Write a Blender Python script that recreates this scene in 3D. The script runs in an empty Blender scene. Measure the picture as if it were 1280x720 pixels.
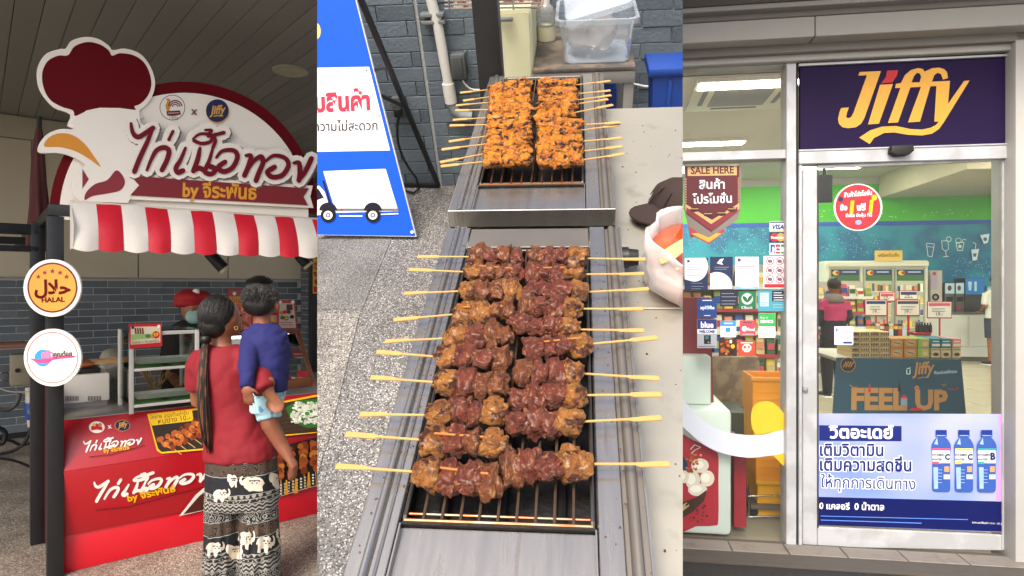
import bpy, bmesh, math, random
from mathutils import Vector as V, Matrix, noise
from mathutils.bvhtree import BVHTree
SC = bpy.context.scene
COL = SC.collection
random.seed(7)
R = math.radians
# ------------------------------------------------------------------ camera, world, sun, exposure
F = 800.0
CAMZ = 1.5
CAM = V((0, 0, CAMZ))
cd = bpy.data.cameras.new('camera'); cam = bpy.data.objects.new('camera', cd); COL.objects.link(cam)
cam.location = CAM; cam.rotation_euler = (R(90), 0, 0)
cd.sensor_width = 36; cd.lens = 36 * F / 1280; cd.clip_start = 0.05; cd.clip_end = 400
SC.camera = cam
wd = bpy.data.worlds.new('World'); SC.world = wd; wd.use_nodes = True
wn = wd.node_tree.nodes; bg = wn['Background']
sky = wn.new('ShaderNodeTexSky'); sky.sky_type = 'NISHITA'; sky.sun_disc = False
SUN_EL, SUN_AZ = 42, 200
sky.sun_elevation = R(SUN_EL); sky.sun_rotation = R(SUN_AZ); sky.dust_density = 4; sky.air_density = .7; sky.ozone_density = .2
wd.node_tree.links.new(sky.outputs[0], bg.inputs[0]); bg.inputs[1].default_value = 0.15
sl = bpy.data.lights.new('sun', 'SUN'); sl.energy = 1.5; sl.angle = R(25); sl.color = (1, .95, .87)
so = bpy.data.objects.new('sun', sl); COL.objects.link(so)
# direction to the sun: azimuth clockwise from +Y
sd = V((math.sin(R(SUN_AZ)) * math.cos(R(SUN_EL)), math.cos(R(SUN_AZ)) * math.cos(R(SUN_EL)), math.sin(R(SUN_EL))))
so.rotation_euler = sd.to_track_quat('Z', 'Y').to_euler(); so.location = sd * 30
SC.view_settings.view_transform = 'Standard'; SC.view_settings.look = 'None'
SC.view_settings.exposure = 1.15; SC.view_settings.gamma = 1

# ------------------------------------------------------------------ materials
def lin(h):
    h = h.lstrip('#'); c = [int(h[i:i+2], 16) / 255 for i in (0, 2, 4)]
    return tuple(x / 12.92 if x <= .04045 else ((x + .055) / 1.055) ** 2.4 for x in c)
MATS = {}
def M(name, col, rough=.5, metal=0, bump=0, bs=60, var=.12, vs=5, coat=0, emit=0, sss=0, spec=.5, stretch=None, col2=None, cs=8, cth=(.45, .55)):
    """plain procedural surface: base colour with soft mottling, optional second colour in patches, fine bump"""
    if name in MATS: return MATS[name]
    m = bpy.data.materials.new(name); m.use_nodes = True; MATS[name] = m
    n = m.node_tree.nodes; l = m.node_tree.links; b = n['Principled BSDF']
    c = lin(col) if isinstance(col, str) else col
    b.inputs['Roughness'].default_value = rough; b.inputs['Metallic'].default_value = metal
    b.inputs['Coat Weight'].default_value = coat; b.inputs['Specular IOR Level'].default_value = spec
    if sss:
        b.inputs['Subsurface Weight'].default_value = sss; b.inputs['Subsurface Radius'].default_value = (.01, .004, .002)
    tc = n.new('ShaderNodeTexCoord'); src = tc.outputs['Object']
    if stretch:
        mp = n.new('ShaderNodeMapping'); mp.inputs['Scale'].default_value = stretch; l.new(src, mp.inputs[0]); src = mp.outputs[0]
    nz = n.new('ShaderNodeTexNoise'); nz.inputs['Scale'].default_value = vs; nz.inputs['Detail'].default_value = 5
    nz.inputs['Roughness'].default_value = .65; l.new(src, nz.inputs['Vector'])
    mx = n.new('ShaderNodeMix'); mx.data_type = 'RGBA'
    mx.inputs[6].default_value = tuple(x * (1 - var) for x in c) + (1,); mx.inputs[7].default_value = tuple(min(1, x * (1 + var)) for x in c) + (1,)
    l.new(nz.outputs[0], mx.inputs[0]); out = mx.outputs[2]
    if col2:
        c2 = lin(col2); n2 = n.new('ShaderNodeTexNoise'); n2.inputs['Scale'].default_value = cs; n2.inputs['Detail'].default_value = 6
        l.new(src, n2.inputs['Vector']); mr = n.new('ShaderNodeMapRange'); mr.inputs[1].default_value = cth[0]; mr.inputs[2].default_value = cth[1]
        l.new(n2.outputs[0], mr.inputs[0]); m2 = n.new('ShaderNodeMix'); m2.data_type = 'RGBA'
        l.new(mr.outputs[0], m2.inputs[0]); l.new(out, m2.inputs[6]); m2.inputs[7].default_value = c2 + (1,); out = m2.outputs[2]
    l.new(out, b.inputs['Base Color'])
    rr = n.new('ShaderNodeMapRange'); rr.inputs[3].default_value = max(0, rough - .08); rr.inputs[4].default_value = min(1, rough + .1)
    l.new(nz.outputs[0], rr.inputs[0]); l.new(rr.outputs[0], b.inputs['Roughness'])
    if bump:
        nb = n.new('ShaderNodeTexNoise'); nb.inputs['Scale'].default_value = bs; nb.inputs['Detail'].default_value = 4; l.new(src, nb.inputs['Vector'])
        bp = n.new('ShaderNodeBump'); bp.inputs['Strength'].default_value = bump; bp.inputs['Distance'].default_value = .01
        l.new(nb.outputs[0], bp.inputs['Height']); l.new(bp.outputs[0], b.inputs['Normal'])
    if emit:
        b.inputs['Emission Color'].default_value = c + (1,); b.inputs['Emission Strength'].default_value = emit
    return m
def glass(name='clear_glass', tint=(1, 1, 1), refl=.9, haze=0.0, hcol=(.8, .8, .8)):
    if name in MATS: return MATS[name]
    m = bpy.data.materials.new(name); m.use_nodes = True; MATS[name] = m
    n = m.node_tree.nodes; l = m.node_tree.links; n.remove(n['Principled BSDF']); o = n['Material Output']
    t = n.new('ShaderNodeBsdfTransparent'); t.inputs[0].default_value = tint + (1,)
    g = n.new('ShaderNodeBsdfGlossy'); g.inputs['Roughness'].default_value = .02
    f = n.new('ShaderNodeFresnel'); f.inputs[0].default_value = 1.45
    ml = n.new('ShaderNodeMath'); ml.operation = 'MULTIPLY'; ml.inputs[1].default_value = refl; l.new(f.outputs[0], ml.inputs[0])
    mx = n.new('ShaderNodeMixShader'); l.new(ml.outputs[0], mx.inputs[0]); l.new(t.outputs[0], mx.inputs[1]); l.new(g.outputs[0], mx.inputs[2])
    last = mx
    if haze:
        d = n.new('ShaderNodeBsdfDiffuse'); d.inputs[0].default_value = hcol + (1,)
        nz = n.new('ShaderNodeTexNoise'); nz.inputs['Scale'].default_value = 6; nz.inputs['Detail'].default_value = 6
        tc = n.new('ShaderNodeTexCoord'); l.new(tc.outputs['Object'], nz.inputs['Vector'])
        mm = n.new('ShaderNodeMath'); mm.operation = 'MULTIPLY'; mm.inputs[1].default_value = haze * 2; l.new(nz.outputs[0], mm.inputs[0])
        m2 = n.new('ShaderNodeMixShader'); l.new(mm.outputs[0], m2.inputs[0]); l.new(mx.outputs[0], m2.inputs[1]); l.new(d.outputs[0], m2.inputs[2]); last = m2
    l.new(last.outputs[0], o.inputs[0])
    return m
def speckle(name, base, dots, scale=120, rough=.6, mix=.5, big=None, seam=0):
    """terrazzo / washed gravel: stones of several colours in a cement ground, every stone a little proud"""
    if name in MATS: return MATS[name]
    m = bpy.data.materials.new(name); m.use_nodes = True; MATS[name] = m
    n = m.node_tree.nodes; l = m.node_tree.links; b = n['Principled BSDF']
    tc = n.new('ShaderNodeTexCoord'); vo = n.new('ShaderNodeTexVoronoi'); vo.inputs['Scale'].default_value = scale
    l.new(tc.outputs['Object'], vo.inputs['Vector'])
    cr = n.new('ShaderNodeValToRGB'); cr.color_ramp.interpolation = 'CONSTANT'
    e = cr.color_ramp.elements; k = len(dots)
    e[0].color = lin(dots[0]) + (1,); e[1].position = 1 / k; e[1].color = lin(dots[1]) + (1,)
    for i in range(2, k): q = e.new(i / k); q.color = lin(dots[i]) + (1,)
    sep = n.new('ShaderNodeSeparateColor'); l.new(vo.outputs['Color'], sep.inputs[0]); l.new(sep.outputs[0], cr.inputs[0])
    mr = n.new('ShaderNodeMapRange'); mr.inputs[1].default_value = mix; mr.inputs[2].default_value = mix + .12; l.new(vo.outputs['Distance'], mr.inputs[0])
    mx = n.new('ShaderNodeMix'); mx.data_type = 'RGBA'; l.new(mr.outputs[0], mx.inputs[0]); l.new(cr.outputs[0], mx.inputs[6]); mx.inputs[7].default_value = lin(base) + (1,)
    nz = n.new('ShaderNodeTexNoise'); nz.inputs['Scale'].default_value = 2.6; nz.inputs['Detail'].default_value = 7; l.new(tc.outputs['Object'], nz.inputs['Vector'])
    m3 = n.new('ShaderNodeMix'); m3.data_type = 'RGBA'; m3.blend_type = 'MULTIPLY'; m3.inputs[0].default_value = 1
    r2 = n.new('ShaderNodeMapRange'); r2.inputs[1].default_value = .3; r2.inputs[2].default_value = .7; r2.inputs[3].default_value = .55; r2.inputs[4].default_value = 1.15
    l.new(nz.outputs[0], r2.inputs[0]); l.new(mx.outputs[2], m3.inputs[6]); l.new(r2.outputs[0], m3.inputs[7])
    l.new(m3.outputs[2], b.inputs['Base Color']); b.inputs['Roughness'].default_value = rough
    bp = n.new('ShaderNodeBump'); bp.inputs['Strength'].default_value = .35; bp.inputs['Distance'].default_value = .004; bp.invert = True
    l.new(vo.outputs['Distance'], bp.inputs['Height']); l.new(bp.outputs[0], b.inputs['Normal'])
    return m
def emis(name, col, s):
    if name in MATS: return MATS[name]
    m = bpy.data.materials.new(name); m.use_nodes = True; MATS[name] = m
    b = m.node_tree.nodes['Principled BSDF']; b.inputs['Base Color'].default_value = lin(col) + (1,)
    b.inputs['Emission Color'].default_value = lin(col) + (1,); b.inputs['Emission Strength'].default_value = s
    return m
def P_(name, col, rough=.45): return M('print_' + name, col, rough, var=.05, spec=.4)

# ------------------------------------------------------------------ frames
class Fr:
    def __init__(s, o, u, v, w, clip=False):
        s.m = Matrix((( u[0], v[0], w[0], o[0]), (u[1], v[1], w[1], o[1]), (u[2], v[2], w[2], o[2]), (0, 0, 0, 1)))
        s.i = s.m.inverted(); s.clip = clip; s.o = s.i @ CAM; s.r3 = s.i.to_3x3()
    def ray(s, px, py): return s.r3 @ V(((px - 640) / F, 1, -(py - 360) / F))
    def hit(s, px, py, axis, val):
        d = s.ray(px, py); return s.o + d * ((val - s.o[axis]) / d[axis])
    def hitp(s, px, py, p, n):
        d = s.ray(px, py); return s.o + d * ((p - s.o).dot(n) / d.dot(n))
    def dep(s, px, py, y):   # point at camera distance y along the view axis
        return s.o + s.ray(px, py) * y
    def px(s, p):
        q = s.m @ V(p); return (640 + F * q.x / q.y, 360 - F * (q.z - CAMZ) / q.y)
W = Fr((0, 0, 0), (1, 0, 0), (0, 1, 0), (0, 0, 1))
def cr(pts, n=6, closed=True):
    out = []; k = len(pts)
    for i in range(k if closed else k - 1):
        if closed: a, b, c, d = (V(pts[(i + j - 1) % k]) for j in range(4))
        else: a, b, c, d = V(pts[max(i-1, 0)]), V(pts[i]), V(pts[i+1]), V(pts[min(i+2, k-1)])
        for t in range(n):
            t /= n; out.append(tuple(.5 * ((2*b) + (c-a)*t + (2*a-5*b+4*c-d)*t*t + (3*b-a-3*c+d)*t**3)))
    if not closed: out.append(tuple(pts[-1]))
    return out
def circ(cx, cy, rx, ry=None, n=40, a0=0, a1=360):
    ry = rx if ry is None else ry
    m = n if a1 - a0 >= 360 else n + 1
    return [(cx + rx * math.cos(R(a0 + (a1 - a0) * i / n)), cy - ry * math.sin(R(a0 + (a1 - a0) * i / n))) for i in range(m)]

# ------------------------------------------------------------------ mesh builder
class MB:
    def __init__(s): s.v = []; s.f = []; s.mi = []; s.mats = []
    def mid(s, m):
        if m is None: return 0
        if m not in s.mats: s.mats.append(m)
        return s.mats.index(m)
    def add(s, vs, fs, mat=None):
        b = len(s.v); s.v += [V(x) for x in vs]; k = s.mid(mat)
        for f in fs: s.f.append([b + i for i in f]); s.mi.append(k)
        return s
    def poly(s, pts, mat=None): return s.add(pts, [list(range(len(pts)))], mat)
    def prism(s, pts, d, mat=None):
        n = len(pts); d = V(d); pts = [V(p) for p in pts]
        return s.add(pts + [p + d for p in pts], [list(range(n)), list(range(2*n-1, n-1, -1))] + [[i, i+n, (i+1) % n + n, (i+1) % n] for i in range(n)], mat)
    def box(s, a, b, mat=None):
        x0, y0, z0 = (min(a[i], b[i]) for i in range(3)); x1, y1, z1 = (max(a[i], b[i]) for i in range(3))
        return s.add([(x0,y0,z0),(x1,y0,z0),(x1,y1,z0),(x0,y1,z0),(x0,y0,z1),(x1,y0,z1),(x1,y1,z1),(x0,y1,z1)],
                     [(0,3,2,1),(4,5,6,7),(0,1,5,4),(1,2,6,5),(2,3,7,6),(3,0,4,7)], mat)
    def hexa(s, lo, hi, mat=None):   # 4 lower + 4 upper corners
        return s.add(list(lo) + list(hi), [(0,3,2,1),(4,5,6,7),(0,1,5,4),(1,2,6,5),(2,3,7,6),(3,0,4,7)], mat)
    def beam(s, p, q, w, h, up=(0, 0, 1), mat=None):
        p, q = V(p), V(q); d = (q - p).normalized(); a = d.cross(V(up)); a = (a if a.length > 1e-4 else d.cross(V((1, 0, 0)))).normalized(); c = a.cross(d)
        a *= w / 2; c *= h / 2
        return s.hexa([p-a-c, p+a-c, q+a-c, q-a-c], [p-a+c, p+a+c, q+a+c, q-a+c], mat)
    def tube(s, pts, r, n=12, mat=None, cap=True, sq=1.0, up=None):
        pts = [V(p) for p in pts]; k = len(pts); rs = r if isinstance(r, (list, tuple)) else [r] * k
        u = V(up) if up else V((0, 0, 1)); vs = []
        for i, p in enumerate(pts):
            d = (pts[min(i+1, k-1)] - pts[max(i-1, 0)]).normalized()
            a = u - d * u.dot(d)
            if a.length < 1e-3: a = V((1, 0, 0)) - d * d.x
            a.normalize(); b = d.cross(a)
            if not up: u = a
            vs += [p + (a * math.cos(2*math.pi*j/n) * sq + b * math.sin(2*math.pi*j/n)) * rs[i] for j in range(n)]
        fs = [[i*n+j, i*n+(j+1) % n, (i+1)*n+(j+1) % n, (i+1)*n+j] for i in range(k-1) for j in range(n)]
        if cap: fs += [list(range(n-1, -1, -1)), [(k-1)*n+j for j in range(n)]]
        return s.add(vs, fs, mat)
    def loft(s, rings, mat=None, cap=True):
        n = len(rings[0]); k = len(rings); vs = [p for r_ in rings for p in r_]
        fs = [[i*n+j, i*n+(j+1) % n, (i+1)*n+(j+1) % n, (i+1)*n+j] for i in range(k-1) for j in range(n)]
        if cap: fs += [list(range(n-1, -1, -1)), [(k-1)*n+j for j in range(n)]]
        return s.add(vs, fs, mat)
    def lathe(s, prof, c, n=24, mat=None, cap=True):   # prof (r, z)
        c = V(c); return s.loft([[c + V((r_*math.cos(2*math.pi*j/n), r_*math.sin(2*math.pi*j/n), z)) for j in range(n)] for r_, z in prof], mat, cap)
    def ell(s, c, r, n=14, m=9, mat=None, rot=None):
        c = V(c); r = (r, r, r) if isinstance(r, (int, float)) else r; vs = []
        for i in range(1, m):
            t = math.pi * i / m
            for j in range(n):
                a = 2*math.pi*j/n; q = V((r[0]*math.sin(t)*math.cos(a), r[1]*math.sin(t)*math.sin(a), -r[2]*math.cos(t)))
                vs.append(c + (rot @ q if rot else q))
        z = V((0, 0, r[2])); z = rot @ z if rot else z
        vs += [c - z, c + z]; b = len(vs) - 2
        fs = [[i*n+j, i*n+(j+1) % n, (i+1)*n+(j+1) % n, (i+1)*n+j] for i in range(m-2) for j in range(n)]
        fs += [[b, (j+1) % n, j] for j in range(n)] + [[b+1, (m-2)*n+j, (m-2)*n+(j+1) % n] for j in range(n)]
        return s.add(vs, fs, mat)
    def xf(s, fn, start=0):
        for i in range(start, len(s.v)): s.v[i] = V(fn(s.v[i]))
        return s

def clip_bm(bm, mw):
    bm.transform(mw)
    for px, sg in ((396.6, 1), (853.4, -1)):
        n = V((1, -(px - 640) / F, 0)).normalized() * sg     # keep side n.(p)>0
        r = bmesh.ops.bisect_plane(bm, geom=bm.verts[:] + bm.edges[:] + bm.faces[:], plane_co=CAM, plane_no=-n, clear_outer=True)
        ed = [e for e in r['geom_cut'] if isinstance(e, bmesh.types.BMEdge)]
        if ed:
            try: bmesh.ops.contextual_create(bm, geom=ed)
            except Exception: pass
    bm.transform(mw.inverted())
def mesh_of(mb, name, mats, bevel=0, seg=2, smooth=False, mw=None, loc=V((0, 0, 0)), clip=False, normals=True):
    me = bpy.data.meshes.new(name)
    me.from_pydata([p - loc for p in mb.v], [], mb.f)
    ms = mb.mats if mb.mats else ([mats] if not isinstance(mats, (list, tuple)) else mats)
    for m in ms: me.materials.append(m)
    if len(ms) > 1: me.polygons.foreach_set('material_index', mb.mi)
    if bevel or clip or normals:
        bm = bmesh.new(); bm.from_mesh(me)
        if normals: bmesh.ops.recalc_face_normals(bm, faces=bm.faces)
        if bevel:
            es = [e for e in bm.edges if len(e.link_faces) == 2 and e.calc_face_angle(0) > .5]
            bmesh.ops.bevel(bm, geom=es, offset=bevel, segments=seg, affect='EDGES', profile=.5, clamp_overlap=True)
        if clip and mw is not None: clip_bm(bm, mw @ Matrix.Translation(loc))
        bm.to_mesh(me); bm.free()
    if smooth or bevel:
        me.polygons.foreach_set('use_smooth', [True] * len(me.polygons)); me.set_sharp_from_angle(angle=.6 if smooth != 2 else 3)
    me.update(); return me
INFO = {}
def thing(name, label, cat, fr, loc, group=None, kind=None):
    o = bpy.data.objects.new(name, None); COL.objects.link(o); o.matrix_world = fr.m @ Matrix.Translation(V(loc)); o.empty_display_size = .1
    o['label'] = label; o['category'] = cat
    if group: o['group'] = group
    if kind: o['kind'] = kind
    INFO[o] = (fr, V(loc)); return o
def part(mb, name, mat, parent, label=None, kind=None, **k):
    top = parent
    while top.parent: top = top.parent
    fr, loc = INFO[top]
    me = mb if isinstance(mb, bpy.types.Mesh) else mesh_of(mb, name, mat, mw=fr.m, loc=loc, clip=fr.clip, **k)
    o = bpy.data.objects.new(name, me); COL.objects.link(o); o.parent = parent
    if label: o['label'] = label
    if kind: o['kind'] = kind
    return o
def solo(mb, name, mat, label, cat, fr, group=None, kind=None, loc=None, **k):
    if loc is not None: loc = V(loc)
    else:
        xs = [[p[i] for p in mb.v] for i in range(3)]
        loc = V(((min(xs[0])+max(xs[0]))/2, (min(xs[1])+max(xs[1]))/2, min(xs[2])))
    me = mesh_of(mb, name, mat, mw=fr.m, loc=loc, clip=fr.clip, **k)
    o = bpy.data.objects.new(name, me); COL.objects.link(o); o.matrix_world = fr.m @ Matrix.Translation(loc)
    if kind: o['kind'] = kind
    if kind != 'structure': o['label'] = label; o['category'] = cat
    elif label: o['label'] = label
    if group: o['group'] = group
    INFO[o] = (fr, loc); return o
def bake(obs_mb, voxel, name, smooth=6, disp=None):
    """fuse overlapping primitives into one continuous skin; returns (verts, faces) in the same coordinates"""
    me = bpy.data.meshes.new('tmp'); me.from_pydata(obs_mb.v, [], obs_mb.f)
    bm = bmesh.new(); bm.from_mesh(me); bmesh.ops.recalc_face_normals(bm, faces=bm.faces); bm.to_mesh(me); bm.free()
    o = bpy.data.objects.new('tmp', me); COL.objects.link(o)
    a = o.modifiers.new('r', 'REMESH'); a.mode = 'VOXEL'; a.voxel_size = voxel
    b = o.modifiers.new('s', 'SMOOTH'); b.iterations = smooth; b.factor = .5
    dg = bpy.context.evaluated_depsgraph_get(); ev = o.evaluated_get(dg); m2 = ev.to_mesh()
    out = MB(); out.v = [v.co.copy() for v in m2.vertices]; out.f = [list(p.vertices) for p in m2.polygons]; out.mi = [0] * len(out.f)
    if disp:
        ns = [v.normal.copy() for v in m2.vertices]; out.v = [p + n * disp(p, n) for p, n in zip(out.v, ns)]
    ev.to_mesh_clear(); bpy.data.objects.remove(o); bpy.data.meshes.remove(me)
    return out

# brush lettering of the stall name, one list of strokes per letter (drawn by hand)
BRUSH = [[(524, 494), (532, 532), (552, 548), (580, 534), (612, 512)], [(612, 512), (590, 566), (560, 630), (538, 686)],
 [(588, 680), (606, 636), (628, 600), (658, 590), (676, 604), (668, 640), (648, 680)], [(692, 525), (676, 558)],
 [(742, 592), (722, 640), (704, 672), (712, 690), (732, 682)], [(800, 592), (790, 640), (774, 684)], [(776, 684), (798, 672), (820, 684)], [(850, 598), (836, 645), (820, 686), (846, 696), (862, 676), (838, 664)],
 [(772, 556), (800, 536), (846, 540), (842, 566), (806, 574), (776, 562)], [(846, 540), (862, 560), (852, 590)], [(820, 520), (846, 522), (834, 544), (896, 530)],
 [(866, 630), (890, 604), (936, 602), (950, 630), (928, 672), (892, 686), (874, 668), (900, 648)],
 [(984, 622), (1004, 624), (994, 664), (978, 702)], [(980, 700), (1012, 648), (1044, 626), (1052, 650), (1036, 690), (1024, 722)],
 [(1064, 644), (1096, 622), (1140, 632), (1154, 662), (1130, 700), (1090, 708), (1070, 688), (1098, 668)],
 [(1176, 652), (1196, 652), (1200, 690), (1196, 722)], [(1196, 722), (1222, 684), (1246, 634)]]
def brush_map(A, B, C):
    A, B, C = V(A), V(B), V(C)       # images of (524,492), (540,688), (1245,680)
    m = Matrix(((16, 721), (196, 188))).inverted(); 
    def f(p):
        x, y = p[0] - 524, p[1] - 492; s_ = m[0][0] * x + m[0][1] * y; t_ = m[1][0] * x + m[1][1] * y
        q = A + (B - A) * s_ + (C - A) * t_; return (q.x, q.y)
    return f
# ------------------------------------------------------------------ flat print laid on a plane, outlines given as seen
TC = {}
def textmesh(s, bold=0, res=2):
    k = (s, bold, res)
    if k in TC: return TC[k]
    c = bpy.data.curves.new('t', 'FONT'); c.body = s; c.offset = bold; c.resolution_u = res
    o = bpy.data.objects.new('t', c); m = o.to_mesh()
    vs = [(v.co.x, v.co.y) for v in m.vertices]; fs = [list(p.vertices) for p in m.polygons]
    o.to_mesh_clear(); bpy.data.objects.remove(o); bpy.data.curves.remove(c)
    TC[k] = (vs, fs); return TC[k]
class Print:
    def __init__(s, fr, p, n, lift=.0015, step=.0005):
        s.fr = fr; s.p = V(p); s.n = V(n).normalized(); s.mb = MB(); s.l = lift; s.step = step
        if (fr.o - s.p).dot(s.n) < 0: s.n = -s.n
    def at(s, x, y): return s.fr.hitp(x, y, s.p + s.n * s.l, s.n)
    def up(s): s.l += s.step; return s
    def poly(s, pts, mat): s.mb.poly([s.at(*p) for p in pts], mat); return s.up()
    def circle(s, cx, cy, r, mat, ry=None, n=36): return s.poly(circ(cx, cy, r, ry, n), mat)
    def rect(s, x0, y0, x1, y1, mat): return s.poly([(x0, y1), (x1, y1), (x1, y0), (x0, y0)], mat)
    def line(s, pts, w, mat, w1=None):
        k = len(pts)
        for i in range(k - 1):
            a, b = V(pts[i]), V(pts[i+1]); d = (b - a); d = V((-d.y, d.x)).normalized()
            wa = w if w1 is None else w + (w1 - w) * i / (k-1); wb = w if w1 is None else w + (w1 - w) * (i+1) / (k-1)
            s.mb.poly([s.at(*(a + d*wa/2)), s.at(*(a - d*wa/2)), s.at(*(b - d*wb/2)), s.at(*(b + d*wb/2))], mat)
        return s.up()
    def ring(s, cx, cy, r, w, mat, ry=None): ry = ry or r; return s.line(circ(cx, cy, r, ry) + [(cx + r, cy)], w, mat)
    def text(s, t, x0, y0, x1, y1, mat, vs=1.0, slant=0, bold=0.0, res=2, dx=0, dy=0):
        v, f = textmesh(t, bold, res)
        if not v: return s
        xa = min(p[0] for p in v); xb = max(p[0] for p in v)
        e = V((x1 - x0, y1 - y0)); k = e.length / (xb - xa); e.normalize(); u = V((e.y, -e.x))
        pts = []
        for x, y in v:
            q = V((x0 + dx, y0 + dy)) + e * ((x - xa) * k + slant * y * k * vs) + u * (y * k * vs); pts.append(s.at(q.x, q.y))
        s.mb.add(pts, f, mat); return s.up()
    def stroke(s, pts, w, mat, n=5, taper=.55):
        pts = cr(pts, n, False) if len(pts) > 2 else list(pts); k = len(pts)
        for i, (x, y) in enumerate(pts):
            q = w * (taper + (1 - taper) * math.sin(math.pi * min(1, (i + .6) / (k * .55)) / 2)) / 2 if taper < 1 else w / 2
            s.mb.poly([s.at(*p) for p in circ(x, y, q, q, 8)], mat); s.l += 1e-5
            if i < k - 1:
                a, b = V((x, y)), V(pts[i+1]); d = b - a; d = V((-d.y, d.x)).normalized() * q
                s.mb.poly([s.at(*(a + d)), s.at(*(a - d)), s.at(*(b - d)), s.at(*(b + d))], mat); s.l += 1e-5
        return s
    def dots(s, x0, y0, x1, y1, n, mat, r=(.6, 1.6)):
        for i in range(n):
            x, y = random.uniform(x0, x1), random.uniform(y0, y1); q = random.uniform(*r)
            s.mb.poly([s.at(*p) for p in circ(x, y, q, q * random.uniform(.6, 1), 6)], mat)
        return s.up()
    def part(s, parent, name='print', label=None): return part(s.mb, name, None, parent, label, normals=False)
def board(fr, px, p, n, th, mb=None, mat=None):
    """a plate of real thickness whose face (towards the viewer) shows the given outline"""
    n = V(n).normalized(); p = V(p)
    if (fr.o - p).dot(n) < 0: n = -n
    mb = mb or MB(); mb.prism([fr.hitp(x, y, p, n) for x, y in px], -n * th, mat); return mb
def food(pr, x0, y0, x1, y1, n, mats, r=(2, 4), rows=0):
    """printed picture of food: many overlapping small lumps"""
    for i in range(n):
        x, y = random.uniform(x0, x1), random.uniform(y0, y1); q = random.uniform(*r); m = random.choice(mats)
        a = random.uniform(0, 6); pr.mb.poly([pr.at(x + q * math.cos(a + t) * random.uniform(.7, 1.1), y + q * .75 * math.sin(a + t) * random.uniform(.7, 1.1)) for t in (0, .9, 1.8, 2.7, 3.6, 4.5, 5.4)], m); pr.l += 2e-5
        if i % 12 == 0: pr.up()
    return pr

# ================================================================== SETTING: ground
asphalt = M('forecourt_concrete', '#9a958c', .9, bump=.6, bs=300, var=.25, vs=40)
g = MB().poly([(-90, -90, 0), (90, -90, 0), (90, 110, 0), (-90, 110, 0)]); solo(g, 'ground', asphalt, None, None, W, kind='structure', loc=(0, 0, 0), normals=False)
A40 = R(40)
LF = Fr((-2.33, 3.31, 0), (math.cos(A40), math.sin(A40), 0), (-math.sin(A40), math.cos(A40), 0), (0, 0, 1))
LP = lambda x, y, b: LF.hit(x, y, 1, b)
NB = V((0, 1, 0))
terr = speckle('terrazzo', '#8d8375', ['#b9b0a2', '#4a403a', '#a3988a', '#7a6d60', '#cfc8bc', '#5b4c42'], 120, .55, .42)
fl = MB().poly([(-4.6, -2.2, .004), (1.5, -2.2, .004), (1.6, -.2, .004), (3.0, .0, .004), (3.5, 4.0, .004), (-4.6, 4.0, .004)])
solo(fl, 'terrace_floor', terr, None, None, LF, kind='structure', normals=False, loc=(0, 0, 0))

# ------------------------------------------------------------------ left place: brick wall under beige panels
ZB = 1.60; ZC = 3.22; BW = 4.03
mortar = M('mortar', '#b9bcbc', .9, bump=.3, bs=200)
wall = MB().box((-4.6, BW + .0055, 0), (3.6, BW + .2, ZC)); wl = solo(wall, 'back_wall', mortar, None, None, LF, kind='structure', loc=(0, BW, 0))
bricks = [M('brick_slate_%d' % i, c, .6, bump=.35, bs=90, var=.2, vs=9) for i, c in enumerate(['#566069', '#616b73', '#4e5860', '#5a636a'])]
bw_, bh_ = .26, .076
bmesh_v = []
for k, mt in enumerate(bricks):
    bm_ = MB().box((.004, 0, .004), (bw_ - .004, .006 + .001 * k, bh_ - .004)); bmesh_v.append(mesh_of(bm_, 'brick', mt, bevel=.0015, seg=1))
def brick_wall(parent, a0, a1, z0, z1, bfront, w, h, meshes, cut=None):
    r = 0; z = z0
    while z + h <= z1 + .01:
        a = a0 + (w / 2 if r % 2 else 0)
        while a + w <= a1 + .001:
            o = bpy.data.objects.new('brick', random.choice(meshes)); COL.objects.link(o); o.parent = parent
            o.location = V((a, bfront, z)) - INFO[parent][1]; a += w
        z += h; r += 1
brick_wall(wl, -.42, 3.0, .06, ZB, BW - .001, bw_, bh_, bmesh_v)
# bricks to the left of the picture as one joined run
rest = MB()
for r_ in range(20):
    a = -4.5 + (bw_ / 2 if r_ % 2 else 0)
    while a + bw_ <= -.42 + (bw_ / 2 if r_ % 2 else 0) + .001: rest.box((a + .003, BW, .06 + r_ * bh_ + .003), (a + bw_ - .003, BW + .013, .06 + (r_ + 1) * bh_ - .003)); a += bw_
part(rest, 'brick_course', bricks[0], wl, kind='stuff')
beige = M('beige_panel', '#bdb5a0', .6, var=.05, vs=2)
a = -4.6
while a < 3.5:
    part(MB().box((a + .004, BW - .02, ZB + .012), (a + .93, BW + .02, ZC - .24)), 'wall_panel', beige, wl, bevel=.003, seg=1); a += .94
part(MB().box((-4.6, BW - .035, ZC - .23), (3.6, BW + .02, ZC - .012)), 'cornice', M('cornice', '#a39c88', .6), wl, bevel=.004)
part(MB().box((-4.6, BW - .03, ZB - .002), (3.6, BW + .01, ZB + .012)), 'trim_strip', M('trim', '#8d8a80', .5), wl)
part(MB().box((-4.6, BW - .012, 0.005), (3.6, BW + .01, .06)), 'skirting', M('dark_skirting', '#16181a', .6), wl)
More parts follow.
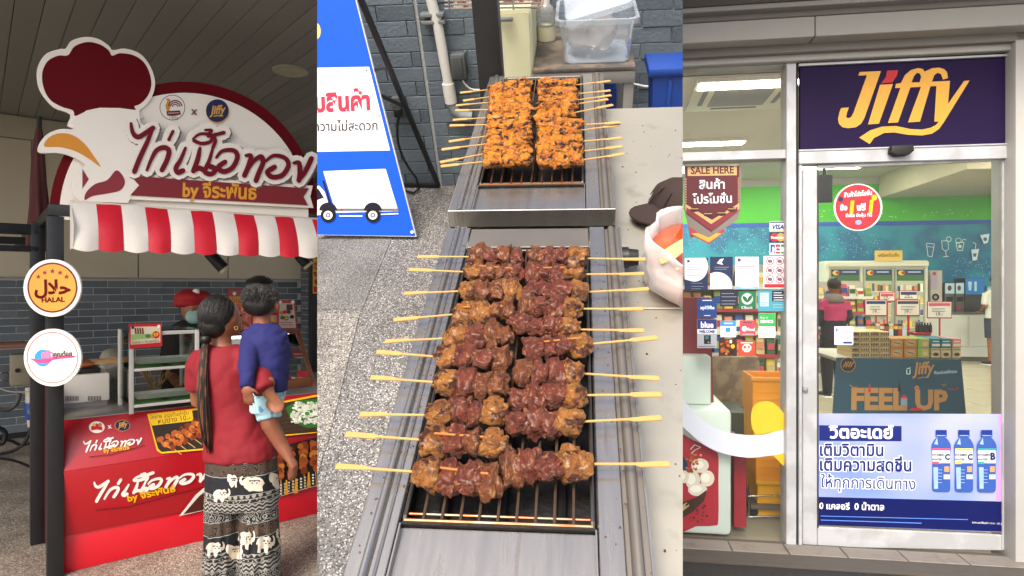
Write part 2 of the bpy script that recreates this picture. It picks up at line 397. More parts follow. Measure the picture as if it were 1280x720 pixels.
# ceiling of long narrow boards
cl = solo(MB().box((-4.6, -1.3, ZC + .02), (1.7, 4.3, ZC + .12)).box((1.7, 0, ZC + .02), (3.5, 4.3, ZC + .12)), 'ceiling', M('ceiling_back', '#2a2926', .9), None, None, LF, kind='structure', loc=(0, 0, ZC))
cmats = [M('ceiling_board_%d' % i, c, .55, var=.06, vs=2) for i, c in enumerate(['#7f7c74', '#7b7870', '#838078'])]
cms = [mesh_of(MB().box((.002, 0, -.012), (.138, 5.3 if L_ else 4.1, .0)), 'ceiling_board', m_, bevel=.003, seg=1) for L_ in (1, 0) for m_ in cmats]
a = -4.5
while a < 3.4:
    o = bpy.data.objects.new('ceiling_board', random.choice(cms[:3] if a < 1.55 else cms[3:])); COL.objects.link(o); o.parent = cl
    o.location = (a, -1.25 if a < 1.55 else 0, random.uniform(-.001, .001) + .012); a += .14
# ceiling lamp (unlit) recessed
q = LF.hit(363, 88, 2, ZC); t = thing('ceiling_lamp', 'round recessed downlight in the dark boarded ceiling above the food stall', 'ceiling light', LF, (q.x, q.y, ZC - .03))
mb = MB().lathe([(.135, .018), (.135, 0), (.105, -.006), (.10, .004)], (q.x, q.y, ZC - .012), 32, cap=False); part(mb, 'rim', M('lamp_rim', '#a59f8c', .4), t, smooth=True)
part(MB().lathe([(.0, .002), (.1, .002), (.1, .012), (0, .012)], (q.x, q.y, ZC - .012), 32, cap=False), 'diffuser', M('lamp_diffuser', '#b3aa90', .3), t, smooth=True)
# brick pier and pale pillar on the right end
t = thing('brick_pier', 'slate brick pier at the right end of the back wall of the stall', 'pier', LF, (3.0, BW - .2, 0))
z = .02
while z < ZC - .3:
    k = 0
    part(MB().box((2.86, BW - .20, z + .003), (3.03, BW - .03, z + bh_ - .003)), 'brick', random.choice(bricks), t, bevel=.0015, seg=1)
    z += bh_
part(MB().box((2.87, BW - .19, 0.005), (3.02, BW - .04, ZC - .3)), 'pier_core', mortar, t)
mb = MB().box((3.035, BW - .3, .005), (3.19, BW - .04, ZC - .27)); solo(mb, 'pillar', M('pale_pillar', '#b9a9a2', .6), 'narrow pale painted pillar beside the slate brick pier', 'pillar', LF, bevel=.006)

# ------------------------------------------------------------------ black steel frame of the stall
blk = M('black_steel', '#17181a', .45, var=.2, vs=12)
t = thing('stall_scaffold', 'black square-tube frame carrying the awning and the sign of the food stall', 'frame', LF, (-.05, .05, 0))
def LFz(px, b, py): return LP(px, py, b)
p0 = LP(69, 285, .02); x_ = p0.x
part(MB().box((x_ - .036, 0, 0.005), (x_ + .036, .07, 1.87)), 'post', blk, t, bevel=.003)
q = LP(47, 300, .62); part(MB().box((q.x - .035, .60, 0.005), (q.x + .035, .67, 1.88)), 'post', blk, t, bevel=.003)
part(MB().box((x_ - .03, .07, 1.86), (x_ + .035, 3.6, 1.925)), 'beam', blk, t, bevel=.003)
part(MB().box((x_ - .03, .0, 1.872), (1.95, .06, 1.932)), 'beam', blk, t, bevel=.003)
part(MB().box((-1.9, .60, 1.81), (x_ - .032, .66, 1.87)), 'beam', blk, t, bevel=.003)
part(MB().box((-1.9, .60, 1.71), (x_ - .032, .64, 1.745)), 'beam', blk, t, bevel=.003)
part(MB().box((-1.9, 1.5, 1.80), (x_ - .032, 1.55, 1.85)), 'beam', blk, t, bevel=.003)
part(MB().box((1.9, 0, 0.005), (1.96, .06, 1.87)), 'post', blk, t, bevel=.003)

# ------------------------------------------------------------------ red counter
red = M('red_vinyl', '#a00c19', .32, var=.06, vs=3, bump=.04, bs=12); red2 = M('red_vinyl_lower', '#c01022', .35, var=.05, vs=3)
AR = 1.88
cn = thing('food_counter', 'red printed food stall counter with sloping upper front', 'counter', LF, (.9, .4, 0))
ZT, ZK, ZL = .79, .548, .20
def strip(a0, a1, b0, z0, b1, z1, th=.02): return MB().hexa([(a0, b0, z0), (a1, b0, z0), (a1, b0 + th, z0), (a0, b0 + th, z0)], [(a0, b1, z1), (a1, b1, z1), (a1, b1 + th, z1), (a0, b1 + th, z1)])
part(strip(0, AR, .0, ZK + .001, .14, ZT), 'upper_front', red, cn, bevel=.002)
part(strip(0, AR, .035, ZL + .001, .0, ZK), 'lower_front', red, cn, bevel=.002)
part(strip(0.005, AR, .045, 0.005, .045, ZL), 'kick_board', red2, cn, bevel=.002)
wine = M('wine_panel', '#6b1420', .3, bump=.1, bs=8, var=.25, vs=6)
part(MB().prism([(0, .02, .01), (0, .62, .01), (0, .62, 1.02), (0, .57, 1.02), (0, .16, ZT - .01), (0, .02, ZK)], (-.03, 0, 0)), 'side_panel', wine, cn, bevel=.002)
steel = M('counter_steel', '#8f8d88', .35, metal=.7, var=.1, vs=4)
part(MB().box((.003, .145, ZT - .02), (AR, 1.15, ZT + .004)), 'counter_top', steel, cn, bevel=.003)
part(MB().box((.02, 1.08, 0.005), (AR, 1.12, ZT - .021)), 'rear_panel', blk, cn)
part(MB().box((AR - .03, .07, 0.005), (AR, 1.07, ZT - .021)), 'end_panel', wine, cn)
white, gold, yel, navy, black_, orange = P_('white', '#e9e4dc'), P_('gold', '#d9a441'), P_('yellow', '#f0b400'), P_('navy', '#1b2350'), P_('black', '#15130f'), P_('orange', '#c4762a')
redp, greenp, brown, maroonp, creamp, pinkp, greyp = P_('red', '#c01824'), P_('green', '#2f6b25'), P_('brown', '#6b2a12'), P_('maroon', '#6b0f1c'), P_('cream', '#e6dcae'), P_('pink', '#e58a8a'), P_('grey', '#8a8a88')
skc = [P_('sk%d' % i, c) for i, c in enumerate(['#9c4a1c', '#b8601f', '#7d3413', '#c97a33', '#5d2410', '#a85526'])]
ricec = [P_('rice%d' % i, c) for i, c in enumerate(['#e6e6d6', '#d5d8c4', '#f1f0e6', '#c0c8ac'])]
def skewer_picture(pr, x0, y0, x1, y1, n, dx, dy, w):
    """n printed skewers, the first from (x0,y0) to (x1,y1), the next ones shifted by dx,dy"""
    for i in range(n):
        a = V((x0 + dx*i, y0 + dy*i)); b = V((x1 + dx*i, y1 + dy*i)); d = (b - a); L = d.length; d.normalize(); nn = V((-d.y, d.x))
        pr.line([tuple(b - d*2), tuple(b + d * L * .55)], 1.0, P_('stick', '#c9a15a'))
        k = int(L / (w * .55)) + 1
        for j in range(k):
            c = a + d * (L * (j + .5) / k)
            for q in range(3):
                cc = c + nn * random.uniform(-w*.22, w*.22) + d * random.uniform(-1, 1); rr = w * random.uniform(.28, .48)
                pr.mb.poly([pr.at(*(cc + V((math.cos(t_), math.sin(t_))) * rr * random.uniform(.75, 1.1))) for t_ in (0, .9, 1.8, 2.7, 3.6, 4.5, 5.4)], random.choice(skc)); pr.l += 1e-5
        pr.up()
nu = V((0, -(ZT - ZK), .14)).normalized(); pu = V((0, 0, ZK))
pr = Print(LF, pu, nu, .0015, .0003)
pr.circle(121, 534, 10, P_('logo_red', '#e8b9ae'), 7.5); pr.circle(121, 534, 9.3, white, 7); pr.poly([(114, 533), (121, 529), (128, 534), (128, 538), (121, 537), (114, 538)], redp); pr.circle(118, 531, 2, yel); pr.circle(125, 531, 2.4, orange)
pr.text('x', 135, 536, 140, 535, white, bold=.02); pr.circle(153, 532, 9.6, gold, 7.2); pr.circle(153, 532, 9, navy, 6.7); pr.text('Jiffy', 147.5, 534.5, 159, 533, gold, 1.2, .25, .03)
[pr.stroke([brush_map((104.5, 551.5), (108, 565), (177, 551))(p) for p in st], 2.1, white, 4) for st in BRUSH]; pr.up(); pr.text('by จีระพันธ์', 130, 566, 162, 561.5, yel, 1.1, 0, .02)
pr.line([(111, 571), (140, 568), (181, 556.5)], .7, black_)
pr.poly([(184, 517.5), (259, 509), (262, 562), (202, 567), (196, 563)], yel); pr.poly([(186, 520), (258, 511), (260, 560), (202, 565), (197.5, 561)], P_('charcoal', '#2c241c'))
pr.poly([(185, 518.5), (240, 512), (242, 526), (190, 532)], P_('lemon', '#e0b81c')); pr.text('ไก่ย่าง สูตรต้นตำรับ', 188, 524, 236, 518, brown); pr.text('หมูย่าง 10.-', 198, 530, 238, 524.5, brown)
skewer_picture(pr, 199, 548, 217, 561, 6, 8.5, -4.2, 9)
# right end of the sloping front: rice on a leaf
pr.poly([(346, 503), (397, 493), (420, 490), (420, 540), (397, 541), (346, 546)], yel); pr.poly([(347, 505), (420, 491.5), (420, 538), (347, 544)], P_('wood_brown', '#3b2a1c'))
for i in range(7): pr.line([(347, 508 + i*5.5), (420, 497 + i*5.5)], .5, P_('wood_line', '#57402c'))
pr.poly([(357, 510), (372, 500), (397, 499), (416, 505), (416, 532), (384, 535), (364, 527)], greenp); food(pr, 364, 503, 412, 529, 230, ricec, (1.5, 3)); pr.circle(384, 517, 3, P_('herb', '#2e8c2a'), 2.4); pr.circle(389, 514, 2, P_('herb', '#2e8c2a'), 2)
pr.part(cn, 'front_print', 'upper print with stall name, logos, skewers and rice')
pl = V((0, .0, ZK)); nl = V((0, -(ZK - ZL), -.035)).normalized()
pr = Print(LF, pl, nl, .0015, .0003)
[pr.stroke([brush_map((118, 603), (121, 627), (260, 594))(p) for p in st], 4.0, white, 4) for st in BRUSH]; pr.up(); pr.text('by จีระพันธ์', 160, 627, 220, 614, yel, .8, 0, .03)
pr.line([(120, 638), (160, 634), (262, 607)], .8, black_)
pr.poly([(224, 645), (245, 618), (262, 604), (290, 592), (345, 575), (420, 545), (420, 600), (345, 622), (290, 630)], P_('plate_rim', '#d9d5cc'))
pr.poly([(229, 643), (249, 620), (266, 607), (292, 596), (345, 580), (420, 550), (420, 600), (345, 620), (290, 630)], P_('sauce_brown', '#4a1a10'))
pr.poly([(344, 560), (420, 540), (420, 597), (344, 622)], P_('charcoal', '#2c241c'))
for i in range(10):
    for j in range(4): pr.rect(345 + i*5, 607 - i*1.6 + j*3.6, 347.5 + i*5, 609 - i*1.6 + j*3.6, white)
    pr.up()
skewer_picture(pr, 349, 562, 351, 598, 5, 14.5, -3.2, 13)
for x, y in ((358, 600), (370, 598), (386, 590)): pr.poly([(x-1, y), (x+1, y), (x+2.4, y+18), (x-2.4, y+19)], P_('paddle', '#d79b1f'))
pr.part(cn, 'front_print', 'lower print with the stall name in white brush lettering')

# ------------------------------------------------------------------ sign board
wsg = M('sign_white', '#efe9de', .45, var=.03, vs=2); msg = M('sign_maroon', '#5f0410', .65, var=.05, vs=3, spec=.15); msr = M('sign_rose', '#862430', .6, var=.05)
sg = thing('stall_sign', 'large arched stall sign with chef-hat chicken emblem and maroon Thai brush lettering', 'sign', LF, (.5, .0, 1.93))
B0 = V((0, -.01, 0))
def arch(cx, cy, rx, ry, y0):
    return [p for p in circ(cx, cy, rx, ry, 80, -30, 210)]
big = circ(230, 268, 168, 166, 72, -8, 188); big = [(x, y) for x, y in big if y < 275]
part(board(LF, big, B0 + NB*.03, NB, .02, mat=msg), 'arch_board', msg, sg, bevel=.001, seg=1)
part(board(LF, [(x, y) for x, y in circ(230, 268, 155.5, 152, 72, -8, 188) if y < 275], B0 + NB*.016, NB, .0135), 'arch_face', wsg, sg)
hat = cr([(90, 160), (88, 143), (67, 134), (51, 115), (46, 97), (48, 81), (58, 67), (75, 61), (82, 60.5), (89, 51), (106, 46), (123, 48.5), (136, 57), (141, 62.5), (156, 60.5), (175, 67), (188, 83), (194, 103), (190, 121), (181, 133), (173, 140), (174, 150)], 4)
part(board(LF, hat, B0 - NB*.001, NB, .014), 'chef_hat', wsg, sg, bevel=.001, seg=1)
hin = cr([(94, 145), (91, 138), (76, 133), (62, 124), (54, 108), (53, 90), (60, 76), (73, 69.5), (85, 69), (93, 58), (109, 52.5), (125, 55.5), (136, 63), (140, 69.5), (150, 66.5), (167, 69), (180, 78), (187.5, 93), (189, 108), (184, 121), (175, 130), (168, 133), (168.5, 138), (147, 136), (125, 135.5), (108, 139)], 4)
pr = Print(LF, B0 - NB*.001, NB, .001); pr.poly(hin, msg); pr.part(sg, 'hat_print')
head = cr([(90, 152), (91, 161), (76, 161), (60, 167), (50, 178), (47, 188), (53, 191.5), (69, 191), (85, 194), (100, 201), (106, 207), (95, 215), (90, 230), (92, 243), (100, 251)], 4, False) + [(160, 254), (168, 240), (176, 232), (166, 222), (175, 205), (188, 160), (176, 154), (174, 138), (150, 135), (125, 134.5), (108, 138)]
part(board(LF, head, B0 - NB*.016, NB, .0145), 'chicken_head', wsg, sg, bevel=.001, seg=1)
pr = Print(LF, B0 - NB*.016, NB, .001)
pr.poly(cr([(55.5, 183), (61, 172), (75, 166.6), (91, 169), (106, 180), (118, 196), (125.6, 208.5), (112, 199), (94, 189), (75, 184)], 5), P_('beak', '#d98f22'))
pr.poly([(103, 211), (111, 224), (103, 236)], msr); pr.poly(cr([(106, 250), (108, 240), (119, 230), (134, 225), (145, 213), (153, 219), (156, 229), (150, 238), (134, 242), (116, 245)], 5), msr)
pr.part(sg, 'face_print')
# title letters: raised plate behind, then lettering
pt = Print(LF, B0 - NB*.018, NB, 0, .0002)
tmr = M('title_maroon', '#6d0f1e', .55, var=.1, spec=.2)
bm1 = brush_map((163.7, 153.7), (168.7, 215), (389, 212.5))
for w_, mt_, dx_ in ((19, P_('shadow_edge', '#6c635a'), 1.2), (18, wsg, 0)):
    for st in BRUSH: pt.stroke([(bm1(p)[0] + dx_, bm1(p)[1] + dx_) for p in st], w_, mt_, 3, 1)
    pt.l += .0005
pt.l += .003
for i_, st in enumerate(BRUSH): pt.stroke([bm1(p) for p in st], 4.6 if i_ in (3, 8, 9, 10) else 6.4, tmr)
pt.part(sg, 'title_lettering')
rb = [(158, 214), (397, 231), (402, 247), (397, 262), (150, 251), (165, 232)]
part(board(LF, [(159, 216), (391, 232), (388, 246), (392, 260), (157, 249), (169, 232)], B0 - NB*.012, NB, .012), 'ribbon_backing', wsg, sg, bevel=.001, seg=1)
part(board(LF, [(163, 219.5), (386, 235.5), (379.5, 246), (385, 256.5), (163, 244), (174, 231.5)], B0 - NB*.020, NB, .0075), 'ribbon', M('ribbon_maroon', '#7a1822', .6), sg)
pr = Print(LF, B0 - NB*.020, NB, .001); pr.text('by จีระพันธ์', 228, 245.5, 321, 249, P_('amber', '#dc9a2c'), 1.15, 0, .03); pr.part(sg, 'ribbon_lettering')
pr = Print(LF, B0 + NB*.016, NB, .0015)
pr.circle(215.5, 134.5, 16, P_('thin_brown', '#6b4a3c')); pr.circle(215.5, 134.5, 15.2, white)
pr.poly(cr([(209, 139), (207, 132), (209, 127), (208, 123), (212, 124), (213, 129), (212, 137)], 4), P_('chick_gold', '#c98a35')); pr.poly([(210, 137), (214, 139), (213, 141)], P_('chick_gold', '#c98a35'))
for rr, ww in ((8.5, 1.5), (6, 1.4), (3.6, 1.2)): pr.line([(219 + rr*math.cos(R(a_)), 134 - rr*math.sin(R(a_))) for a_ in range(10, 171, 20)], ww, maroonp)
pr.poly([(208, 139), (225, 138), (226, 143), (217, 145), (209, 144.5)], maroonp); pr.line([(210, 141.5), (224, 141)], .6, white); pr.text('1970', 212, 150, 223, 150.2, greyp)
pr.text('X', 238.5, 143, 246.5, 143.5, maroonp, bold=.04); pr.circle(272, 139.5, 14.4, gold); pr.circle(271.6, 138.3, 14.2, navy); pr.text('Jiffy', 262.5, 143, 281, 141.5, gold, 1.25, .25, .03); pr.line([(267, 145.5), (273, 144.5), (279, 145)], 1.2, gold)
pr.part(sg, 'logo_print')

# ------------------------------------------------------------------ awning
aw = thing('striped_awning', 'red and white striped scalloped fabric awning over the stall counter', 'awning', LF, (.5, 0, 1.7))
cw = M('canvas_white', '#e4dfd6', .6, bump=.3, bs=18, var=.04); crd = M('canvas_red', '#c8142a', .5, bump=.3, bs=18, var=.05)
xs = [88, 120, 151, 181, 209, 238, 265, 292, 317, 343, 366, 390, 413, 436, 458, 480]
AZ = lambda x: 252 + (x - 88) * (267.5 - 252) / (397 - 88)
def aw_pt(a, s, b0=-.025, b1=-.12):   # s: 0 top .. 1 bottom ; fabric hangs and bulges
    return V((a, b0 + (b1 - b0) * s - .03 * math.sin(s * math.pi), 1.948 - .248 * s))
for i in range(len(xs) - 1):
    a0 = LP(xs[i], AZ(xs[i]), -.025).x; a1 = LP(xs[i+1], AZ(xs[i+1]), -.025).x
    mb = MB(); nx, ny = 10, 8; vs = []; fs = []
    for side in (0, 1):
        for iy in range(ny + 1):
            for ix in range(nx + 1):
                s = iy / ny; u = ix / nx; sc_ = 1 + (.055 * math.sin(math.pi * u) - .0) * s
                p = aw_pt(a0 + (a1 - a0) * u, s * sc_); p.y -= (.012 * math.sin(math.pi * u) * (.3 + s)) ; p.y += .003 * math.sin(i*1.7 + s*5 + u*3) + side * .003
                vs.append(p)
    N = (nx + 1) * (ny + 1)
    for iy in range(ny):
        for ix in range(nx):
            q = iy*(nx+1)+ix; fs += [[q, q+1, q+nx+2, q+nx+1], [N+q, N+q+nx+1, N+q+nx+2, N+q+1]]
    for ix in range(nx): fs += [[ix, N+ix, N+ix+1, ix+1], [ny*(nx+1)+ix, ny*(nx+1)+ix+1, N+ny*(nx+1)+ix+1, N+ny*(nx+1)+ix]]
    mb.add(vs, fs); part(mb, 'stripe', cw if i % 2 == 0 else crd, aw, smooth=True)
al = LP(88, 252, -.025).x
part(MB().prism([(al, 0.0, 1.945), (al, -.02, 1.945), (al, -.15, 1.82), (al, -.125, 1.70), (al, 0.0, 1.70)], (.003, 0, 0)), 'end_flap', cw, aw)
part(MB().box((al, -.03, 1.944), (1.95, .0, 1.956)), 'top_rail', M('pale_rail', '#c9c2b4', .5), aw, bevel=.001)
# spot lamps under the awning
for px_, py_, lb in ((266, 322, 'black spotlight hanging under the awning behind the seventh stripe'), (372, 318, 'black spotlight under the right end of the awning')):
    q = LP(px_, py_, .35); t = thing('spotlight', lb, 'spotlight', LF, q, 'spotlights under the awning')
    part(MB().tube([q + V((0, 0, .18)), q + V((0, 0, .02))], .008), 'stem', blk, t)
    e = q + V((.06, -.02, -.07)); part(MB().tube([q + V((-.02, .01, .03)), e], [.036, .038], 18), 'housing', blk, t, smooth=True)
    part(MB().tube([e, e + V((.012, -.004, -.014))], [.038, .036], 18), 'lens', M('lamp_lens', '#cfc6a8', .3), t, smooth=True)

# ------------------------------------------------------------------ the two round signs
def round_sign(cx, cy, r, d, label):
    c = W.dep(cx, cy, d); n = V((0, -1, 0)); u = V((0, 0, 1)).cross(n).normalized(); w = n.cross(u)
    fr = Fr(c, u, w, n)
    t = thing('round_sign', label, 'sign', fr, (0, 0, 0)); rr = r * d / F
    part(MB().lathe([(0, -.012), (rr, -.012), (rr, 0), (0, 0)], (0, 0, 0), 56, cap=False), 'disc', wsg, t, bevel=.001, seg=1)
    part(MB().box((-.02, -.03, -.06), (.02, .03, -.013)), 'bracket', blk, t)
    return fr, t
fr, t = round_sign(65, 360, 36, 3.16, 'round orange HALAL sign with Arabic script and five stars on the stall post')
pr = Print(fr, (0, 0, 0), (0, 0, 1), .001, .0003); am = P_('amber2', '#dd9b3a')
pr.circle(65.5, 359.5, 31.5, maroonp); pr.circle(65.5, 359.5, 29.3, am)
for i in range(5):
    a_ = R(137 - 23.5 * i); x, y = 65.5 + 24 * math.cos(a_), 361 - 22 * math.sin(a_)
    pr.poly([(x + (3.6 if k % 2 == 0 else 1.5) * math.sin(math.pi * k / 5), y - (3.6 if k % 2 == 0 else 1.5) * math.cos(math.pi * k / 5)) for k in range(10)], msr)
pr.text('\uFEDD\uFEFC\uFEA3', 43, 367, 88, 367, msg, 1.0, 0, .035); pr.text('HALAL', 52, 378, 81, 377, msg, .9, 0, .03)
pr.part(t)
fr, t = round_sign(65.5, 447, 36, 3.16, 'round white sign with blue and pink shop emblem below the HALAL sign')
pr = Print(fr, (0, 0, 0), (0, 0, 1), .001, .0003); pr.ring(65.5, 447, 31.5, .9, redp)
pr.circle(53.5, 447.5, 10.5, P_('sky_blue', '#2c97d8')); pr.poly(cr([(38, 448), (50, 449), (68, 446), (92, 444.5), (92, 447), (68, 449.5), (60, 454), (48, 454), (42, 451)], 4), P_('hotpink', '#e04a86'))
pr.text('ครัว', 52, 448, 67, 447, P_('hotpink2', '#e87aa0'), 1.3, 0, .05); pr.text('คุณต๋อย', 67, 446, 90, 445, black_, 1.15, 0, .03); pr.part(t)

# ------------------------------------------------------------------ things on the counter
ZTT = ZT + .0045
wenamel = M('white_enamel', '#c9c5bd', .3, var=.05, coat=.3); dark = M('dark_iron', '#121212', .5, var=.3)
qa = LF.hit(79, 512, 2, ZTT); b_ = qa.y
def apx(px_, py_, b): return LP(px_, py_, b)
t = thing('countertop_grill', 'white enamel countertop grill with black grate and side vents', 'grill', LF, (qa.x + .12, b_ + .2, ZTT))
xa, xb = LP(77, 490, b_).x, LP(137, 490, b_).x; zt_ = LP(110, 468, b_).z
part(MB().box((xa, b_, ZTT + .03), (xb, b_ + .42, zt_)), 'body', wenamel, t, bevel=.006)
part(MB().box((xa + .01, b_ + .01, ZTT), (xb - .01, b_ + .4, ZTT + .03)), 'base', steel, t)
mb = MB()
for x0_ in (82, 110):
    for i in range(9):
        p = LP(x0_ + i * 1.9, 501, b_); q = LP(x0_ + i*1.9 + .9, 495, b_); mb.box((p.x, b_ - .0015, p.z), (q.x, b_ + .004, q.z))
part(mb, 'vent_slot', dark, t, kind='stuff')
part(MB().box((xa + .03, b_ + .04, zt_), (xb - .04, b_ + .39, zt_ + .028)), 'hearth', dark, t, bevel=.003)
for i in range(12):
    x = xa + .04 + i * (xb - xa - .1) / 11; part(MB().beam((x, b_ + .04, zt_ + .033), (x, b_ + .39, zt_ + .033), .005, .006), 'grate_bar', M('grate_steel', '#3b3936', .4, metal=.6), t)
# skewers on that grill
smat = M('bamboo', '#c39a5c', .6, var=.15, vs=30); smt = M('small_satay', '#8a4a22', .5, var=.3, vs=40, bump=.4, bs=120)
for i in range(6):
    x = xa + .03 + i * .028; t2 = thing('small_skewer', 'small satay skewer lying on the white countertop grill, %s from the front' % ['first', 'second', 'third', 'fourth', 'fifth', 'sixth'][i], 'skewer', LF, (x + .1, b_ + .1 + i*.045, zt_ + .04), 'skewers on the countertop grill')
    p = V((xa + .02, b_ + .08 + i * .05, zt_ + .045)); q = p + V((.30, .02 * (i % 3 - 1), .012))
    part(MB().tube([p, q], .003, 6), 'stick', smat, t2)
    part(MB().tube([p + (q - p) * s for s in (0, .1, .2, .3, .4, .5)], [.006, .016, .013, .017, .013, .008], 8), 'meat', smt, t2, smooth=True)
# crumpled cloth / bag heap by the grill
q = LF.hit(149, 495, 2, ZTT + .0)
mb = MB(); mb.ell(q + V((0, .22, .14)), (.09, .1, .15), 20, 14); mb.xf(lambda p: p + (p - q - V((0, .22, .14))).normalized() * noise.noise(p * 14) * .04)
solo(mb, 'plastic_bag_heap', M('milky_bag', '#8f8b7c', .35, bump=.4, bs=30), 'crumpled pale plastic bag beside the countertop grill', 'bag', LF, smooth=2)
# glass display case
cg = glass('case_glass', (.93, .96, .94), 1)
alu = M('white_aluminium', '#c4c2bc', .35, metal=.2, var=.05); bleaf = M('banana_leaf', '#3c8426', .45, var=.3, vs=12, bump=.2, bs=40)
qa = LF.hit(168, 517, 2, ZTT); b_ = qa.y; xa = LP(164, 500, b_).x; xb = LP(246, 495, b_).x; zlo = LP(168, 507, b_).z; zhi = LP(166, 415, b_).z; dpt = .36
t = thing('glass_display_case', 'white framed glass display case with two shelves on the counter', 'display case', LF, (xa + .2, b_, ZTT))
for x in (xa, xb):
    for b2 in (b_, b_ + dpt):
        part(MB().box((x - .011, b2 - .011, ZTT), (x + .011, b2 + .011, zhi)), 'corner_post', alu, t, bevel=.002)
zs = [zlo, LP(166, 462, b_).z]
for z in zs: part(MB().box((xa + .012, b_ - .008, z - .012), (xb - .012, b_ + dpt, z + .004)), 'shelf', alu, t, bevel=.002)
part(MB().box((xa + .012, b_ - .008, zhi - .022), (xb - .012, b_ + .012, zhi)), 'top_rail', alu, t, bevel=.002)
part(MB().box((xa - .008, b_ - .008, zhi + .001), (xb + .008, b_ + dpt + .01, zhi + .006)), 'top_pane', cg, t)
part(MB().box((xa + .012, b_ - .002, zlo + .014), (xb - .012, b_ + .001, zhi - .025)), 'front_pane', cg, t)
part(MB().box((xa - .002, b_ + .012, zlo), (xa + .002, b_ + dpt - .012, zhi - .002)), 'side_pane', cg, t)
part(MB().box((xb - .002, b_ + .012, zlo), (xb + .002, b_ + dpt - .012, zhi - .002)), 'side_pane', cg, t)
case = t
for k, z in enumerate(zs):
    mb = MB()
    for i in range(5):
        x0_ = xa + .02 + i * (xb - xa - .09) / 5; mb.box((x0_, b_ + .01, z + .005 + .002 * (i % 2)), (x0_ + .13, b_ + dpt - .02, z + .008 + .002 * (i % 2)))
    solo(mb, 'banana_leaf_liner', bleaf, 'green banana leaf lining the %s shelf of the glass case' % ['lower', 'upper'][k], 'leaf', LF)
    mb = MB(); cx, cy = (xa + xb) / 2 + .02, b_ + .16; wd_, dd_ = .17, .07
    def rr_(w2, d2, z2, n=6):
        pts = []
        for sx, sy, a0 in ((1, 1, 0), (-1, 1, 90), (-1, -1, 180), (1, -1, 270)):
            for i in range(n): a_ = R(a0 + 90 * i / (n - 1)); pts.append(V((cx + sx * (w2 - .02) + .02 * math.cos(a_), cy + sy * (d2 - .02) + .02 * math.sin(a_), z2)))
        return pts
    mb.loft([rr_(wd_ - .03, dd_ - .02, z + .014), rr_(wd_, dd_, z + .045), rr_(wd_ - .006, dd_ - .006, z + .045), rr_(wd_ - .034, dd_ - .024, z + .019)])
    solo(mb, 'serving_tray', M('white_ceramic', '#efece2', .25, coat=.4), 'rectangular white serving dish on the %s shelf of the glass case' % ['lower', 'upper'][k], 'tray', LF, smooth=True)
for i in range(14):
    p = V((xa + .22 + random.uniform(-.03, .03), b_ + dpt + .12, zs[0] + .02)); q = p + V((random.uniform(-.1, .1), random.uniform(-.03, .03), random.uniform(.08, .16)))
    if i == 0: t2 = thing('bamboo_stick_bundle', 'bundle of bamboo sticks standing behind the glass case', 'sticks', LF, p, None)
    part(MB().tube([p, q], .003, 6), 'stick', smat, t2)
# menu card on the case
c4 = [LP(x, y, b_ - .02) for x, y in ((162, 436), (203, 432.5), (202, 404.5), (161, 405.5))]
t = thing('menu_card', 'small red-bordered menu card on the left corner of the glass case', 'menu', LF, c4[0])
part(MB().prism(c4, (0, .004, 0)), 'card', M('card_red', '#c01b22', .35), t)
pr = Print(LF, (0, b_ - .02, 0), NB, .001, .0003)
pr.poly([(163.5, 431), (200.5, 428), (200.5, 408), (163.5, 408.5)], P_('cardcream', '#cfc7ab')); pr.poly([(164, 425), (199, 422), (199, 417), (164, 418)], P_('leafprint', '#8fb36a'))
for i in range(4): pr.poly([(168 + i*3, 410), (170 + i*3, 410), (171 + i*3, 417), (169 + i*3, 418)], brown)
pr.circle(195, 418.5, 4.6, redp); pr.text('59', 192, 420.5, 198, 420.2, yel, 1, 0, .04); pr.circle(185, 420, 3.4, P_('bowl', '#5a7046'), 2.4); pr.circle(166, 409.5, 1.8, navy); pr.circle(198.5, 408, 2, white)
pr.text('ไก่ย่าง + ข้าวเหนียว', 165, 430, 199, 427.5, brown); pr.part(t)
# second (wood framed) showcase, sloping glass front
wood = M('brown_wood', '#6b3f22', .5, var=.3, vs=20, stretch=(1, 1, 8), bump=.15, bs=30)
b2 = .42; xa2, xb2 = LP(286, 490, b2).x, LP(393, 495, b2).x; zt2 = LP(370, 417, b2 + .3).z; b3 = b2 + .3
t = thing('wooden_showcase', 'brown wood framed showcase with sloping lit glass front on the counter', 'display case', LF, (xa2, b2, ZTT))
for x in (xa2, xb2):
    part(MB().hexa([(x - .02, b2, ZTT), (x + .02, b2, ZTT), (x + .02, b2 + .03, ZTT), (x - .02, b2 + .03, ZTT)], [(x - .02, b3, zt2), (x + .02, b3, zt2), (x + .02, b3 + .03, zt2), (x - .02, b3 + .03, zt2)]), 'side_frame', wood, t, bevel=.003)
part(MB().box((xa2 - .02, b3, zt2 + .001), (xb2 + .02, b3 + .3, zt2 + .035)), 'top_board', wood, t, bevel=.004)
part(MB().box((xa2 + .021, b2, ZTT), (xb2 - .021, b2 + .04, ZTT + .06)), 'bottom_rail', wood, t, bevel=.003)
part(MB().box((xa2 + .021, b2 + .05, ZTT), (xb2 - .021, b3 + .28, ZTT + .03)), 'floor_board', M('white_laminate', '#d8d8d0', .4), t)
part(MB().box((xa2 + .021, b3 + .26, ZTT + .031), (xb2 - .021, b3 + .28, zt2)), 'back_board', M('white_laminate', '#d8d8d0', .4), t)
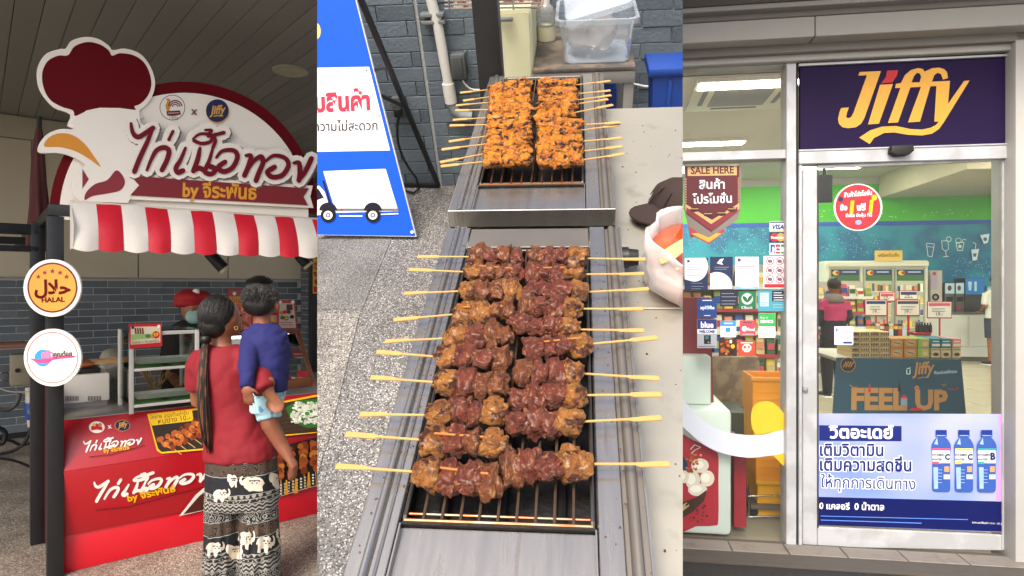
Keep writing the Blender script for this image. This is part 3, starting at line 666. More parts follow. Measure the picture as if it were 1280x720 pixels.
part(MB().hexa([(xa2 + .022, b2 + .012, ZTT + .06), (xb2 - .022, b2 + .012, ZTT + .06), (xb2 - .022, b2 + .016, ZTT + .06), (xa2 + .022, b2 + .016, ZTT + .06)], [(xa2 + .022, b3 + .004, zt2), (xb2 - .022, b3 + .004, zt2), (xb2 - .022, b3 + .008, zt2), (xa2 + .022, b3 + .008, zt2)]), 'front_pane', cg, t)
part(MB().box((xa2 + .05, b3 + .05, zt2 - .02), (xb2 - .05, b3 + .08, zt2 - .003)), 'tube_lamp', emis('cool_tube', '#f3f6ff', 5), t)
nn = V((0, -(zt2 - ZTT), b3 - b2)).normalized(); pr = Print(LF, (0, b2 + .01, ZTT), nn, .006, .0004)
for x0_, y0_, x1_, y1_ in ((372, 463, 385, 482), (366, 438, 380, 447), (352, 470, 364, 483)):
    pr.poly([(x0_, y1_), (x1_ + 2, y1_), (x1_, y0_), (x0_ - 1, y0_)], P_('tagred', '#d3262e')); pr.line([(x0_ + 1, (y0_+y1_)/2), (x1_, (y0_+y1_)/2)], 1, white); pr.line([(x0_ + 2, (y0_+y1_)/2 + 4), (x1_ - 1, (y0_+y1_)/2 + 4)], .8, white)
pr.part(t, 'price_tag')
# posters standing on the showcase
def table_poster(x0, y0, x1, y1, b, sl, label, paint):
    c4 = [LP(x0, y1, b), LP(x1 + sl, y1, b), LP(x1, y0, b), LP(x0, y0, b)]
    t = thing('menu_poster', label, 'poster', LF, c4[0]); part(MB().prism(c4, (0, .006, 0)), 'board', M('card_red', '#c01b22', .35), t)
    pr = Print(LF, (0, b, 0), NB, .001, .0003); paint(pr); pr.part(t); return t
def pa(pr):
    pr.rect(286, 364, 314, 415, P_('salmon', '#d8705c')); pr.rect(286, 363, 312, 370, P_('mauve', '#8c5b58')); pr.rect(287, 371, 312, 380, P_('mustard', '#cfa23a')); pr.text('ไก่ย่าง', 289, 379, 310, 379, redp); pr.circle(293, 367, 2.2, white)
    food(pr, 288, 384, 313, 414, 60, [P_('salmon2', '#e28b74'), P_('salmon3', '#c85a48'), P_('salmon4', '#efb09a'), P_('salmon5', '#b8503a')], (2, 4))
table_poster(284, 361, 316, 418, b3 + .1, 6, 'tall salmon-coloured food poster on the showcase, left of the boy', pa)
def pb(pr):
    pr.poly([(349, 410), (370, 410), (367, 379), (349, 379)], P_('pale_grey', '#b9b2a4')); pr.poly([(358, 388), (366, 387.5), (365.5, 380.5), (358, 380.5)], P_('dkplum', '#50282a'))
    for x, y, c_ in ((352, 391, orange), (356, 390, redp), (361, 390, P_('dk', '#4a2a20')), (353, 397, greenp), (358, 398, black_), (365, 396, black_)): pr.circle(x, y, 2.8, c_, 2.4)
    pr.circle(358, 398, 1.8, yel, 1.2); pr.line([(351, 403), (366, 403)], .8, redp); pr.line([(351, 406), (367, 406)], .6, brown); pr.circle(350.5, 377.5, 1.8, white); pr.circle(366, 377.5, 2.2, white)
table_poster(346.5, 376, 368.5, 412.5, b3 + .1, 3, 'red-bordered menu poster with dishes on the right end of the showcase', pb)
def pc(pr):
    pr.rect(337, 394, 346, 411, P_('pale_grey', '#b9b2a4')); pr.circle(341, 400, 3, yel, 2.5); pr.circle(343, 405, 2.6, greenp, 2)
table_poster(335, 391, 347.5, 413, b3 + .14, 2, 'small yellow and green menu card half behind the boy', pc)
t = thing('wall_poster', 'narrow orange food poster at the far right of the stall beside the black post', 'poster', LF, LP(391, 360, 1.3))
c4 = [LP(x, y, 1.3) for x, y in ((391.5, 367), (402, 367), (402, 323), (391.5, 323))]; part(MB().prism(c4, (0, .01, 0)), 'board', P_('mustard', '#cfa23a'), t)
pr = Print(LF, (0, 1.3, 0), NB, .001, .0003); food(pr, 393, 326, 401, 356, 40, skc, (1.5, 3)); pr.rect(392, 358, 402, 365, redp); pr.part(t)
q0, q1 = LP(390, 500, 1.32), LP(403, 500, 1.32); solo(MB().box((q0.x, 1.33, 0.005), (q1.x, 1.4, 2.1)), 'rear_post', blk, 'black steel post behind the right end of the stall carrying the narrow poster', 'post', LF, bevel=.003)
solo(MB().tube([LP(379, 388, 3.6), LP(400, 388, 3.6)], .006, 8), 'conduit', blk, 'thin dark conduit crossing the pale pillar', 'pipe', LF)
# switch box, plug and cables at the left
q = LP(13, 483, 3.4); q2 = LP(48, 442, 3.4)
t = thing('switch_box', 'beige metal switch box with round lock behind the round signs', 'switch box', LF, q)
bx = M('beige_metal', '#8f8771', .5, var=.06)
part(MB().box((q.x, 3.4, q.z), (q2.x, 3.6, q2.z)), 'box', bx, t, bevel=.006); part(MB().box((q.x + .01, 3.392, q.z + .01), (q2.x - .01, 3.4, q2.z - .01)), 'door', bx, t, bevel=.003)
p = LP(22, 463, 3.39); part(MB().tube([p + V((0, .0, 0)), p + V((0, -.01, 0))], .02, 16), 'lock', dark, t)
solo(MB().tube([p + V((0, .6, -.3)), p + V((0, .6, -.6))], .02), 'conduit', bx, 'short grey conduit on the slate brick wall under the switch box', 'pipe', LF) if False else None
q = LP(2, 478, 3.6); q2 = LP(11, 466, 3.6); solo(MB().box((q.x, 3.6, q.z), (q2.x, 3.7, q2.z)), 'socket_box', M('grey_plastic', '#4c5052', .5), 'small grey socket box left of the beige switch box', 'socket', LF, bevel=.006)
t = thing('power_plug', 'blue and white industrial power plug hanging below the switch box', 'plug', LF, LP(39, 530, 3.2))
wp = M('white_plastic', '#bdb9ae', .4); bp_ = M('blue_plastic', '#1c3f8f', .35)
p1_, p2_, p3_, p4_ = (LP(39, y, 3.2) for y in (484, 503, 524, 535))
part(MB().tube([p1_, p2_], [.045, .042], 20), 'socket_sleeve', wp, t, smooth=True); part(MB().tube([p2_, p2_ + (p3_-p2_)*.5, p3_], [.047, .052, .04], 20), 'collar', bp_, t, smooth=True); part(MB().tube([p3_, p4_], [.034, .024], 20), 'cable_gland', wp, t, smooth=True)
p5 = (p2_ + p3_) / 2 + V((0, -.05, -.0)); part(MB().tube([p5, p5 + V((0, -.012, 0))], [.03, .028], 18), 'cap', M('cap_grey', '#8d93a0', .4), t, smooth=True)
rub = M('black_rubber', '#101010', .6)
def cable(pts, b, r, lab, mat=rub):
    solo(MB().tube([LP(x, y, b if not isinstance(b, list) else b[i]) for i, (x, y) in enumerate(cr(pts, 5, False))], r, 8), 'power_cable', mat, lab, 'cable', LF, smooth=True)
cable([(38, 534), (34, 548), (20, 562), (-4, 568), (-20, 566)], 3.15, .014, 'black cable running from the blue plug to the left')
cable([(-6, 533), (6, 540), (4, 553), (-6, 556)], 3.3, .02, 'coiled black cable loop low on the slate wall')
cable([(-8, 572), (14, 575), (30, 580), (46, 588)], 2.6, .010, 'thin black cable trailing above the floor to the counter side')
cable([(-8, 548), (14, 551), (26, 556), (46, 552)], 3.5, .014, 'black cable lying along the foot of the slate wall')
cable([(-8, 482), (10, 489), (30, 490), (44, 488)], 3.1, .006, 'thin white cable strung below the switch box', wp)
cable([(-6, 511), (10, 512), (20, 505), (25, 492)], 3.4, .02, 'grey flexible hose curving down from the switch box', M('grey_hose', '#4b4c4a', .6))
# stacked pinkish slats/card resting on the box top-left
for i in range(3):
    q = LP(-10, 437 - i*2.2, 3.3); q2 = LP(33, 437 - i*2.2, 3.3); solo(MB().box((q.x, 3.3, q.z), (q2.x, 3.55, q.z + .02)), 'cardboard_sheet', M('pink_card_%d' % i, ['#8a5f50', '#9a7660', '#7a5146'][i], .7), '%s of three flat pinkish cardboard sheets lying on the switch box' % ['lowest', 'middle', 'topmost'][i], 'cardboard', LF)
# folded parasol behind the sign
t = thing('folded_parasol', 'folded dark red patio parasol standing behind the left edge of the sign', 'parasol', LF, LP(49, 300, .95))
pb_ = LP(49, 290, .95); pt_ = LP(46, 145, .95); cloth = M('parasol_cloth', '#5b2f30', .8, var=.35, vs=14, stretch=(4, 4, .6), bump=.3, bs=20)
part(MB().tube([V((pb_.x, .95, .02)), V((pb_.x, .95, pt_.z))], .014, 10), 'pole', blk, t)
mb = MB(); rings = []
for i in range(14):
    s = i / 13; z = pb_.z - .12 + (pt_.z - pb_.z + .08) * s; r_ = .05 * (1 - s) ** .6 + .008
    rings.append([V((pb_.x + r_ * (1 + .3 * math.cos(j * 2.1 + s * 3)) * math.cos(2*math.pi*j/20), .95 + r_ * (1 + .3 * math.cos(j * 2.1 + s*3)) * math.sin(2*math.pi*j/20), z)) for j in range(20)])
part(mb.loft(rings), 'canopy', cloth, t, smooth=2)

# ================================================================== PEOPLE at the stall
skin = M('skin_tan', '#8a583c', .5, sss=.08, var=.08, vs=10, bump=.15, bs=220); skin_b = M('skin_boy', '#7d4a33', .5, sss=.08, var=.08, vs=10)
hairm = M('black_hair', '#0d0a09', .42, var=.3, vs=60, stretch=(6, 6, 1), bump=.4, bs=90); hairb = M('brown_hair_tip', '#6b4024', .45, var=.4, vs=60, stretch=(8, 8, .7), bump=.5, bs=90, col2='#1a0f0a', cs=10)
def Q(px_, py_, d, dy=0): return W.dep(px_, py_, d + dy)
def ring(cx, cy, hw, dep, d, n=24, tilt=0, ph=0, fold=0):
    c = Q(cx, cy, d); rx = hw * d / F
    return [c + V((rx * math.cos(2*math.pi*j/n), dep * math.sin(2*math.pi*j/n) * (1 + fold * math.sin(j * 2.3 + ph)), tilt * math.cos(2*math.pi*j/n))) for j in range(n)]
def foot(mb, c, d, L=.22, w=.045):
    c = V(c); d = V(d).normalized(); mb.tube([c - d * L * .25 + V((0, 0, .03)), c + V((0, 0, .035)), c + d * L * .35 + V((0, 0, .028)), c + d * L * .6 + V((0, 0, .018))], [w * .75, w * .9, w, w * .5], 12, sq=.7)
def fingers(mb, palm, d, up, s=1.0, curl=.5, r=.0085, thumb=1):
    """five separate fingers leaving a palm at `palm`, pointing along d, curling towards -up"""
    d = V(d).normalized(); up = V(up).normalized(); side = d.cross(up).normalized()
    mb.ell(palm, (.04 * s, .04 * s, .016 * s), 12, 8, rot=Matrix((side, d, up)).transposed())
    for i, (o, L) in enumerate(((-.030, .062), (-.010, .07), (.010, .066), (.029, .052))):
        b = palm + side * o * s + d * .03 * s; p1 = b + d * L * .5 * s - up * L * .1 * curl; p2 = p1 + (d * (1 - curl * .5) - up * curl).normalized() * L * .3 * s; p3 = p2 + (d * (1 - curl) - up * curl * 1.2).normalized() * L * .28 * s
        mb.tube([b, p1, p2, p3], [r * s, r * .95 * s, r * .85 * s, r * .65 * s], 8)
    b = palm - side * .034 * s * thumb - d * .01 * s; mb.tube([b, b + (d * .6 - side * .7 * thumb).normalized() * .03 * s, b + (d * 1.1 - side * .75 * thumb - up * .3).normalized() * .055 * s], [r * 1.25 * s, r * 1.1 * s, r * .8 * s], 8)
DW = 3.15
wm = thing('person', 'woman seen from behind in a red T-shirt and elephant-print trousers carrying a small boy', 'person', W, Q(300, 600, DW) * 1)
INFO[wm][1].z = 0; wm.location.z = 0
b = MB()
b.loft([ring(300, 590, 38, .11, DW), ring(300, 560, 38, .115, DW), ring(290, 520, 27, .09, DW), ring(280, 470, 31, .09, DW), ring(277, 444, 30, .075, DW), ring(276, 432, 14, .05, DW)])
b.tube([Q(276, 440, DW), Q(277, 405, DW, .01)], [.05, .045], 14)
hc = Q(276, 397, DW); b.ell(hc + V((.012, .012, -.005)), (.072, .088, .098), 20, 14)
b.ell(hc + V((.03, .06, -.045)), (.045, .045, .05))                                 # jaw
b.ell(hc + V((.062, .075, -.015)), (.012, .016, .014)); b.ell(hc + V((.052, .085, -.048)), (.016, .012, .008)); b.ell(hc + V((.054, .083, -.06)), (.014, .012, .007))
b.ell(hc + V((.07, -.012, -.02)), (.008, .016, .026)); b.ell(hc + V((.078, -.014, -.014)), (.006, .01, .016))      # ear
sh = Q(322, 448, DW); el = Q(347, 508, DW, -.16); wr = Q(316, 492, DW, .10)
b.tube([sh, Q(332, 482, DW, -.17), el, (el + wr) / 2 + V((0, 0, .015)), wr], [.05, .046, .037, .034, .026], 14)
fingers(b, wr + V((-.05, .03, .0)), (-1, .35, .1), (0, .2, 1), 1, .5)
sl_ = Q(248, 448, DW); ell_ = Q(247, 500, DW, .1); wl_ = Q(300, 480, DW, .26)
b.tube([sl_, ell_, wl_], [.048, .042, .028], 14); fingers(b, wl_ + V((.05, .0, .01)), (1, 0, .15), (0, -.3, 1), 1, .6, thumb=-1)
for cx, tx in ((283, 280), (320, 323)):
    b.tube([Q(cx, 590, DW), Q((cx + tx) / 2, 655, DW, .0), Q(tx, 718, DW, .01), V((Q(tx, 718, DW).x, DW + .01, .05))], [.075, .055, .04, .036], 14)
    foot(b, (Q(tx, 718, DW).x, DW + .05, 0.012), (.25, 1, 0))
body = bake(b, .0085, 'body', 5); part(body, 'body', skin, wm, smooth=2)
# trousers (wide elephant-print)
def pants_mat():
    m = bpy.data.materials.new('elephant_print_cloth'); m.use_nodes = True; n = m.node_tree.nodes; l = m.node_tree.links; bs = n['Principled BSDF']
    tc = n.new('ShaderNodeTexCoord'); sx = n.new('ShaderNodeSeparateXYZ'); l.new(tc.outputs['Object'], sx.inputs[0])
    def math_(op, a, b=None, c=None):
        q = n.new('ShaderNodeMath'); q.operation = op
        for i, v in enumerate((a, b, c)):
            if v is None: continue
            if isinstance(v, (int, float)): q.inputs[i].default_value = v
            else: l.new(v, q.inputs[i])
        return q.outputs[0]
    nz = n.new('ShaderNodeTexNoise'); nz.inputs['Scale'].default_value = 7; l.new(tc.outputs['Object'], nz.inputs[0])
    z = math_('ADD', sx.outputs[2], math_('MULTIPLY', nz.outputs[0], .02))
    t = math_('FRACT', math_('ADD', math_('DIVIDE', z, .29), .652))       # 0..1 inside one repeat
    def band(a, b): return math_('MULTIPLY', math_('GREATER_THAN', t, a), math_('LESS_THAN', t, b))
    cb = n.new('ShaderNodeCombineXYZ'); l.new(sx.outputs[0], cb.inputs[0]); l.new(z, cb.inputs[2]); l.new(math_('MULTIPLY', sx.outputs[1], .6), cb.inputs[1])
    def vor(sc, feat='F1'):
        v = n.new('ShaderNodeTexVoronoi'); v.inputs['Scale'].default_value = sc; v.feature = feat; l.new(cb.outputs[0], v.inputs['Vector']); return v.outputs['Distance']
    v1, v2 = vor(36), vor(85)
    rings = math_('GREATER_THAN', math_('SINE', math_('MULTIPLY', v1, 24)), .5)
    dots = math_('LESS_THAN', v2, .38)
    zig = math_('GREATER_THAN', math_('SINE', math_('ADD', math_('MULTIPLY', z, 330), math_('MULTIPLY', math_('SINE', math_('MULTIPLY', sx.outputs[0], 230)), 1.6))), .1)
    sq = math_('GREATER_THAN', math_('ADD', math_('SINE', math_('MULTIPLY', sx.outputs[0], 240)), math_('SINE', math_('MULTIPLY', z, 220))), .5)
    wh = math_('ADD', math_('MULTIPLY', rings, band(0.0, .17)), math_('MULTIPLY', zig, band(.19, .33)))
    wh = math_('ADD', wh, math_('MULTIPLY', dots, band(.35, .40))); wh = math_('ADD', wh, math_('MULTIPLY', sq, band(.41, .47)))
    wh = math_('ADD', wh, math_('MULTIPLY', dots, band(.76, .775)))
    for e in (.18, .34, .405, .475, .765, .99): wh = math_('ADD', wh, math_('LESS_THAN', math_('ABSOLUTE', math_('SUBTRACT', t, e)), .006))
    wh = math_('MINIMUM', wh, 1)
    br = math_('MULTIPLY', math_('GREATER_THAN', math_('SINE', math_('MULTIPLY', vor(34), 34)), .0), band(.785, .98))
    m1 = n.new('ShaderNodeMix'); m1.data_type = 'RGBA'; m1.inputs[6].default_value = lin('#0b0d16') + (1,); m1.inputs[7].default_value = lin('#8f8c85') + (1,); l.new(wh, m1.inputs[0])
    m2 = n.new('ShaderNodeMix'); m2.data_type = 'RGBA'; l.new(br, m2.inputs[0]); l.new(m1.outputs[2], m2.inputs[6]); m2.inputs[7].default_value = lin('#54412f') + (1,)
    l.new(m2.outputs[2], bs.inputs['Base Color']); bs.inputs['Roughness'].default_value = .8
    return m
b = MB()
b.loft([ring(301, 566, 43, .125, DW), ring(302, 585, 44, .13, DW), ring(302, 605, 45, .13, DW), ring(302, 625, 46, .125, DW), ring(302, 632, 44.5, .12, DW)])
for cx0, cx1, hw0, hw1 in ((280, 277, 21.5, 21), (324, 325.5, 21.5, 25)):
    rg = []
    for i in range(12):
        s = i / 11; py = 610 + (741 - 10 - 610) * s
        rg.append(ring(cx0 + (cx1 - cx0) * s + .8 * math.sin(s * 9 + cx0), py, hw0 + (hw1 - hw0) * s, .10 + .01 * s, DW, 32, ph=cx0 + s * 4, fold=.08 + .1 * s))
    b.loft(rg)
tr = bake(b, .008, 'trousers', 4, lambda p, n_: .007 * noise.noise(V((p.x * 22, p.y * 22, p.z * 5))) + .003 * noise.noise(p * 30))
trp = part(tr, 'trousers', pants_mat(), wm, label='navy and white trousers with rows of elephants', smooth=2)
bvh = BVHTree.FromPolygons([tuple(v) for v in tr.v], tr.f)
def drape(mb, pts, bv, mat, lift=.0025, cuts=2):
    bm = bmesh.new(); f = bm.faces.new([bm.verts.new((x, y, 0)) for x, y in pts]); bmesh.ops.triangulate(bm, faces=[f])
    for _ in range(cuts):
        bmesh.ops.subdivide_edges(bm, edges=[e for e in bm.edges if e.calc_length() > 2.5], cuts=1); bmesh.ops.triangulate(bm, faces=bm.faces)
    vs = []; ok = True
    for v in bm.verts:
        d = W.ray(v.co.x, v.co.y).normalized(); h = bv.ray_cast(CAM, d)
        if h[0] is None: ok = False; vs.append(None)
        else: vs.append(h[0] - d * lift)
    if not ok:
        good = [v for v in vs if v]
        if not good: bm.free(); return
    bm.verts.index_update(); fs = [[v.index for v in f.verts] for f in bm.faces if all(vs[v.index] is not None for v in f.verts)]
    mb.add([v if v else V((0, 0, 0)) for v in vs], fs, mat); bm.free()
EL = [(0, .30), (.04, .12), (.12, .03), (.14, .13), (.09, .22), (.1, .36), (.2, .42), (.22, .22), (.34, .08), (.48, .16), (.62, .1), (.8, .14), (.93, .28), (1, .5), (.95, .55), (.92, .45), (.9, .7), (.93, .95), (.76, .97), (.74, .75), (.6, .72), (.55, .93), (.4, .98), (.37, .75), (.28, .66), (.2, .74), (.17, .6), (.08, .58), (.02, .46)]
cream = P_('elephant', '#c9bfae'); ink = P_('ink', '#3a3a44')
mb = MB()
for x, y, w, h, fl_ in ((299, 594, 32, 21, 0), (336, 590, 24, 22, 0), (284, 592, 13, 18, 0), (266, 610, 22, 18, 1), (257, 676, 24, 20, 1), (282, 680, 22, 20, 0), (297, 662, 22, 26, 1), (320, 668, 24, 24, 1), (345, 660, 14, 22, 0)):
    pts = [((x + (1 - u if fl_ else u) * w), y + v_ * h) for u, v_ in EL]
    drape(mb, pts, bvh, cream)
    for k in range(5):
        cx, cy = x + w * (.42 + .09 * k), y + h * (.35 + .12 * (k % 2)); drape(mb, circ(cx, cy, 1.2, 1.0, 6), bvh, ink, .0035, 0)
    drape(mb, [(x + w*.38, y + h*.3), (x + w*.8, y + h*.28), (x + w*.8, y + h*.33), (x + w*.38, y + h*.35)], bvh, ink, .0033, 0)
part(mb, 'elephant_print', None, wm, kind='stuff', normals=False)
# T-shirt
b = MB()
b.loft([ring(301, 573, 44, .135, DW), ring(300, 560, 43, .135, DW), ring(295, 540, 39, .125, DW), ring(286, 510, 33, .112, DW), ring(281, 485, 34, .112, DW), ring(278, 462, 36, .112, DW), ring(277, 448, 35, .10, DW), ring(277, 438, 29, .085, DW), ring(278, 432, 18, .065, DW)])
b.tube([Q(303, 446, DW), Q(316, 455, DW, -.06), Q(326, 474, DW, -.15), Q(331, 488, DW, -.18)], [.06, .058, .052, .049], 18)
b.tube([Q(255, 446, DW), Q(247, 458, DW, .01), Q(246, 486, DW, .04)], [.06, .058, .05], 18)
ts = bake(b, .009, 'shirt', 5, lambda p, n_: .008 * noise.noise(V((p.x * 10 + p.z * 7, p.y * 8, p.z * 5 - p.x * 9))) + .007 * abs(noise.noise(V((p.x * 14 - p.z * 9, p.y * 10, p.z * 9 + p.x * 8)))) + .002 * noise.noise(p * 30))
part(ts, 'tshirt', M('red_cotton', '#780818', .8, var=.08, vs=6, bump=.08, bs=300), wm, smooth=2)
# hair with ponytail
b = MB(); b.ell(hc + V((-.012, -.012, .016)), (.083, .094, .095), 22, 16); b.ell(hc + V((-.02, -.03, -.03)), (.075, .072, .07)); b.ell(hc + V((-.035, -.05, -.055)), (.04, .04, .045))
hb = bake(b, .008, 'hair', 3, lambda p, n_: .004 * noise.noise(V((p.x * 60, p.y * 60, p.z * 12))))
hr = part(hb, 'hair', hairm, wm, smooth=2)
pt0 = Q(257, 423, DW, -.09)
mbs = [MB(), MB()]
for k in range(150):
    a_ = k * 2.399; rr_k = .013 * math.sqrt(k / 150); o_ = V((rr_k * math.cos(a_), rr_k * math.sin(a_), 0)); e = random.uniform(.8, 1.04); ph = random.uniform(0, 6)
    pts = []
    for i in range(12):
        s = i / 11 * e; sp = .9 + .95 * math.sin(min(1, s) * 2.6) - .5 * max(0, s - .6); x = 257 + (-6 * math.sin(s * 2.2) + 8.5 * s * s)
        pts.append(Q(x + .25 * math.sin(ph + s * 7), 423 + 140 * s, DW, -.085 - .055 * math.sin(s * 2.3)) + o_ * sp)
    mbs[0 if (k % 3 == 0) else 1].tube(pts, [.0028] + [.0034] * 9 + [.0022, .0005], 5)
part(mbs[0], 'ponytail', hairm, wm, smooth=2, kind='stuff'); part(mbs[1], 'ponytail', hairb, wm, smooth=2, kind='stuff')
mb = MB(); hc2 = hc + V((-.012, -.012, .018)); tie = Q(257, 423, DW, -.085)
for k in range(520):
    th = random.uniform(-2.9, .7) + 3.14159 / 2 * 0; ph = random.uniform(-.5, 1.5); n0 = V((math.cos(ph) * math.cos(th), math.cos(ph) * math.sin(th), math.sin(ph))); n1 = (tie - hc2); n1 = V((n1.x / .088, n1.y / .098, n1.z / .098)).normalized()
    if n0.dot(n1) > .97: continue
    pts = []
    for i in range(7):
        s = i / 6; n_ = (n0 * (1 - s) + n1 * s).normalized(); r_ = 1.015 + .012 * random.random() * (1 - s); pts.append(hc2 + V((n_.x * .084, n_.y * .095, n_.z * .096)) * r_)
    mb.tube(pts, [.0006] + [.0016] * 5 + [.001], 4, cap=False)
part(mb, 'hair_strand', hairm, wm, kind='stuff', smooth=2)
part(MB().tube([pt0 + V((-.0, 0, .012)), pt0 + V((0, 0, -.018))], .026, 14), 'hair_tie', black_, wm, smooth=2)
part(MB().tube([hc + V((.085, -.02, -.05)) + V((.009 * math.cos(a_), 0, .009 * math.sin(a_))) for a_ in [i * math.pi / 6 for i in range(13)]], .0022, 6), 'earring', M('gold_metal', '#c9a24a', .25, metal=1), wm)
for sx in (1,):
    mb = MB(); mb.ell(hc + V((.066, .075, .008)), (.008, .008, .006)); part(mb, 'eye', black_, wm, smooth=2)
# boy
DB = 3.10
by = thing('person', 'small boy in a navy sweater carried on the woman\'s right hip', 'person', W, Q(335, 560, DB))
b = MB(); h2 = Q(326, 376, DB); b.ell(h2 + V((0, .01, 0)), (.073, .08, .083), 20, 14); b.ell(h2 + V((.005, .055, -.035)), (.05, .04, .045))
for s_ in (-1, 1): b.ell(h2 + V((.082 * s_, .0, -.03)), (.01, .018, .026))
b.ell(h2 + V((.006, .1, -.015)), (.012, .012, .012)); b.ell(h2 + V((.006, .092, -.045)), (.018, .01, .007))
b.tube([Q(327, 395, DB), Q(329, 412, DB, 0)], [.042, .045], 12)
b.loft([ring(338, 495, 18, .08, DB), ring(336, 470, 19, .08, DB), ring(333, 440, 22, .08, DB), ring(331, 415, 20, .06, DB)])
b.tube([Q(312, 425, DB), Q(310, 455, DB, -.13), Q(308, 482, DB, -.19)], [.034, .03, .02], 12); fingers(b, Q(309, 489, DB, -.205), (.1, .1, -1), (0, -1, 0), .72, .3)
b.tube([Q(350, 425, DB), Q(354, 450, DB, .08), Q(335, 470, DB, .15)], [.034, .03, .02], 12); fingers(b, Q(330, 472, DB, .17), (-1, .2, -.1), (0, 1, 0), .72, .5)
ank = Q(362, 573, DB, -.02)
b.tube([Q(334, 505, DB), Q(338, 532, DB, -.02), Q(352, 556, DB, -.01), ank], [.055, .042, .034, .024], 14)
b.tube([ank, Q(367, 581, DB, -.02), Q(366, 592, DB, .0), Q(364, 599, DB, .02)], [.026, .03, .026, .014], 12, sq=.75)
for i in range(5): b.tube([Q(361.5 + i*1.9, 593 - i*.7, DB, .0), Q(361 + i * 2.1, 600 - i * 1.1, DB, .01)], [.0085, .007], 7)
b.tube([Q(326, 505, DB, .1), Q(315, 535, DB, .2), Q(318, 570, DB, .26)], [.05, .038, .026], 12); b.tube([Q(318, 570, DB, .26), Q(322, 584, DB, .3)], [.026, .018], 10)
part(bake(b, .0065, 'body', 4), 'body', skin_b, by, smooth=2)
b = MB(); b.loft([ring(337, 488, 21, .09, DB), ring(337, 476, 22, .095, DB), ring(335, 450, 24, .095, DB), ring(333, 425, 25, .09, DB), ring(331, 411, 20, .07, DB), ring(330, 404, 12, .05, DB)])
b.tube([Q(315, 418, DB), Q(311, 438, DB, -.08), Q(310, 460, DB, -.16), Q(308, 484, DB, -.195)], [.045, .042, .036, .029], 16)
b.tube([Q(347, 418, DB), Q(354, 440, DB, .04), Q(352, 458, DB, .10)], [.043, .04, .034], 16)
part(bake(b, .0075, 'sweater', 4, lambda p, n_: .008 * noise.noise(V((p.x * 12 + p.z * 8, p.y * 9, p.z * 7 - p.x * 10))) + .009 * abs(noise.noise(V((p.x * 16 - p.z * 12, p.y * 12, p.z * 12 + p.x * 10)))) + .002 * noise.noise(p * 34)), 'sweater', M('navy_jersey', '#171a58', .85, var=.1, bump=.08, bs=250), by, smooth=2)
b = MB(); b.loft([ring(337, 484, 21, .088, DB), ring(334, 500, 20, .088, DB), ring(331, 514, 18, .08, DB)]); b.tube([Q(333, 500, DB), Q(337, 524, DB, -.015)], [.066, .058], 16)
part(bake(b, .008, 'shorts', 3), 'shorts', M('floral_shorts', '#9fc8d2', .8, col2='#5b86a8', cs=22, cth=(.55, .6), bump=.1), by, smooth=2)
b = MB(); b.ell(h2 + V((0, -.012, .02)), (.08, .086, .085), 20, 14); b.ell(h2 + V((0, -.03, -.015)), (.076, .068, .06))
hb = part(bake(b, .007, 'hair', 3, lambda p, n_: .0015 * noise.noise(p * 30)), 'hair', hairm, by, smooth=2)
mb = MB()
for k in range(1500):
    th, ph = random.uniform(0, 6.28), random.uniform(-.15, 1.45); n_ = V((math.cos(ph) * math.cos(th), math.cos(ph) * math.sin(th), math.sin(ph)))
    p = h2 + V((0, -.012, .02)) + V((n_.x * .078, n_.y * .084, n_.z * .083)); p = p - n_ * .002; q = p + (n_ * .45 + V((random.uniform(-.25, .25), -.1, -.75 if n_.z < .75 else .1))).normalized() * random.uniform(.014, .026); mb.tube([p, (p + q) / 2 + n_ * .002, q], [.0016, .0014, .0004], 4, cap=False)
part(mb, 'hair_tuft', hairm, by, kind='stuff')
# seller
DS = 4.35
se = thing('person', 'seller in black with a red cap and face mask bending behind the counter', 'person', W, Q(245, 500, DS)); INFO[se][1].z = 0; se.location.z = 0
b = MB(); h3 = Q(243, 386, DS); b.ell(h3, (.085, .09, .105), 20, 14); b.ell(h3 + V((.02, -.05, -.05)), (.05, .045, .05)); b.ell(h3 + V((-.085, 0, -.01)), (.01, .018, .028)); b.ell(h3 + V((.035, -.09, -.01)), (.012, .014, .016))
b.tube([h3 + V((-.02, .03, -.06)), Q(236, 410, DS, .05)], .05, 12)
b.loft([ring(236, 620, 26, .1, DS), ring(236, 560, 28, .12, DS), ring(236, 500, 26, .11, DS), ring(236, 440, 30, .11, DS), ring(237, 412, 26, .08, DS)])
b.tube([Q(215, 425, DS), Q(208, 460, DS), Q(222, 480, DS, -.2)], [.05, .042, .03], 12); fingers(b, Q(226, 482, DS, -.26), (.3, -1, -.2), (0, 0, 1), 1, .5)
b.tube([Q(258, 425, DS), Q(266, 460, DS), Q(252, 478, DS, -.22)], [.05, .042, .03], 12); fingers(b, Q(249, 479, DS, -.28), (-.2, -1, -.2), (0, 0, 1), 1, .5, thumb=-1)
for cx in (226, 246): b.tube([Q(cx, 590, DS), V((Q(cx, 600, DS).x, DS, .5)), V((Q(cx, 600, DS).x, DS, .05))], [.08, .055, .04], 12); foot(b, (Q(cx, 600, DS).x, DS - .05, .012), (0, -1, 0))
part(bake(b, .011, 'body', 4), 'body', skin, se, smooth=2)
b = MB(); b.loft([ring(236, 560, 32, .14, DS), ring(236, 500, 31, .13, DS), ring(236, 440, 34, .125, DS), ring(237, 418, 32, .11, DS), ring(238, 406, 22, .08, DS), ring(239, 400, 12, .06, DS)])
b.tube([Q(218, 418, DS), Q(209, 452, DS)], [.066, .056], 14); b.tube([Q(256, 418, DS), Q(265, 452, DS)], [.066, .056], 14)
part(bake(b, .011, 'shirt', 4, lambda p, n_: .006 * noise.noise(p * 14)), 'black_shirt', M('black_cotton', '#0c0c0e', .85, bump=.1, bs=200), se, smooth=2)
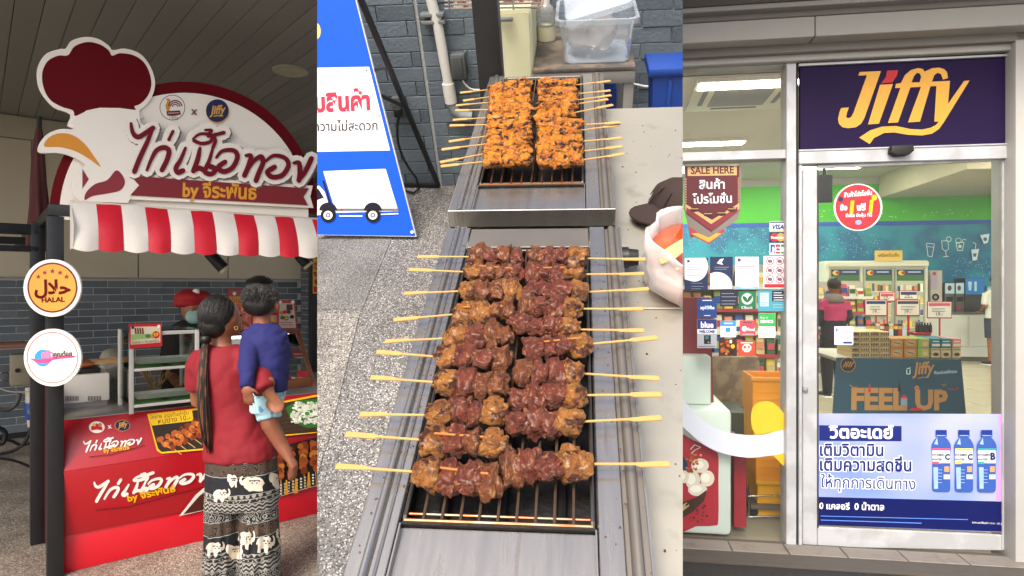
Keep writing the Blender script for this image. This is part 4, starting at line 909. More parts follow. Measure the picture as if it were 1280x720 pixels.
b = MB()
for cx in (226, 246): b.tube([Q(cx, 580, DS), V((Q(cx, 600, DS).x, DS, .5)), V((Q(cx, 600, DS).x, DS, .08))], [.1, .075, .06], 14)
part(b, 'trousers', M('black_cotton', '#0c0c0e', .85), se, smooth=2)
b = MB(); b.ell(h3 + V((-.01, .02, .0)), (.094, .092, .09), 16, 12); part(bake(b, .011, 'hair', 3), 'hair', hairm, se, smooth=2)
b = MB(); b.ell(h3 + V((-.01, .0, .075)), (.118, .11, .06), 20, 12); b.ell(h3 + V((-.03, .0, .035)), (.112, .11, .035), 20, 10); part(bake(b, .01, 'cap', 3, lambda p, n_: .008 * noise.noise(p * 18)), 'cap', M('red_cap', '#a3121c', .7, bump=.1, bs=200), se, smooth=2)
p = h3 + V((.04, -.06, .115)); b = MB(); b.ell(p, (.024, .012, .022)); part(b, 'badge', white, se, smooth=2)
b = MB(); b.ell(h3 + V((.028, -.066, -.05)), (.052, .045, .05), 16, 10); part(b, 'face_mask', M('mask_green', '#8fb5ad', .8), se, smooth=2)

# ================================================================== MIDDLE PLACE: grill table, looked down on from above
mv = V((80, 800, 609)).normalized(); mu = V((800, -80, 0)).normalized(); mw_ = mu.cross(mv)
MF = Fr(CAM, mu, mv, mw_, clip=True)
MH = lambda x, y, w: MF.hit(x, y, 2, w)
MV_ = lambda x, y, v: MF.hit(x, y, 1, v)
FW = -1.5; VW = 2.83; TW = -.65; TB = -.72
gravel = speckle('washed_gravel', '#646261', ['#94928e', '#403f3e', '#7c7a77', '#5e5c5a', '#b3b1ad', '#2b2a29', '#716e6a'], 210, .7, .5)
slabm = speckle('terrazzo_slab', '#605f5d', ['#83827e', '#484745', '#706e6b', '#363534', '#9a9894'], 300, .6, .5)
slabl = speckle('terrazzo_light', '#7a766f', ['#9a9690', '#262423', '#7f7c77', '#403e3c', '#bdb9b2', '#5f5c58'], 230, .6, .48)
fl = MB().box((-1.6, .2, FW - .03), (1.3, VW + .02, FW)); mfl = solo(fl, 'floor', gravel, None, None, MF, kind='structure', loc=(0, 0, FW))
def slab(pts, mat, h=.004):
    mb = MB().prism([MH(x, y, FW + h) for x, y in pts], (0, 0, -h + .0005), mat); return part(mb, 'floor_slab', mat, mfl, bevel=.002, seg=1)
slab([(380, 386), (453, 386), (490, 297), (380, 297)], slabm); slab([(370, 560), (408, 560), (450, 392), (380, 389)], slabl)
slab([(340, 760), (352, 760), (405, 565), (360, 563)], slabl)
# wall
wall = MB().box((-1.6, VW + .012, FW), (1.3, VW + .1, .1)); mwl = solo(wall, 'brick_wall', mortar, 'slate brick wall behind the satay grill table', 'wall', MF, loc=(0, VW, FW))
mbr = [M('brick_blue_%d' % i, c, .55, bump=.35, bs=70, var=.22, vs=9) for i, c in enumerate(['#5d6872', '#67727c', '#525d66', '#606c76'])]
MW_, MH_ = .25, .066
mbm = [mesh_of(MB().box((.002, 0, .002), (MW_ - .002, .014 + .001 * i, MH_ - .002)), 'brick', m_, bevel=.0015, seg=1) for i, m_ in enumerate(mbr)]
z = FW; r_ = 0; ug = MV_(549, 220, VW).x
while z < -.45:
    u = -1.1 + (MW_ / 2 if r_ % 2 else 0)
    while u < 1.0:
        pv = [MF.px((u + a_, VW, z + b_))[0] for a_ in (0, MW_) for b_ in (0, MH_)]
        py_ = MF.px((u, VW, z))[1]
        if max(pv) > 397 and min(pv) < 853 and py_ > -25:
            if min(pv) > 398 and max(pv) < 852 and not (u < ug < u + MW_):
                o = bpy.data.objects.new('brick', random.choice(mbm)); COL.objects.link(o); o.parent = mwl; o.location = V((u, VW + (.0 if u < ug else .004), z)) - INFO[mwl][1]
            elif u < ug < u + MW_:
                for a_, b_ in ((u, ug - .006), (ug + .006, u + MW_)):
                    if b_ - a_ > .02: part(MB().box((a_ + .002, VW, z + .002), (b_ - .002, VW + .014, z + MH_ - .002)), 'brick', random.choice(mbr), mwl, bevel=.0015, seg=1)
            else: part(MB().box((u + .002, VW, z + .002), (u + MW_ - .002, VW + .014, z + MH_ - .002)), 'brick', random.choice(mbr), mwl, seg=1)
        u += MW_
    z += MH_; r_ += 1
# banner on an easel
BP = MH(520, 295, FW + .02); tl = R(18); BN = V((0, -math.cos(tl), math.sin(tl)))
bnr = thing('standing_banner', 'blue and white vinyl banner with a printed white truck on a black easel', 'banner', MF, BP)
part(board(MF, [(380, 293.5), (520.5, 296), (442.5, -12), (380, -12)], BP, BN, .012), 'panel', M('banner_edge', '#c9cbd0', .5), bnr)
bb = P_('banner_blue', '#0f56d6', .4); bw2 = P_('banner_white', '#f2f2f2', .4); bt = P_('banner_red', '#dd3550'); bk = P_('banner_ink', '#16162c')
pr = Print(MF, BP, BN, .001, .0003)
pr.poly([(382, 293), (519, 295), (441.5, -10), (382, -10)], bb); pr.poly([(382, 190), (487.5, 188), (461.5, 83.5), (382, 85)], bw2)
pr.text('มสินค้า', 393, 139.5, 463, 136.5, bt, 1.2, 0, .05); pr.text('ความไม่สะดวก', 392, 164, 472, 162.5, bk, 1.1, 0, .012)
pr.circle(392, 39, 9, P_('banner_yellow', '#e8d27a'), 12)
pr.poly([(404, 214), (482, 211), (498, 264), (420, 266)], bw2); pr.poly([(382, 236), (399, 232), (406, 240), (411, 256), (414, 268), (382, 270)], bw2); pr.poly([(385, 237), (398, 236), (405, 247), (397, 250), (385, 250)], bk)
pr.line([(404, 226), (414, 258), (418, 266)], 2.4, bk); pr.line([(420, 262), (498, 262)], 3, P_('truck_grey', '#6b6f78')); pr.line([(424, 270), (453, 270)], 1.4, bw2); pr.line([(476, 268), (498, 267)], 1.4, bw2); pr.circle(427, 262, 1.3, redp); pr.circle(494, 262, 1.3, orange)
for x in (410, 466): pr.poly(circ(x, 263, 11, 10, 20, 0, 180), bk); pr.circle(x, 269, 9.2, black_, 9); pr.circle(x, 269, 5.6, bw2, 5.4); pr.circle(x, 269, 3.2, P_('hub', '#6d7076'), 3); pr.circle(x, 269, 1.4, bw2)
pr.circle(398, 270, 1, bk); pr.circle(515, 290, 2, bw2); pr.circle(458, 88, 1, black_); pr.circle(474, 145, 1, black_); pr.part(bnr)
p1_ = MV_(449, -6, 2.35); p2_ = MH(548, 232, FW + .01)
def fsteel(p, q, r=.011): return MB().beam(p, q, r * 1.6, r * 1.6)
part(fsteel(p1_, p2_), 'leg', blk, bnr); part(fsteel(MH(505, 231, FW + .012), MH(549, 232, FW + .012)), 'foot_bar', blk, bnr)
e1, e2 = p1_ + (p2_ - p1_) * .5, MF.hitp(473, 118, BP - BN * .02, BN); part(fsteel(e1, e2, .009), 'cross_bar', blk, bnr)
e1, e2 = p1_ + (p2_ - p1_) * .3, MF.hitp(466, 88, BP - BN * .02, BN); part(fsteel(e1, e2, .007), 'cross_bar', blk, bnr)
part(fsteel(MF.hitp(441, -8, BP - BN * .02, BN), MF.hitp(519, 294, BP - BN * .02, BN), .006), 'edge_bar', blk, bnr)
# pipe on the wall
t = thing('water_pipe', 'white plastic pipe with clamps running down the slate brick wall', 'pipe', MF, MV_(562, 135, VW - .03))
pvc = M('pvc_white', '#c9c9c4', .4, var=.06); grp = M('pvc_grey', '#7b8388', .5)
part(MB().tube([MV_(535, -14, VW - .03), MV_(547, 30, VW - .03), MV_(561, 108, VW - .03)], .022, 18), 'pipe', pvc, t, smooth=True)
part(MB().tube([MV_(560, 104, VW - .03), MV_(564, 128, VW - .03)], .028, 18), 'coupling', pvc, t, smooth=True)
part(MB().tube([MV_(563, 126, VW - .03), MV_(568, 138, VW - .03), MV_(576, 144, VW - .03), MV_(590, 146, VW - .03)], .024, 18), 'elbow', grp, t, smooth=True)
for y in (17, 26): q = MV_(541 + (y - 17) * .2, y, VW - .02); part(MB().box(q + V((-.05, -.03, -.008)), q + V((.05, .015, .008))), 'clamp', M('galvanised', '#8f9496', .4, metal=.7), t, bevel=.003)
q0, q1 = MV_(566, 98, VW - .03), MV_(581, 66, VW - .03); t = thing('switch_box', 'grey weatherproof switch box on the slate brick wall beside the white pipe', 'switch box', MF, q0)
part(MB().box((q0.x, VW - .05, q0.z), (q1.x, VW + .01, q1.z)), 'box', M('grey_plastic', '#4c5052', .5), t, bevel=.008); part(MB().box((q0.x + .01, VW - .058, q0.z + .012), (q1.x - .012, VW - .05, q1.z - .01)), 'cover', M('grey_plastic2', '#3d4143', .45), t, bevel=.003)
solo(MB().tube([MV_(x, y, VW - .03) for x, y in cr([(578, 100), (584, 108), (592, 112), (604, 112)], 5, False)], .004, 8), 'wire', pvc, 'short white wire looping out of the grey switch box', 'cable', MF, smooth=True)
q0, q1 = MV_(493, 147, VW - .02), MV_(506, 121, VW - .02); t = thing('wall_socket', 'small wall socket with a black plug behind the easel', 'socket', MF, q0)
part(MB().box((q0.x, VW - .03, q0.z), (q1.x, VW + .01, q1.z)), 'box', M('grey_plastic', '#4c5052', .5), t, bevel=.006); part(MB().box((q0.x + .015, VW - .075, q0.z + .02), (q1.x - .015, VW - .03, q0.z + .06)), 'plug', rub, t, bevel=.008)
pts = [MV_(x, y, VW - .06) for x, y in cr([(501, 140), (497, 155), (498, 180), (508, 205), (520, 222)], 5, False)] + [MH(x, y, FW + .012) for x, y in ((524, 236), (517, 241), (505, 238))]
solo(MB().tube(pts, .006, 8), 'power_cable', rub, 'black cable hanging from the wall socket to the floor behind the banner', 'cable', MF, smooth=True)
# black post behind the grill
q = MH(613, 101, -.66); ua, ub = MV_(598, 100, q.y).x, MV_(628, 100, q.y).x
solo(MB().box((ua, q.y, FW), (ub, q.y + .07, -.1)), 'stall_post', blk, 'thick black steel post rising behind the far grill', 'post', MF, bevel=.004)
# beige cabinet, shelf rack
t = thing('metal_cabinet', 'pale beige metal cabinet with a small silver handle beside the black post', 'cabinet', MF, MV_(640, 95, 2.28))
u0, u1 = MV_(623, 90, 2.28).x, MV_(666, 90, 2.28).x; wt = MV_(640, 12, 2.28).z; cbm = M('cabinet_beige', '#c9c8a4', .4, var=.04)
part(MB().box((u0, 2.29, FW + .02), (u1, 2.7, wt)), 'body', cbm, t, bevel=.004); part(MB().box((u0 + .006, 2.28, FW + .3), (u1 - .006, 2.2895, wt - .012)), 'door', cbm, t, bevel=.003)
q = MV_(627, 24, 2.27); part(MB().box(q + V((-.012, -.015, -.006)), q + V((.04, .005, .006))), 'handle', M('galvanised', '#8f9496', .4, metal=.7), t, bevel=.003)
t = thing('wire_rack', 'chrome wire rack loaded with reddish packets above the beige cabinet', 'rack', MF, MV_(640, 10, 2.25))
chrome = M('chrome_wire', '#a9a9a6', .25, metal=.9)
for i, y in enumerate((-12, -6, 0, 5, 10)): part(MB().tube([MV_(556, y + 1, 2.2 + .02*i), MV_(676, y - 1, 2.2 + .02*i)], .0035, 8), 'rail', chrome, t)
for x in (560, 600, 640, 672): part(MB().tube([MV_(x, -14, 2.19), MV_(x + 2, 12, 2.19)], .003, 8), 'upright', chrome, t)
pk = M('packets', '#8a4a3c', .5, col2='#d8c4a8', cs=30, var=.3, bump=.3)
for i in range(7): q = MV_(566 + i * 16, 4, 2.35); part(MB().box(q + V((0, 0, -.02)), q + V((.045, .12, .03))), 'packet', pk, t, bevel=.004)
# back table with tub, bottle
t = thing('side_table', 'low steel side table with a dark worn top behind the far grill', 'table', MF, (0, 2.32, FW))
u0, u1 = MH(666, 88, -.75).x, MH(790, 78, -.75).x + .01; vf = 2.27
part(MB().box((u0, vf, -.765), (u1, 2.80, -.75)), 'top', M('worn_top', '#4d4843', .5, var=.4, vs=9, col2='#6e6255', cs=12, bump=.2), t, bevel=.003)
part(MB().box((u0, vf + .003, -.81), (u1, vf + .02, -.766)), 'apron', M('table_grey', '#8b8a86', .45, metal=.4), t, bevel=.002)
for u in (u0 + .02, u1 - .02):
    for v_ in (vf + .03, 2.76): part(MB().box((u - .018, v_ - .018, FW), (u + .018, v_ + .018, -.766)), 'leg', M('table_grey', '#8b8a86', .45, metal=.4), t, bevel=.002)
tubm = glass('cloudy_plastic', (.9, .93, .95), .5, .27, (.62, .68, .74))
q = MH(745, 79, -.748); ul, ur = MH(706, 79, -.748).x, MH(786, 76, -.748).x; ult, urt = MV_(698, 28, q.y - .01).x, MV_(796, 17, q.y - .01).x; wt = MV_(745, 24, q.y - .01).z
t = thing('plastic_tub', 'large cloudy plastic storage tub with its lid askew on the side table', 'tub', MF, q)
v0, v1 = q.y, q.y + .26
def rrect(u0, u1, v0, v1, w, r=.03, n=5):
    pts = []
    for cx, cy, a0 in ((u1 - r, v1 - r, 0), (u0 + r, v1 - r, 90), (u0 + r, v0 + r, 180), (u1 - r, v0 + r, 270)):
        for i in range(n): a_ = R(a0 + 90 * i / (n - 1)); pts.append(V((cx + r * math.cos(a_), cy + r * math.sin(a_), w)))
    return pts
part(MB().loft([rrect(ul, ur, v0, v1, -.746), rrect(ult, urt, v0 - .01, v1 + .02, wt), rrect(ult - .012, urt + .012, v0 - .022, v1 + .03, wt), rrect(ult - .012, urt + .012, v0 - .022, v1 + .03, wt - .018)], cap=False), 'wall', tubm, t, smooth=True)
part(MB().loft([rrect(ul, ur, v0, v1, -.7465), rrect(ul, ur, v0, v1, -.742)]), 'bottom', tubm, t)
rot = Matrix.Rotation(R(-14), 3, 'Y') @ Matrix.Rotation(R(12), 3, 'X'); cc = V(((ult + urt) / 2 + .0, (v0 + v1) / 2, wt + .05)); hw, hd = (urt - ult) / 2 - .015, .14
part(MB().loft([[cc + rot @ (p) for p in rrect(-hw, hw, -hd, hd, z_)] for z_ in (-.018, .0, .002)] + [[cc + rot @ p for p in rrect(-hw + .02, hw - .02, -hd + .02, hd - .02, -.004)]]), 'lid', tubm, t, smooth=True)
mb = MB(); mb.ell(V(((ul + ur) / 2 - .02, v0 + .1, -.66)), (.09, .08, .07), 20, 14); mb.xf(lambda p: p + V((noise.noise(p * 22), noise.noise(p * 22 + V((9, 0, 0))), noise.noise(p * 20))) * .03)
solo(mb, 'plastic_wrap', glass('wrap', (.9, .88, .86), .9, .35, (.75, .68, .64)), 'crumpled clear wrap inside the cloudy tub', 'wrap', MF, smooth=2)
q = MH(683, 49, -.748); t = thing('pump_bottle', 'clear pump bottle half full of cream liquid beside the tub', 'bottle', MF, q)
rB = 12.5 * q.length * 0 + .037
part(MB().lathe([(0, 0), (rB, 0), (rB, .055), (0, .056)], q, 24, cap=False), 'liquid', M('cream_liquid', '#d8d2b4', .4), t, smooth=True)
part(MB().lathe([(rB * 1.02, .056), (rB * 1.02, .10), (rB * .7, .125), (.014, .135)], q, 24, cap=False), 'shell', glass('bottle_glass', (.93, .95, .95), 1, .2), t, smooth=True)
part(MB().lathe([(.016, .13), (.016, .155), (.006, .157), (.006, .18), (.014, .182), (.014, .19), (0, .191)], q, 16), 'pump', M('white_plastic2', '#e2e0d8', .4), t, smooth=True)
# blue crate, wall cable
u0, u1 = MV_(811, 128, 2.3).x, .78; wt = MV_(812, 84, 2.3).z
t = thing('blue_crate', 'dark blue plastic crate standing against the brick wall at the right of the table', 'crate', MF, (u0, 2.3, FW)); bcm = M('crate_blue', '#123a86', .4, bump=.05)
part(MB().hexa([(u0 + .03, 2.3, FW + .3), (u1, 2.3, FW + .3), (u1, 2.42, FW + .3), (u0 + .03, 2.42, FW + .3)], [(u0, 2.28, wt), (u1, 2.28, wt), (u1, 2.44, wt), (u0, 2.44, wt)]), 'body', bcm, t, bevel=.012)
part(MB().box((u0 - .012, 2.27, wt - .03), (u1, 2.45, wt + .004)), 'rim', bcm, t, bevel=.01)
for k in range(3): part(MB().box((u0 + .06 + k * .12, 2.276, FW + .4), (u0 + .075 + k * .12, 2.30, wt - .04)), 'rib', bcm, t, bevel=.004)
solo(MB().tube([MV_(x, y, VW - .03) for x, y in cr([(786, 103), (797, 106), (810, 108), (822, 104)], 5, False)], .005, 8), 'wire', pvc, 'thin white wire on the brick wall between the side table and the blue crate', 'cable', MF, smooth=True)
q0, q1 = MV_(752, 128, VW - .1), MV_(770, 100, VW - .1); solo(MB().box((q0.x - .1, VW - .2, FW), (q1.x, VW - .05, q1.z)), 'blue_bin', bcm, 'small blue bin seen under the steel side table', 'bin', MF, bevel=.01)

# ------------------------------------------------------------------ steel table and the two grills
ts_ = M('table_steel', '#a5a194', .42, metal=.5, var=.1, vs=5, bump=.05, bs=40, col2='#89867a', cs=16, cth=(.6, .8))
brushed = M('brushed_steel', '#a8a49d', .24, metal=.85, var=.2, vs=5, stretch=(14, 1, 1), bump=.06, bs=20, col2='#6b5c4a', cs=5, cth=(.62, .85)); brd = M('dull_steel', '#7a746c', .45, metal=.65, var=.2, vs=7)
t = thing('steel_table', 'long steel work table under the two satay grills', 'table', MF, (.3, 1, FW))
vs_ = MH(815, 386, TB).y
part(MB().box((-.235, -.1, TB - .03), (.95, vs_ - .0015, TB)), 'top_plate', ts_, t, bevel=.0015, seg=1); part(MB().box((-.235, vs_ + .0015, TB - .03), (.95, 1.815, TB)), 'top_plate', ts_, t, bevel=.0015, seg=1)
for u in (-.2, .9):
    for v_ in (0, 1.77): part(MB().box((u - .02, v_ - .02, FW), (u + .02, v_ + .02, TB - .031)), 'leg', brd, t)
pit = M('sooty_black', '#0b0a0a', .7, var=.4, vs=30, bump=.4, bs=80); rust = M('rusty_wire', '#6f5a48', .35, metal=.7, var=.35, vs=40, col2='#7a4a2c', cs=30); wirem = M('grate_wire', '#6f6a62', .3, metal=.9, var=.2, vs=30)
def grill(label, ul, ur, v0, v1, g0, g1, w, lipdrop):
    t = thing('satay_grill', label, 'grill', MF, ((ul + ur) / 2, (v0 + v1) / 2, TB))
    gu0, gu1 = ul + .048, ur - .060
    # side walls
    part(MB().box((ul, v0, TB + .0005), (ul + .003, v1, w - .003)), 'side_plate', brd, t); part(MB().box((ur - .003, v0, TB + .0005), (ur, v1, w - .003)), 'side_plate', brd, t)
    part(MB().box((ul, v0, w - .0025), (ul + .046, v1, w)), 'left_rail', brushed, t, bevel=.001, seg=1)
    part(MB().tube([(ul + .022, v0 + .002, w + .001), (ul + .022, v1 - .002, w + .001)], .0055, 12), 'rail_ridge', brushed, t, smooth=True)
    part(MB().tube([(ul + .034, v0 + .002, w + .0005), (ul + .034, v1 - .002, w + .0005)], .0022, 8), 'rail_ridge', brushed, t, smooth=True)
    part(MB().box((ur - .058, v0, w - .0025), (ur - .030, v1, w)), 'right_rail', brushed, t, bevel=.001, seg=1)
    part(MB().box((ur - .030, v0, w - .008), (ur, v1, w - .0055)), 'right_rail', brd, t, bevel=.001, seg=1)
    part(MB().tube([(ur - .017, v0 + .002, w - .004), (ur - .017, v1 - .002, w - .004)], .007, 12), 'rail_ridge', brd, t, smooth=True)
    part(MB().box((ur - .003, v0, w - .0055), (ur, v1, w - .001)), 'rail_edge', brushed, t)
    # pit
    part(MB().box((gu0 - .001, g0, w - .055), (gu1 + .001, g1, w - .05)), 'pit_floor', pit, t)
    part(MB().box((gu0 - .003, g0, w - .05), (gu0 - .0005, g1, w - .003)), 'pit_wall', pit, t); part(MB().box((gu1 + .0005, g0, w - .05), (gu1 + .003, g1, w - .003)), 'pit_wall', pit, t)
    part(MB().box((gu0, g0 - .003, w - .05), (gu1, g0, w - .004)), 'pit_wall', pit, t); part(MB().box((gu0, g1, w - .05), (gu1, g1 + .003, w - .004)), 'pit_wall', pit, t)
    # front tray, back plate
    part(MB().box((ul + .0475, v0, w - .012), (ur - .0595, g0 - .004, w - .009)), 'front_tray', brushed, t, bevel=.001, seg=1)
    part(MB().box((ul + .0475, v0, w - .009), (ul + .0495, g0 - .004, w + .0)), 'tray_edge', brushed, t); part(MB().box((ur - .0615, v0, w - .009), (ur - .0595, g0 - .004, w)), 'tray_edge', brushed, t)
    part(MB().box((ul + .0475, g1 + .0035, w - .006), (ur - .0595, v1, w - .003)), 'back_plate', brd, t, bevel=.001, seg=1)
    part(MB().box((ul, v0 - .0035, w - lipdrop), (ur, v0 - .0005, w + .004)), 'front_lip', brushed, t, bevel=.001, seg=1)
    # heating element seen through the bars
    mb = MB()
    for k in range(3):
        u = gu0 + .04 + k * (gu1 - gu0 - .08) / 2; mb.tube([(u, g0 + .02, w - .04), (u, g1 - .02, w - .04)], .006, 8)
    part(mb, 'burner_tube', M('burner', '#1d1a18', .5, metal=.4), t, smooth=True, kind='stuff')
    # wire grate
    gr = part(MB().tube([(gu0 + .004, g0 + .002, w - .004), (gu1 - .004, g0 + .002, w - .004)], .0026, 8), 'grate', rust, t, smooth=True)
    part(MB().tube([(gu0 + .004, g0 + .012, w - .0065), (gu1 - .004, g0 + .012, w - .0065)], .002, 8), 'cross_wire', rust, gr, smooth=True)
    part(MB().tube([(gu0 + .004, g1 - .006, w - .006), (gu1 - .004, g1 - .006, w - .006)], .0028, 8), 'cross_wire', wirem, gr, smooth=True)
    for u in (gu0 + .004, gu1 - .004): part(MB().tube([(u, g0 - .0, w - .02), (u, g0 + .001, w - .006), (u, g0 + .006, w - .002), (u, g1 - .004, w - .002)], .0028, 8), 'side_wire', wirem, gr, smooth=True)
    n_ = 9; bar = None
    for i in range(n_):
        u = gu0 + .004 + (gu1 - gu0 - .008) * (i + 1) / (n_ + 1)
        if bar is None: bar = part(MB().tube([(u, g0 + .002, w - .003), (u, g1 - .006, w - .003)], .0019, 7), 'grate_bar', rust, gr, smooth=True); ub_ = u
        else:
            o = bar.copy(); COL.objects.link(o); o.parent = gr; o.location = (u - ub_, 0, 0)
    return t
ng = grill('near steel satay grill with brown beef and chicken skewers on its grate', -.25, .083, -.02, 1.052, .415, .985, TW, .05)
fg = grill('far steel satay grill crowded with orange charred skewers', -.257, .078, 1.105, 1.9, 1.22, 1.885, TW + .006, .035)
q = MH(788, 322, -.69); t = thing('gas_knob', 'black control knob on the right flank of the near grill', 'knob', MF, (.085, q.y, -.69))
part(MB().tube([(.084, q.y, -.69), (.098, q.y, -.69)], [.02, .02], 20), 'collar', blk, t, smooth=True); part(MB().tube([(.098, q.y, -.69), (.116, q.y, -.69)], [.017, .015], 20), 'dial', rub, t, smooth=True)

# ------------------------------------------------------------------ skewers
bam = M('bamboo_pale', '#b89052', .55, var=.12, vs=40, stretch=(1, 1, 1), bump=.08, bs=160); bamd = M('bamboo_toasted', '#a8682c', .5, var=.2, vs=40)
def meatmat(name, c1, c2, c3, rough=.32, ch=None):
    m = bpy.data.materials.new(name); m.use_nodes = True; n = m.node_tree.nodes; l = m.node_tree.links; b = n['Principled BSDF']
    tc = n.new('ShaderNodeTexCoord'); oi = n.new('ShaderNodeObjectInfo'); ad = n.new('ShaderNodeVectorMath'); ad.operation = 'ADD'
    sc_ = n.new('ShaderNodeVectorMath'); sc_.operation = 'SCALE'; sc_.inputs[3].default_value = 3; cmb = n.new('ShaderNodeCombineXYZ')
    l.new(oi.outputs['Random'], cmb.inputs[0]); l.new(oi.outputs['Random'], cmb.inputs[1]); l.new(cmb.outputs[0], sc_.inputs[0]); l.new(tc.outputs['Object'], ad.inputs[0]); l.new(sc_.outputs[0], ad.inputs[1])
    def nz(s, d=6, st=None):
        q = n.new('ShaderNodeTexNoise'); q.inputs['Scale'].default_value = s; q.inputs['Detail'].default_value = d; q.inputs['Roughness'].default_value = .7
        if st:
            mp = n.new('ShaderNodeMapping'); mp.inputs['Scale'].default_value = st; l.new(ad.outputs[0], mp.inputs[0]); l.new(mp.outputs[0], q.inputs[0])
        else: l.new(ad.outputs[0], q.inputs[0])
        return q.outputs[0]
    def mix(f, a, c, lo, hi):
        r = n.new('ShaderNodeMapRange'); r.inputs[1].default_value = lo; r.inputs[2].default_value = hi; l.new(f, r.inputs[0]); q = n.new('ShaderNodeMix'); q.data_type = 'RGBA'
        l.new(r.outputs[0], q.inputs[0])
        if isinstance(a, str): q.inputs[6].default_value = lin(a) + (1,)
        else: l.new(a, q.inputs[6])
        q.inputs[7].default_value = lin(c) + (1,); return q.outputs[2]
    o = mix(nz(2.2), c1, c2, .40, .60); o = mix(nz(4.5, 5, (1, 1, 1.6)), o, c3, .55, .68)
    if ch: o = mix(nz(2.0, 5), o, ch, .54, .59)
    l.new(o, b.inputs['Base Color']); b.inputs['Coat Weight'].default_value = .22; b.inputs['Coat Roughness'].default_value = .2
    rr = n.new('ShaderNodeMapRange'); rr.inputs[1].default_value = .3; rr.inputs[2].default_value = .7; rr.inputs[3].default_value = rough - .12; rr.inputs[4].default_value = rough + .3; l.new(nz(6), rr.inputs[0]); l.new(rr.outputs[0], b.inputs['Roughness'])
    bp = n.new('ShaderNodeBump'); bp.inputs['Strength'].default_value = .7; bp.inputs['Distance'].default_value = .06; l.new(nz(7, 8), bp.inputs['Height']); l.new(bp.outputs[0], b.inputs['Normal'])
    b.inputs['Subsurface Weight'].default_value = .1; b.inputs['Subsurface Radius'].default_value = (.006, .002, .001); MATS[name] = m; return m
beef = meatmat('beef', '#84402a', '#5a2618', '#c08c66'); chick = meatmat('chicken', '#ad7030', '#74421a', '#d6aa68', ch='#4a2210'); beef2 = meatmat('beef_brown', '#8a4f2a', '#5c2c16', '#c2925f')
orng = meatmat('orange_satay', '#d68c18', '#b0540c', '#e6b040', ch='#1c0b05')
def meat_mesh(name, mat, seed, hl, hv, hw, folds=1.0):
    """one folded piece of meat, long axis x: half length hl, half width hv, half height hw"""
    mb = MB(); mb.ell((0, 0, 0), (1, 1, 1), 34, 26, rot=Matrix.Rotation(R(90), 3, 'Y')); S = V((seed * 7.3, seed * 3.1, seed))
    def fn(p):
        n_ = p.normalized(); q = V((math.copysign(abs(p.x) ** .6, p.x), math.copysign(abs(p.y) ** .8, p.y), math.copysign(abs(p.z) ** .85, p.z)))
        a_ = noise.noise(V((p.x * 1.2, p.y * .8, p.z * .8)) + S) * .28 + folds * .15 * math.sin((p.x * 3.2 + p.y * .8 * math.sin(seed) + noise.noise(p * 1.3 + S) * 1.8) * 2) + .26 * abs(noise.noise(p * 2.2 + S)) + .16 * noise.noise(V((p.x * 5, p.y * 3, p.z * 3)) + S) + .035 * noise.noise(p * 8 + S) - .05
        q = q * (1 + a_); return V((q.x * hl, q.y * hv, q.z * hw))
    mb.xf(fn); me = mesh_of(mb, name, mat, smooth=2); return me
MEAT = {k: [meat_mesh('meat_piece', m_, i + 10 * j, .5, .5, .5, fo) for i in range(nn_)] for j, (k, m_, nn_, fo) in enumerate((('beef', beef, 7, 1), ('brown', beef2, 4, 1), ('chick', chick, 6, .5), ('orng', orng, 8, .8)))}
def skewer(tip, start, end, w, label, group, kinds, hv, hh, paddle=.42, pw=.0042, stick_over=False):
    """tip: paddle end, start: where the meat begins, end: where it ends (pixels)"""
    T, S, E = MH(*tip, w), MH(*start, w), MH(*end, w); ax = (E - T).normalized(); nv = V((-ax.y, ax.x, 0)).normalized()
    ax2 = (E - S).normalized()
    t = thing('satay_skewer', label, 'skewer', MF, (S + E) / 2, group)
    L = (S - T).length; ax1 = (S - T).normalized(); n1 = V((-ax1.y, ax1.x, 0)); sg_ = random.choice((-1, 1)); th = .0011
    def o(s, y): return T + ax1 * (L * s) + n1 * y
    pdl = [o(0, -pw), o(0, pw), o(paddle * .85, pw), o(paddle, pw * .45), o(1.1, .0014), o(1.1, -.0014), o(paddle, -.0016), o(paddle * .93, -pw * .9 if sg_ > 0 else -.002)]
    part(MB().prism([p - V((0, 0, th)) for p in pdl], (0, 0, 2 * th)), 'stick', bam, t, bevel=.0004, seg=1)
    Lm = (E - S).length; n_ = len(kinds); x = 0; ang = math.atan2(ax2.y, ax2.x)
    wts = [random.uniform(.85, 1.2) * (1.15 if k == 'chick' else 1) for k in kinds]; tot = sum(wts)
    for k, wt_ in zip(kinds, wts):
        l_ = Lm * wt_ / tot; c = S + ax2 * (x * .93 + l_ * .465 + Lm * .035); x += l_
        me = random.choice(MEAT[k]); ob = bpy.data.objects.new('meat_piece', me); COL.objects.link(ob); ob.parent = t
        s_ = random.uniform(.9, 1.1)
        ob.location = c - INFO[t][1] + V((0, random.uniform(-.002, .002), random.uniform(-.001, .002))); ob.rotation_euler = (random.uniform(-.5, .5), random.uniform(-.12, .12), ang + random.uniform(-.12, .12))
        ob.scale = (l_ * 1.24, hv * 2 * s_, hh * 2 * random.uniform(.9, 1.12))
    if stick_over:
        a_, b_ = S + ax2 * Lm * .15 + V((0, 0, hh * .95)), E - ax2 * Lm * .1 + V((0, 0, hh * .8)); part(MB().prism([a_ - nv*.0014, b_ - nv*.0014, b_ + nv*.0014, a_ + nv*.0014], (0, 0, .002)), 'stick', bamd, t)
    return t
ord_ = ['first', 'second', 'third', 'fourth', 'fifth', 'sixth', 'seventh', 'eighth', 'ninth', 'tenth']
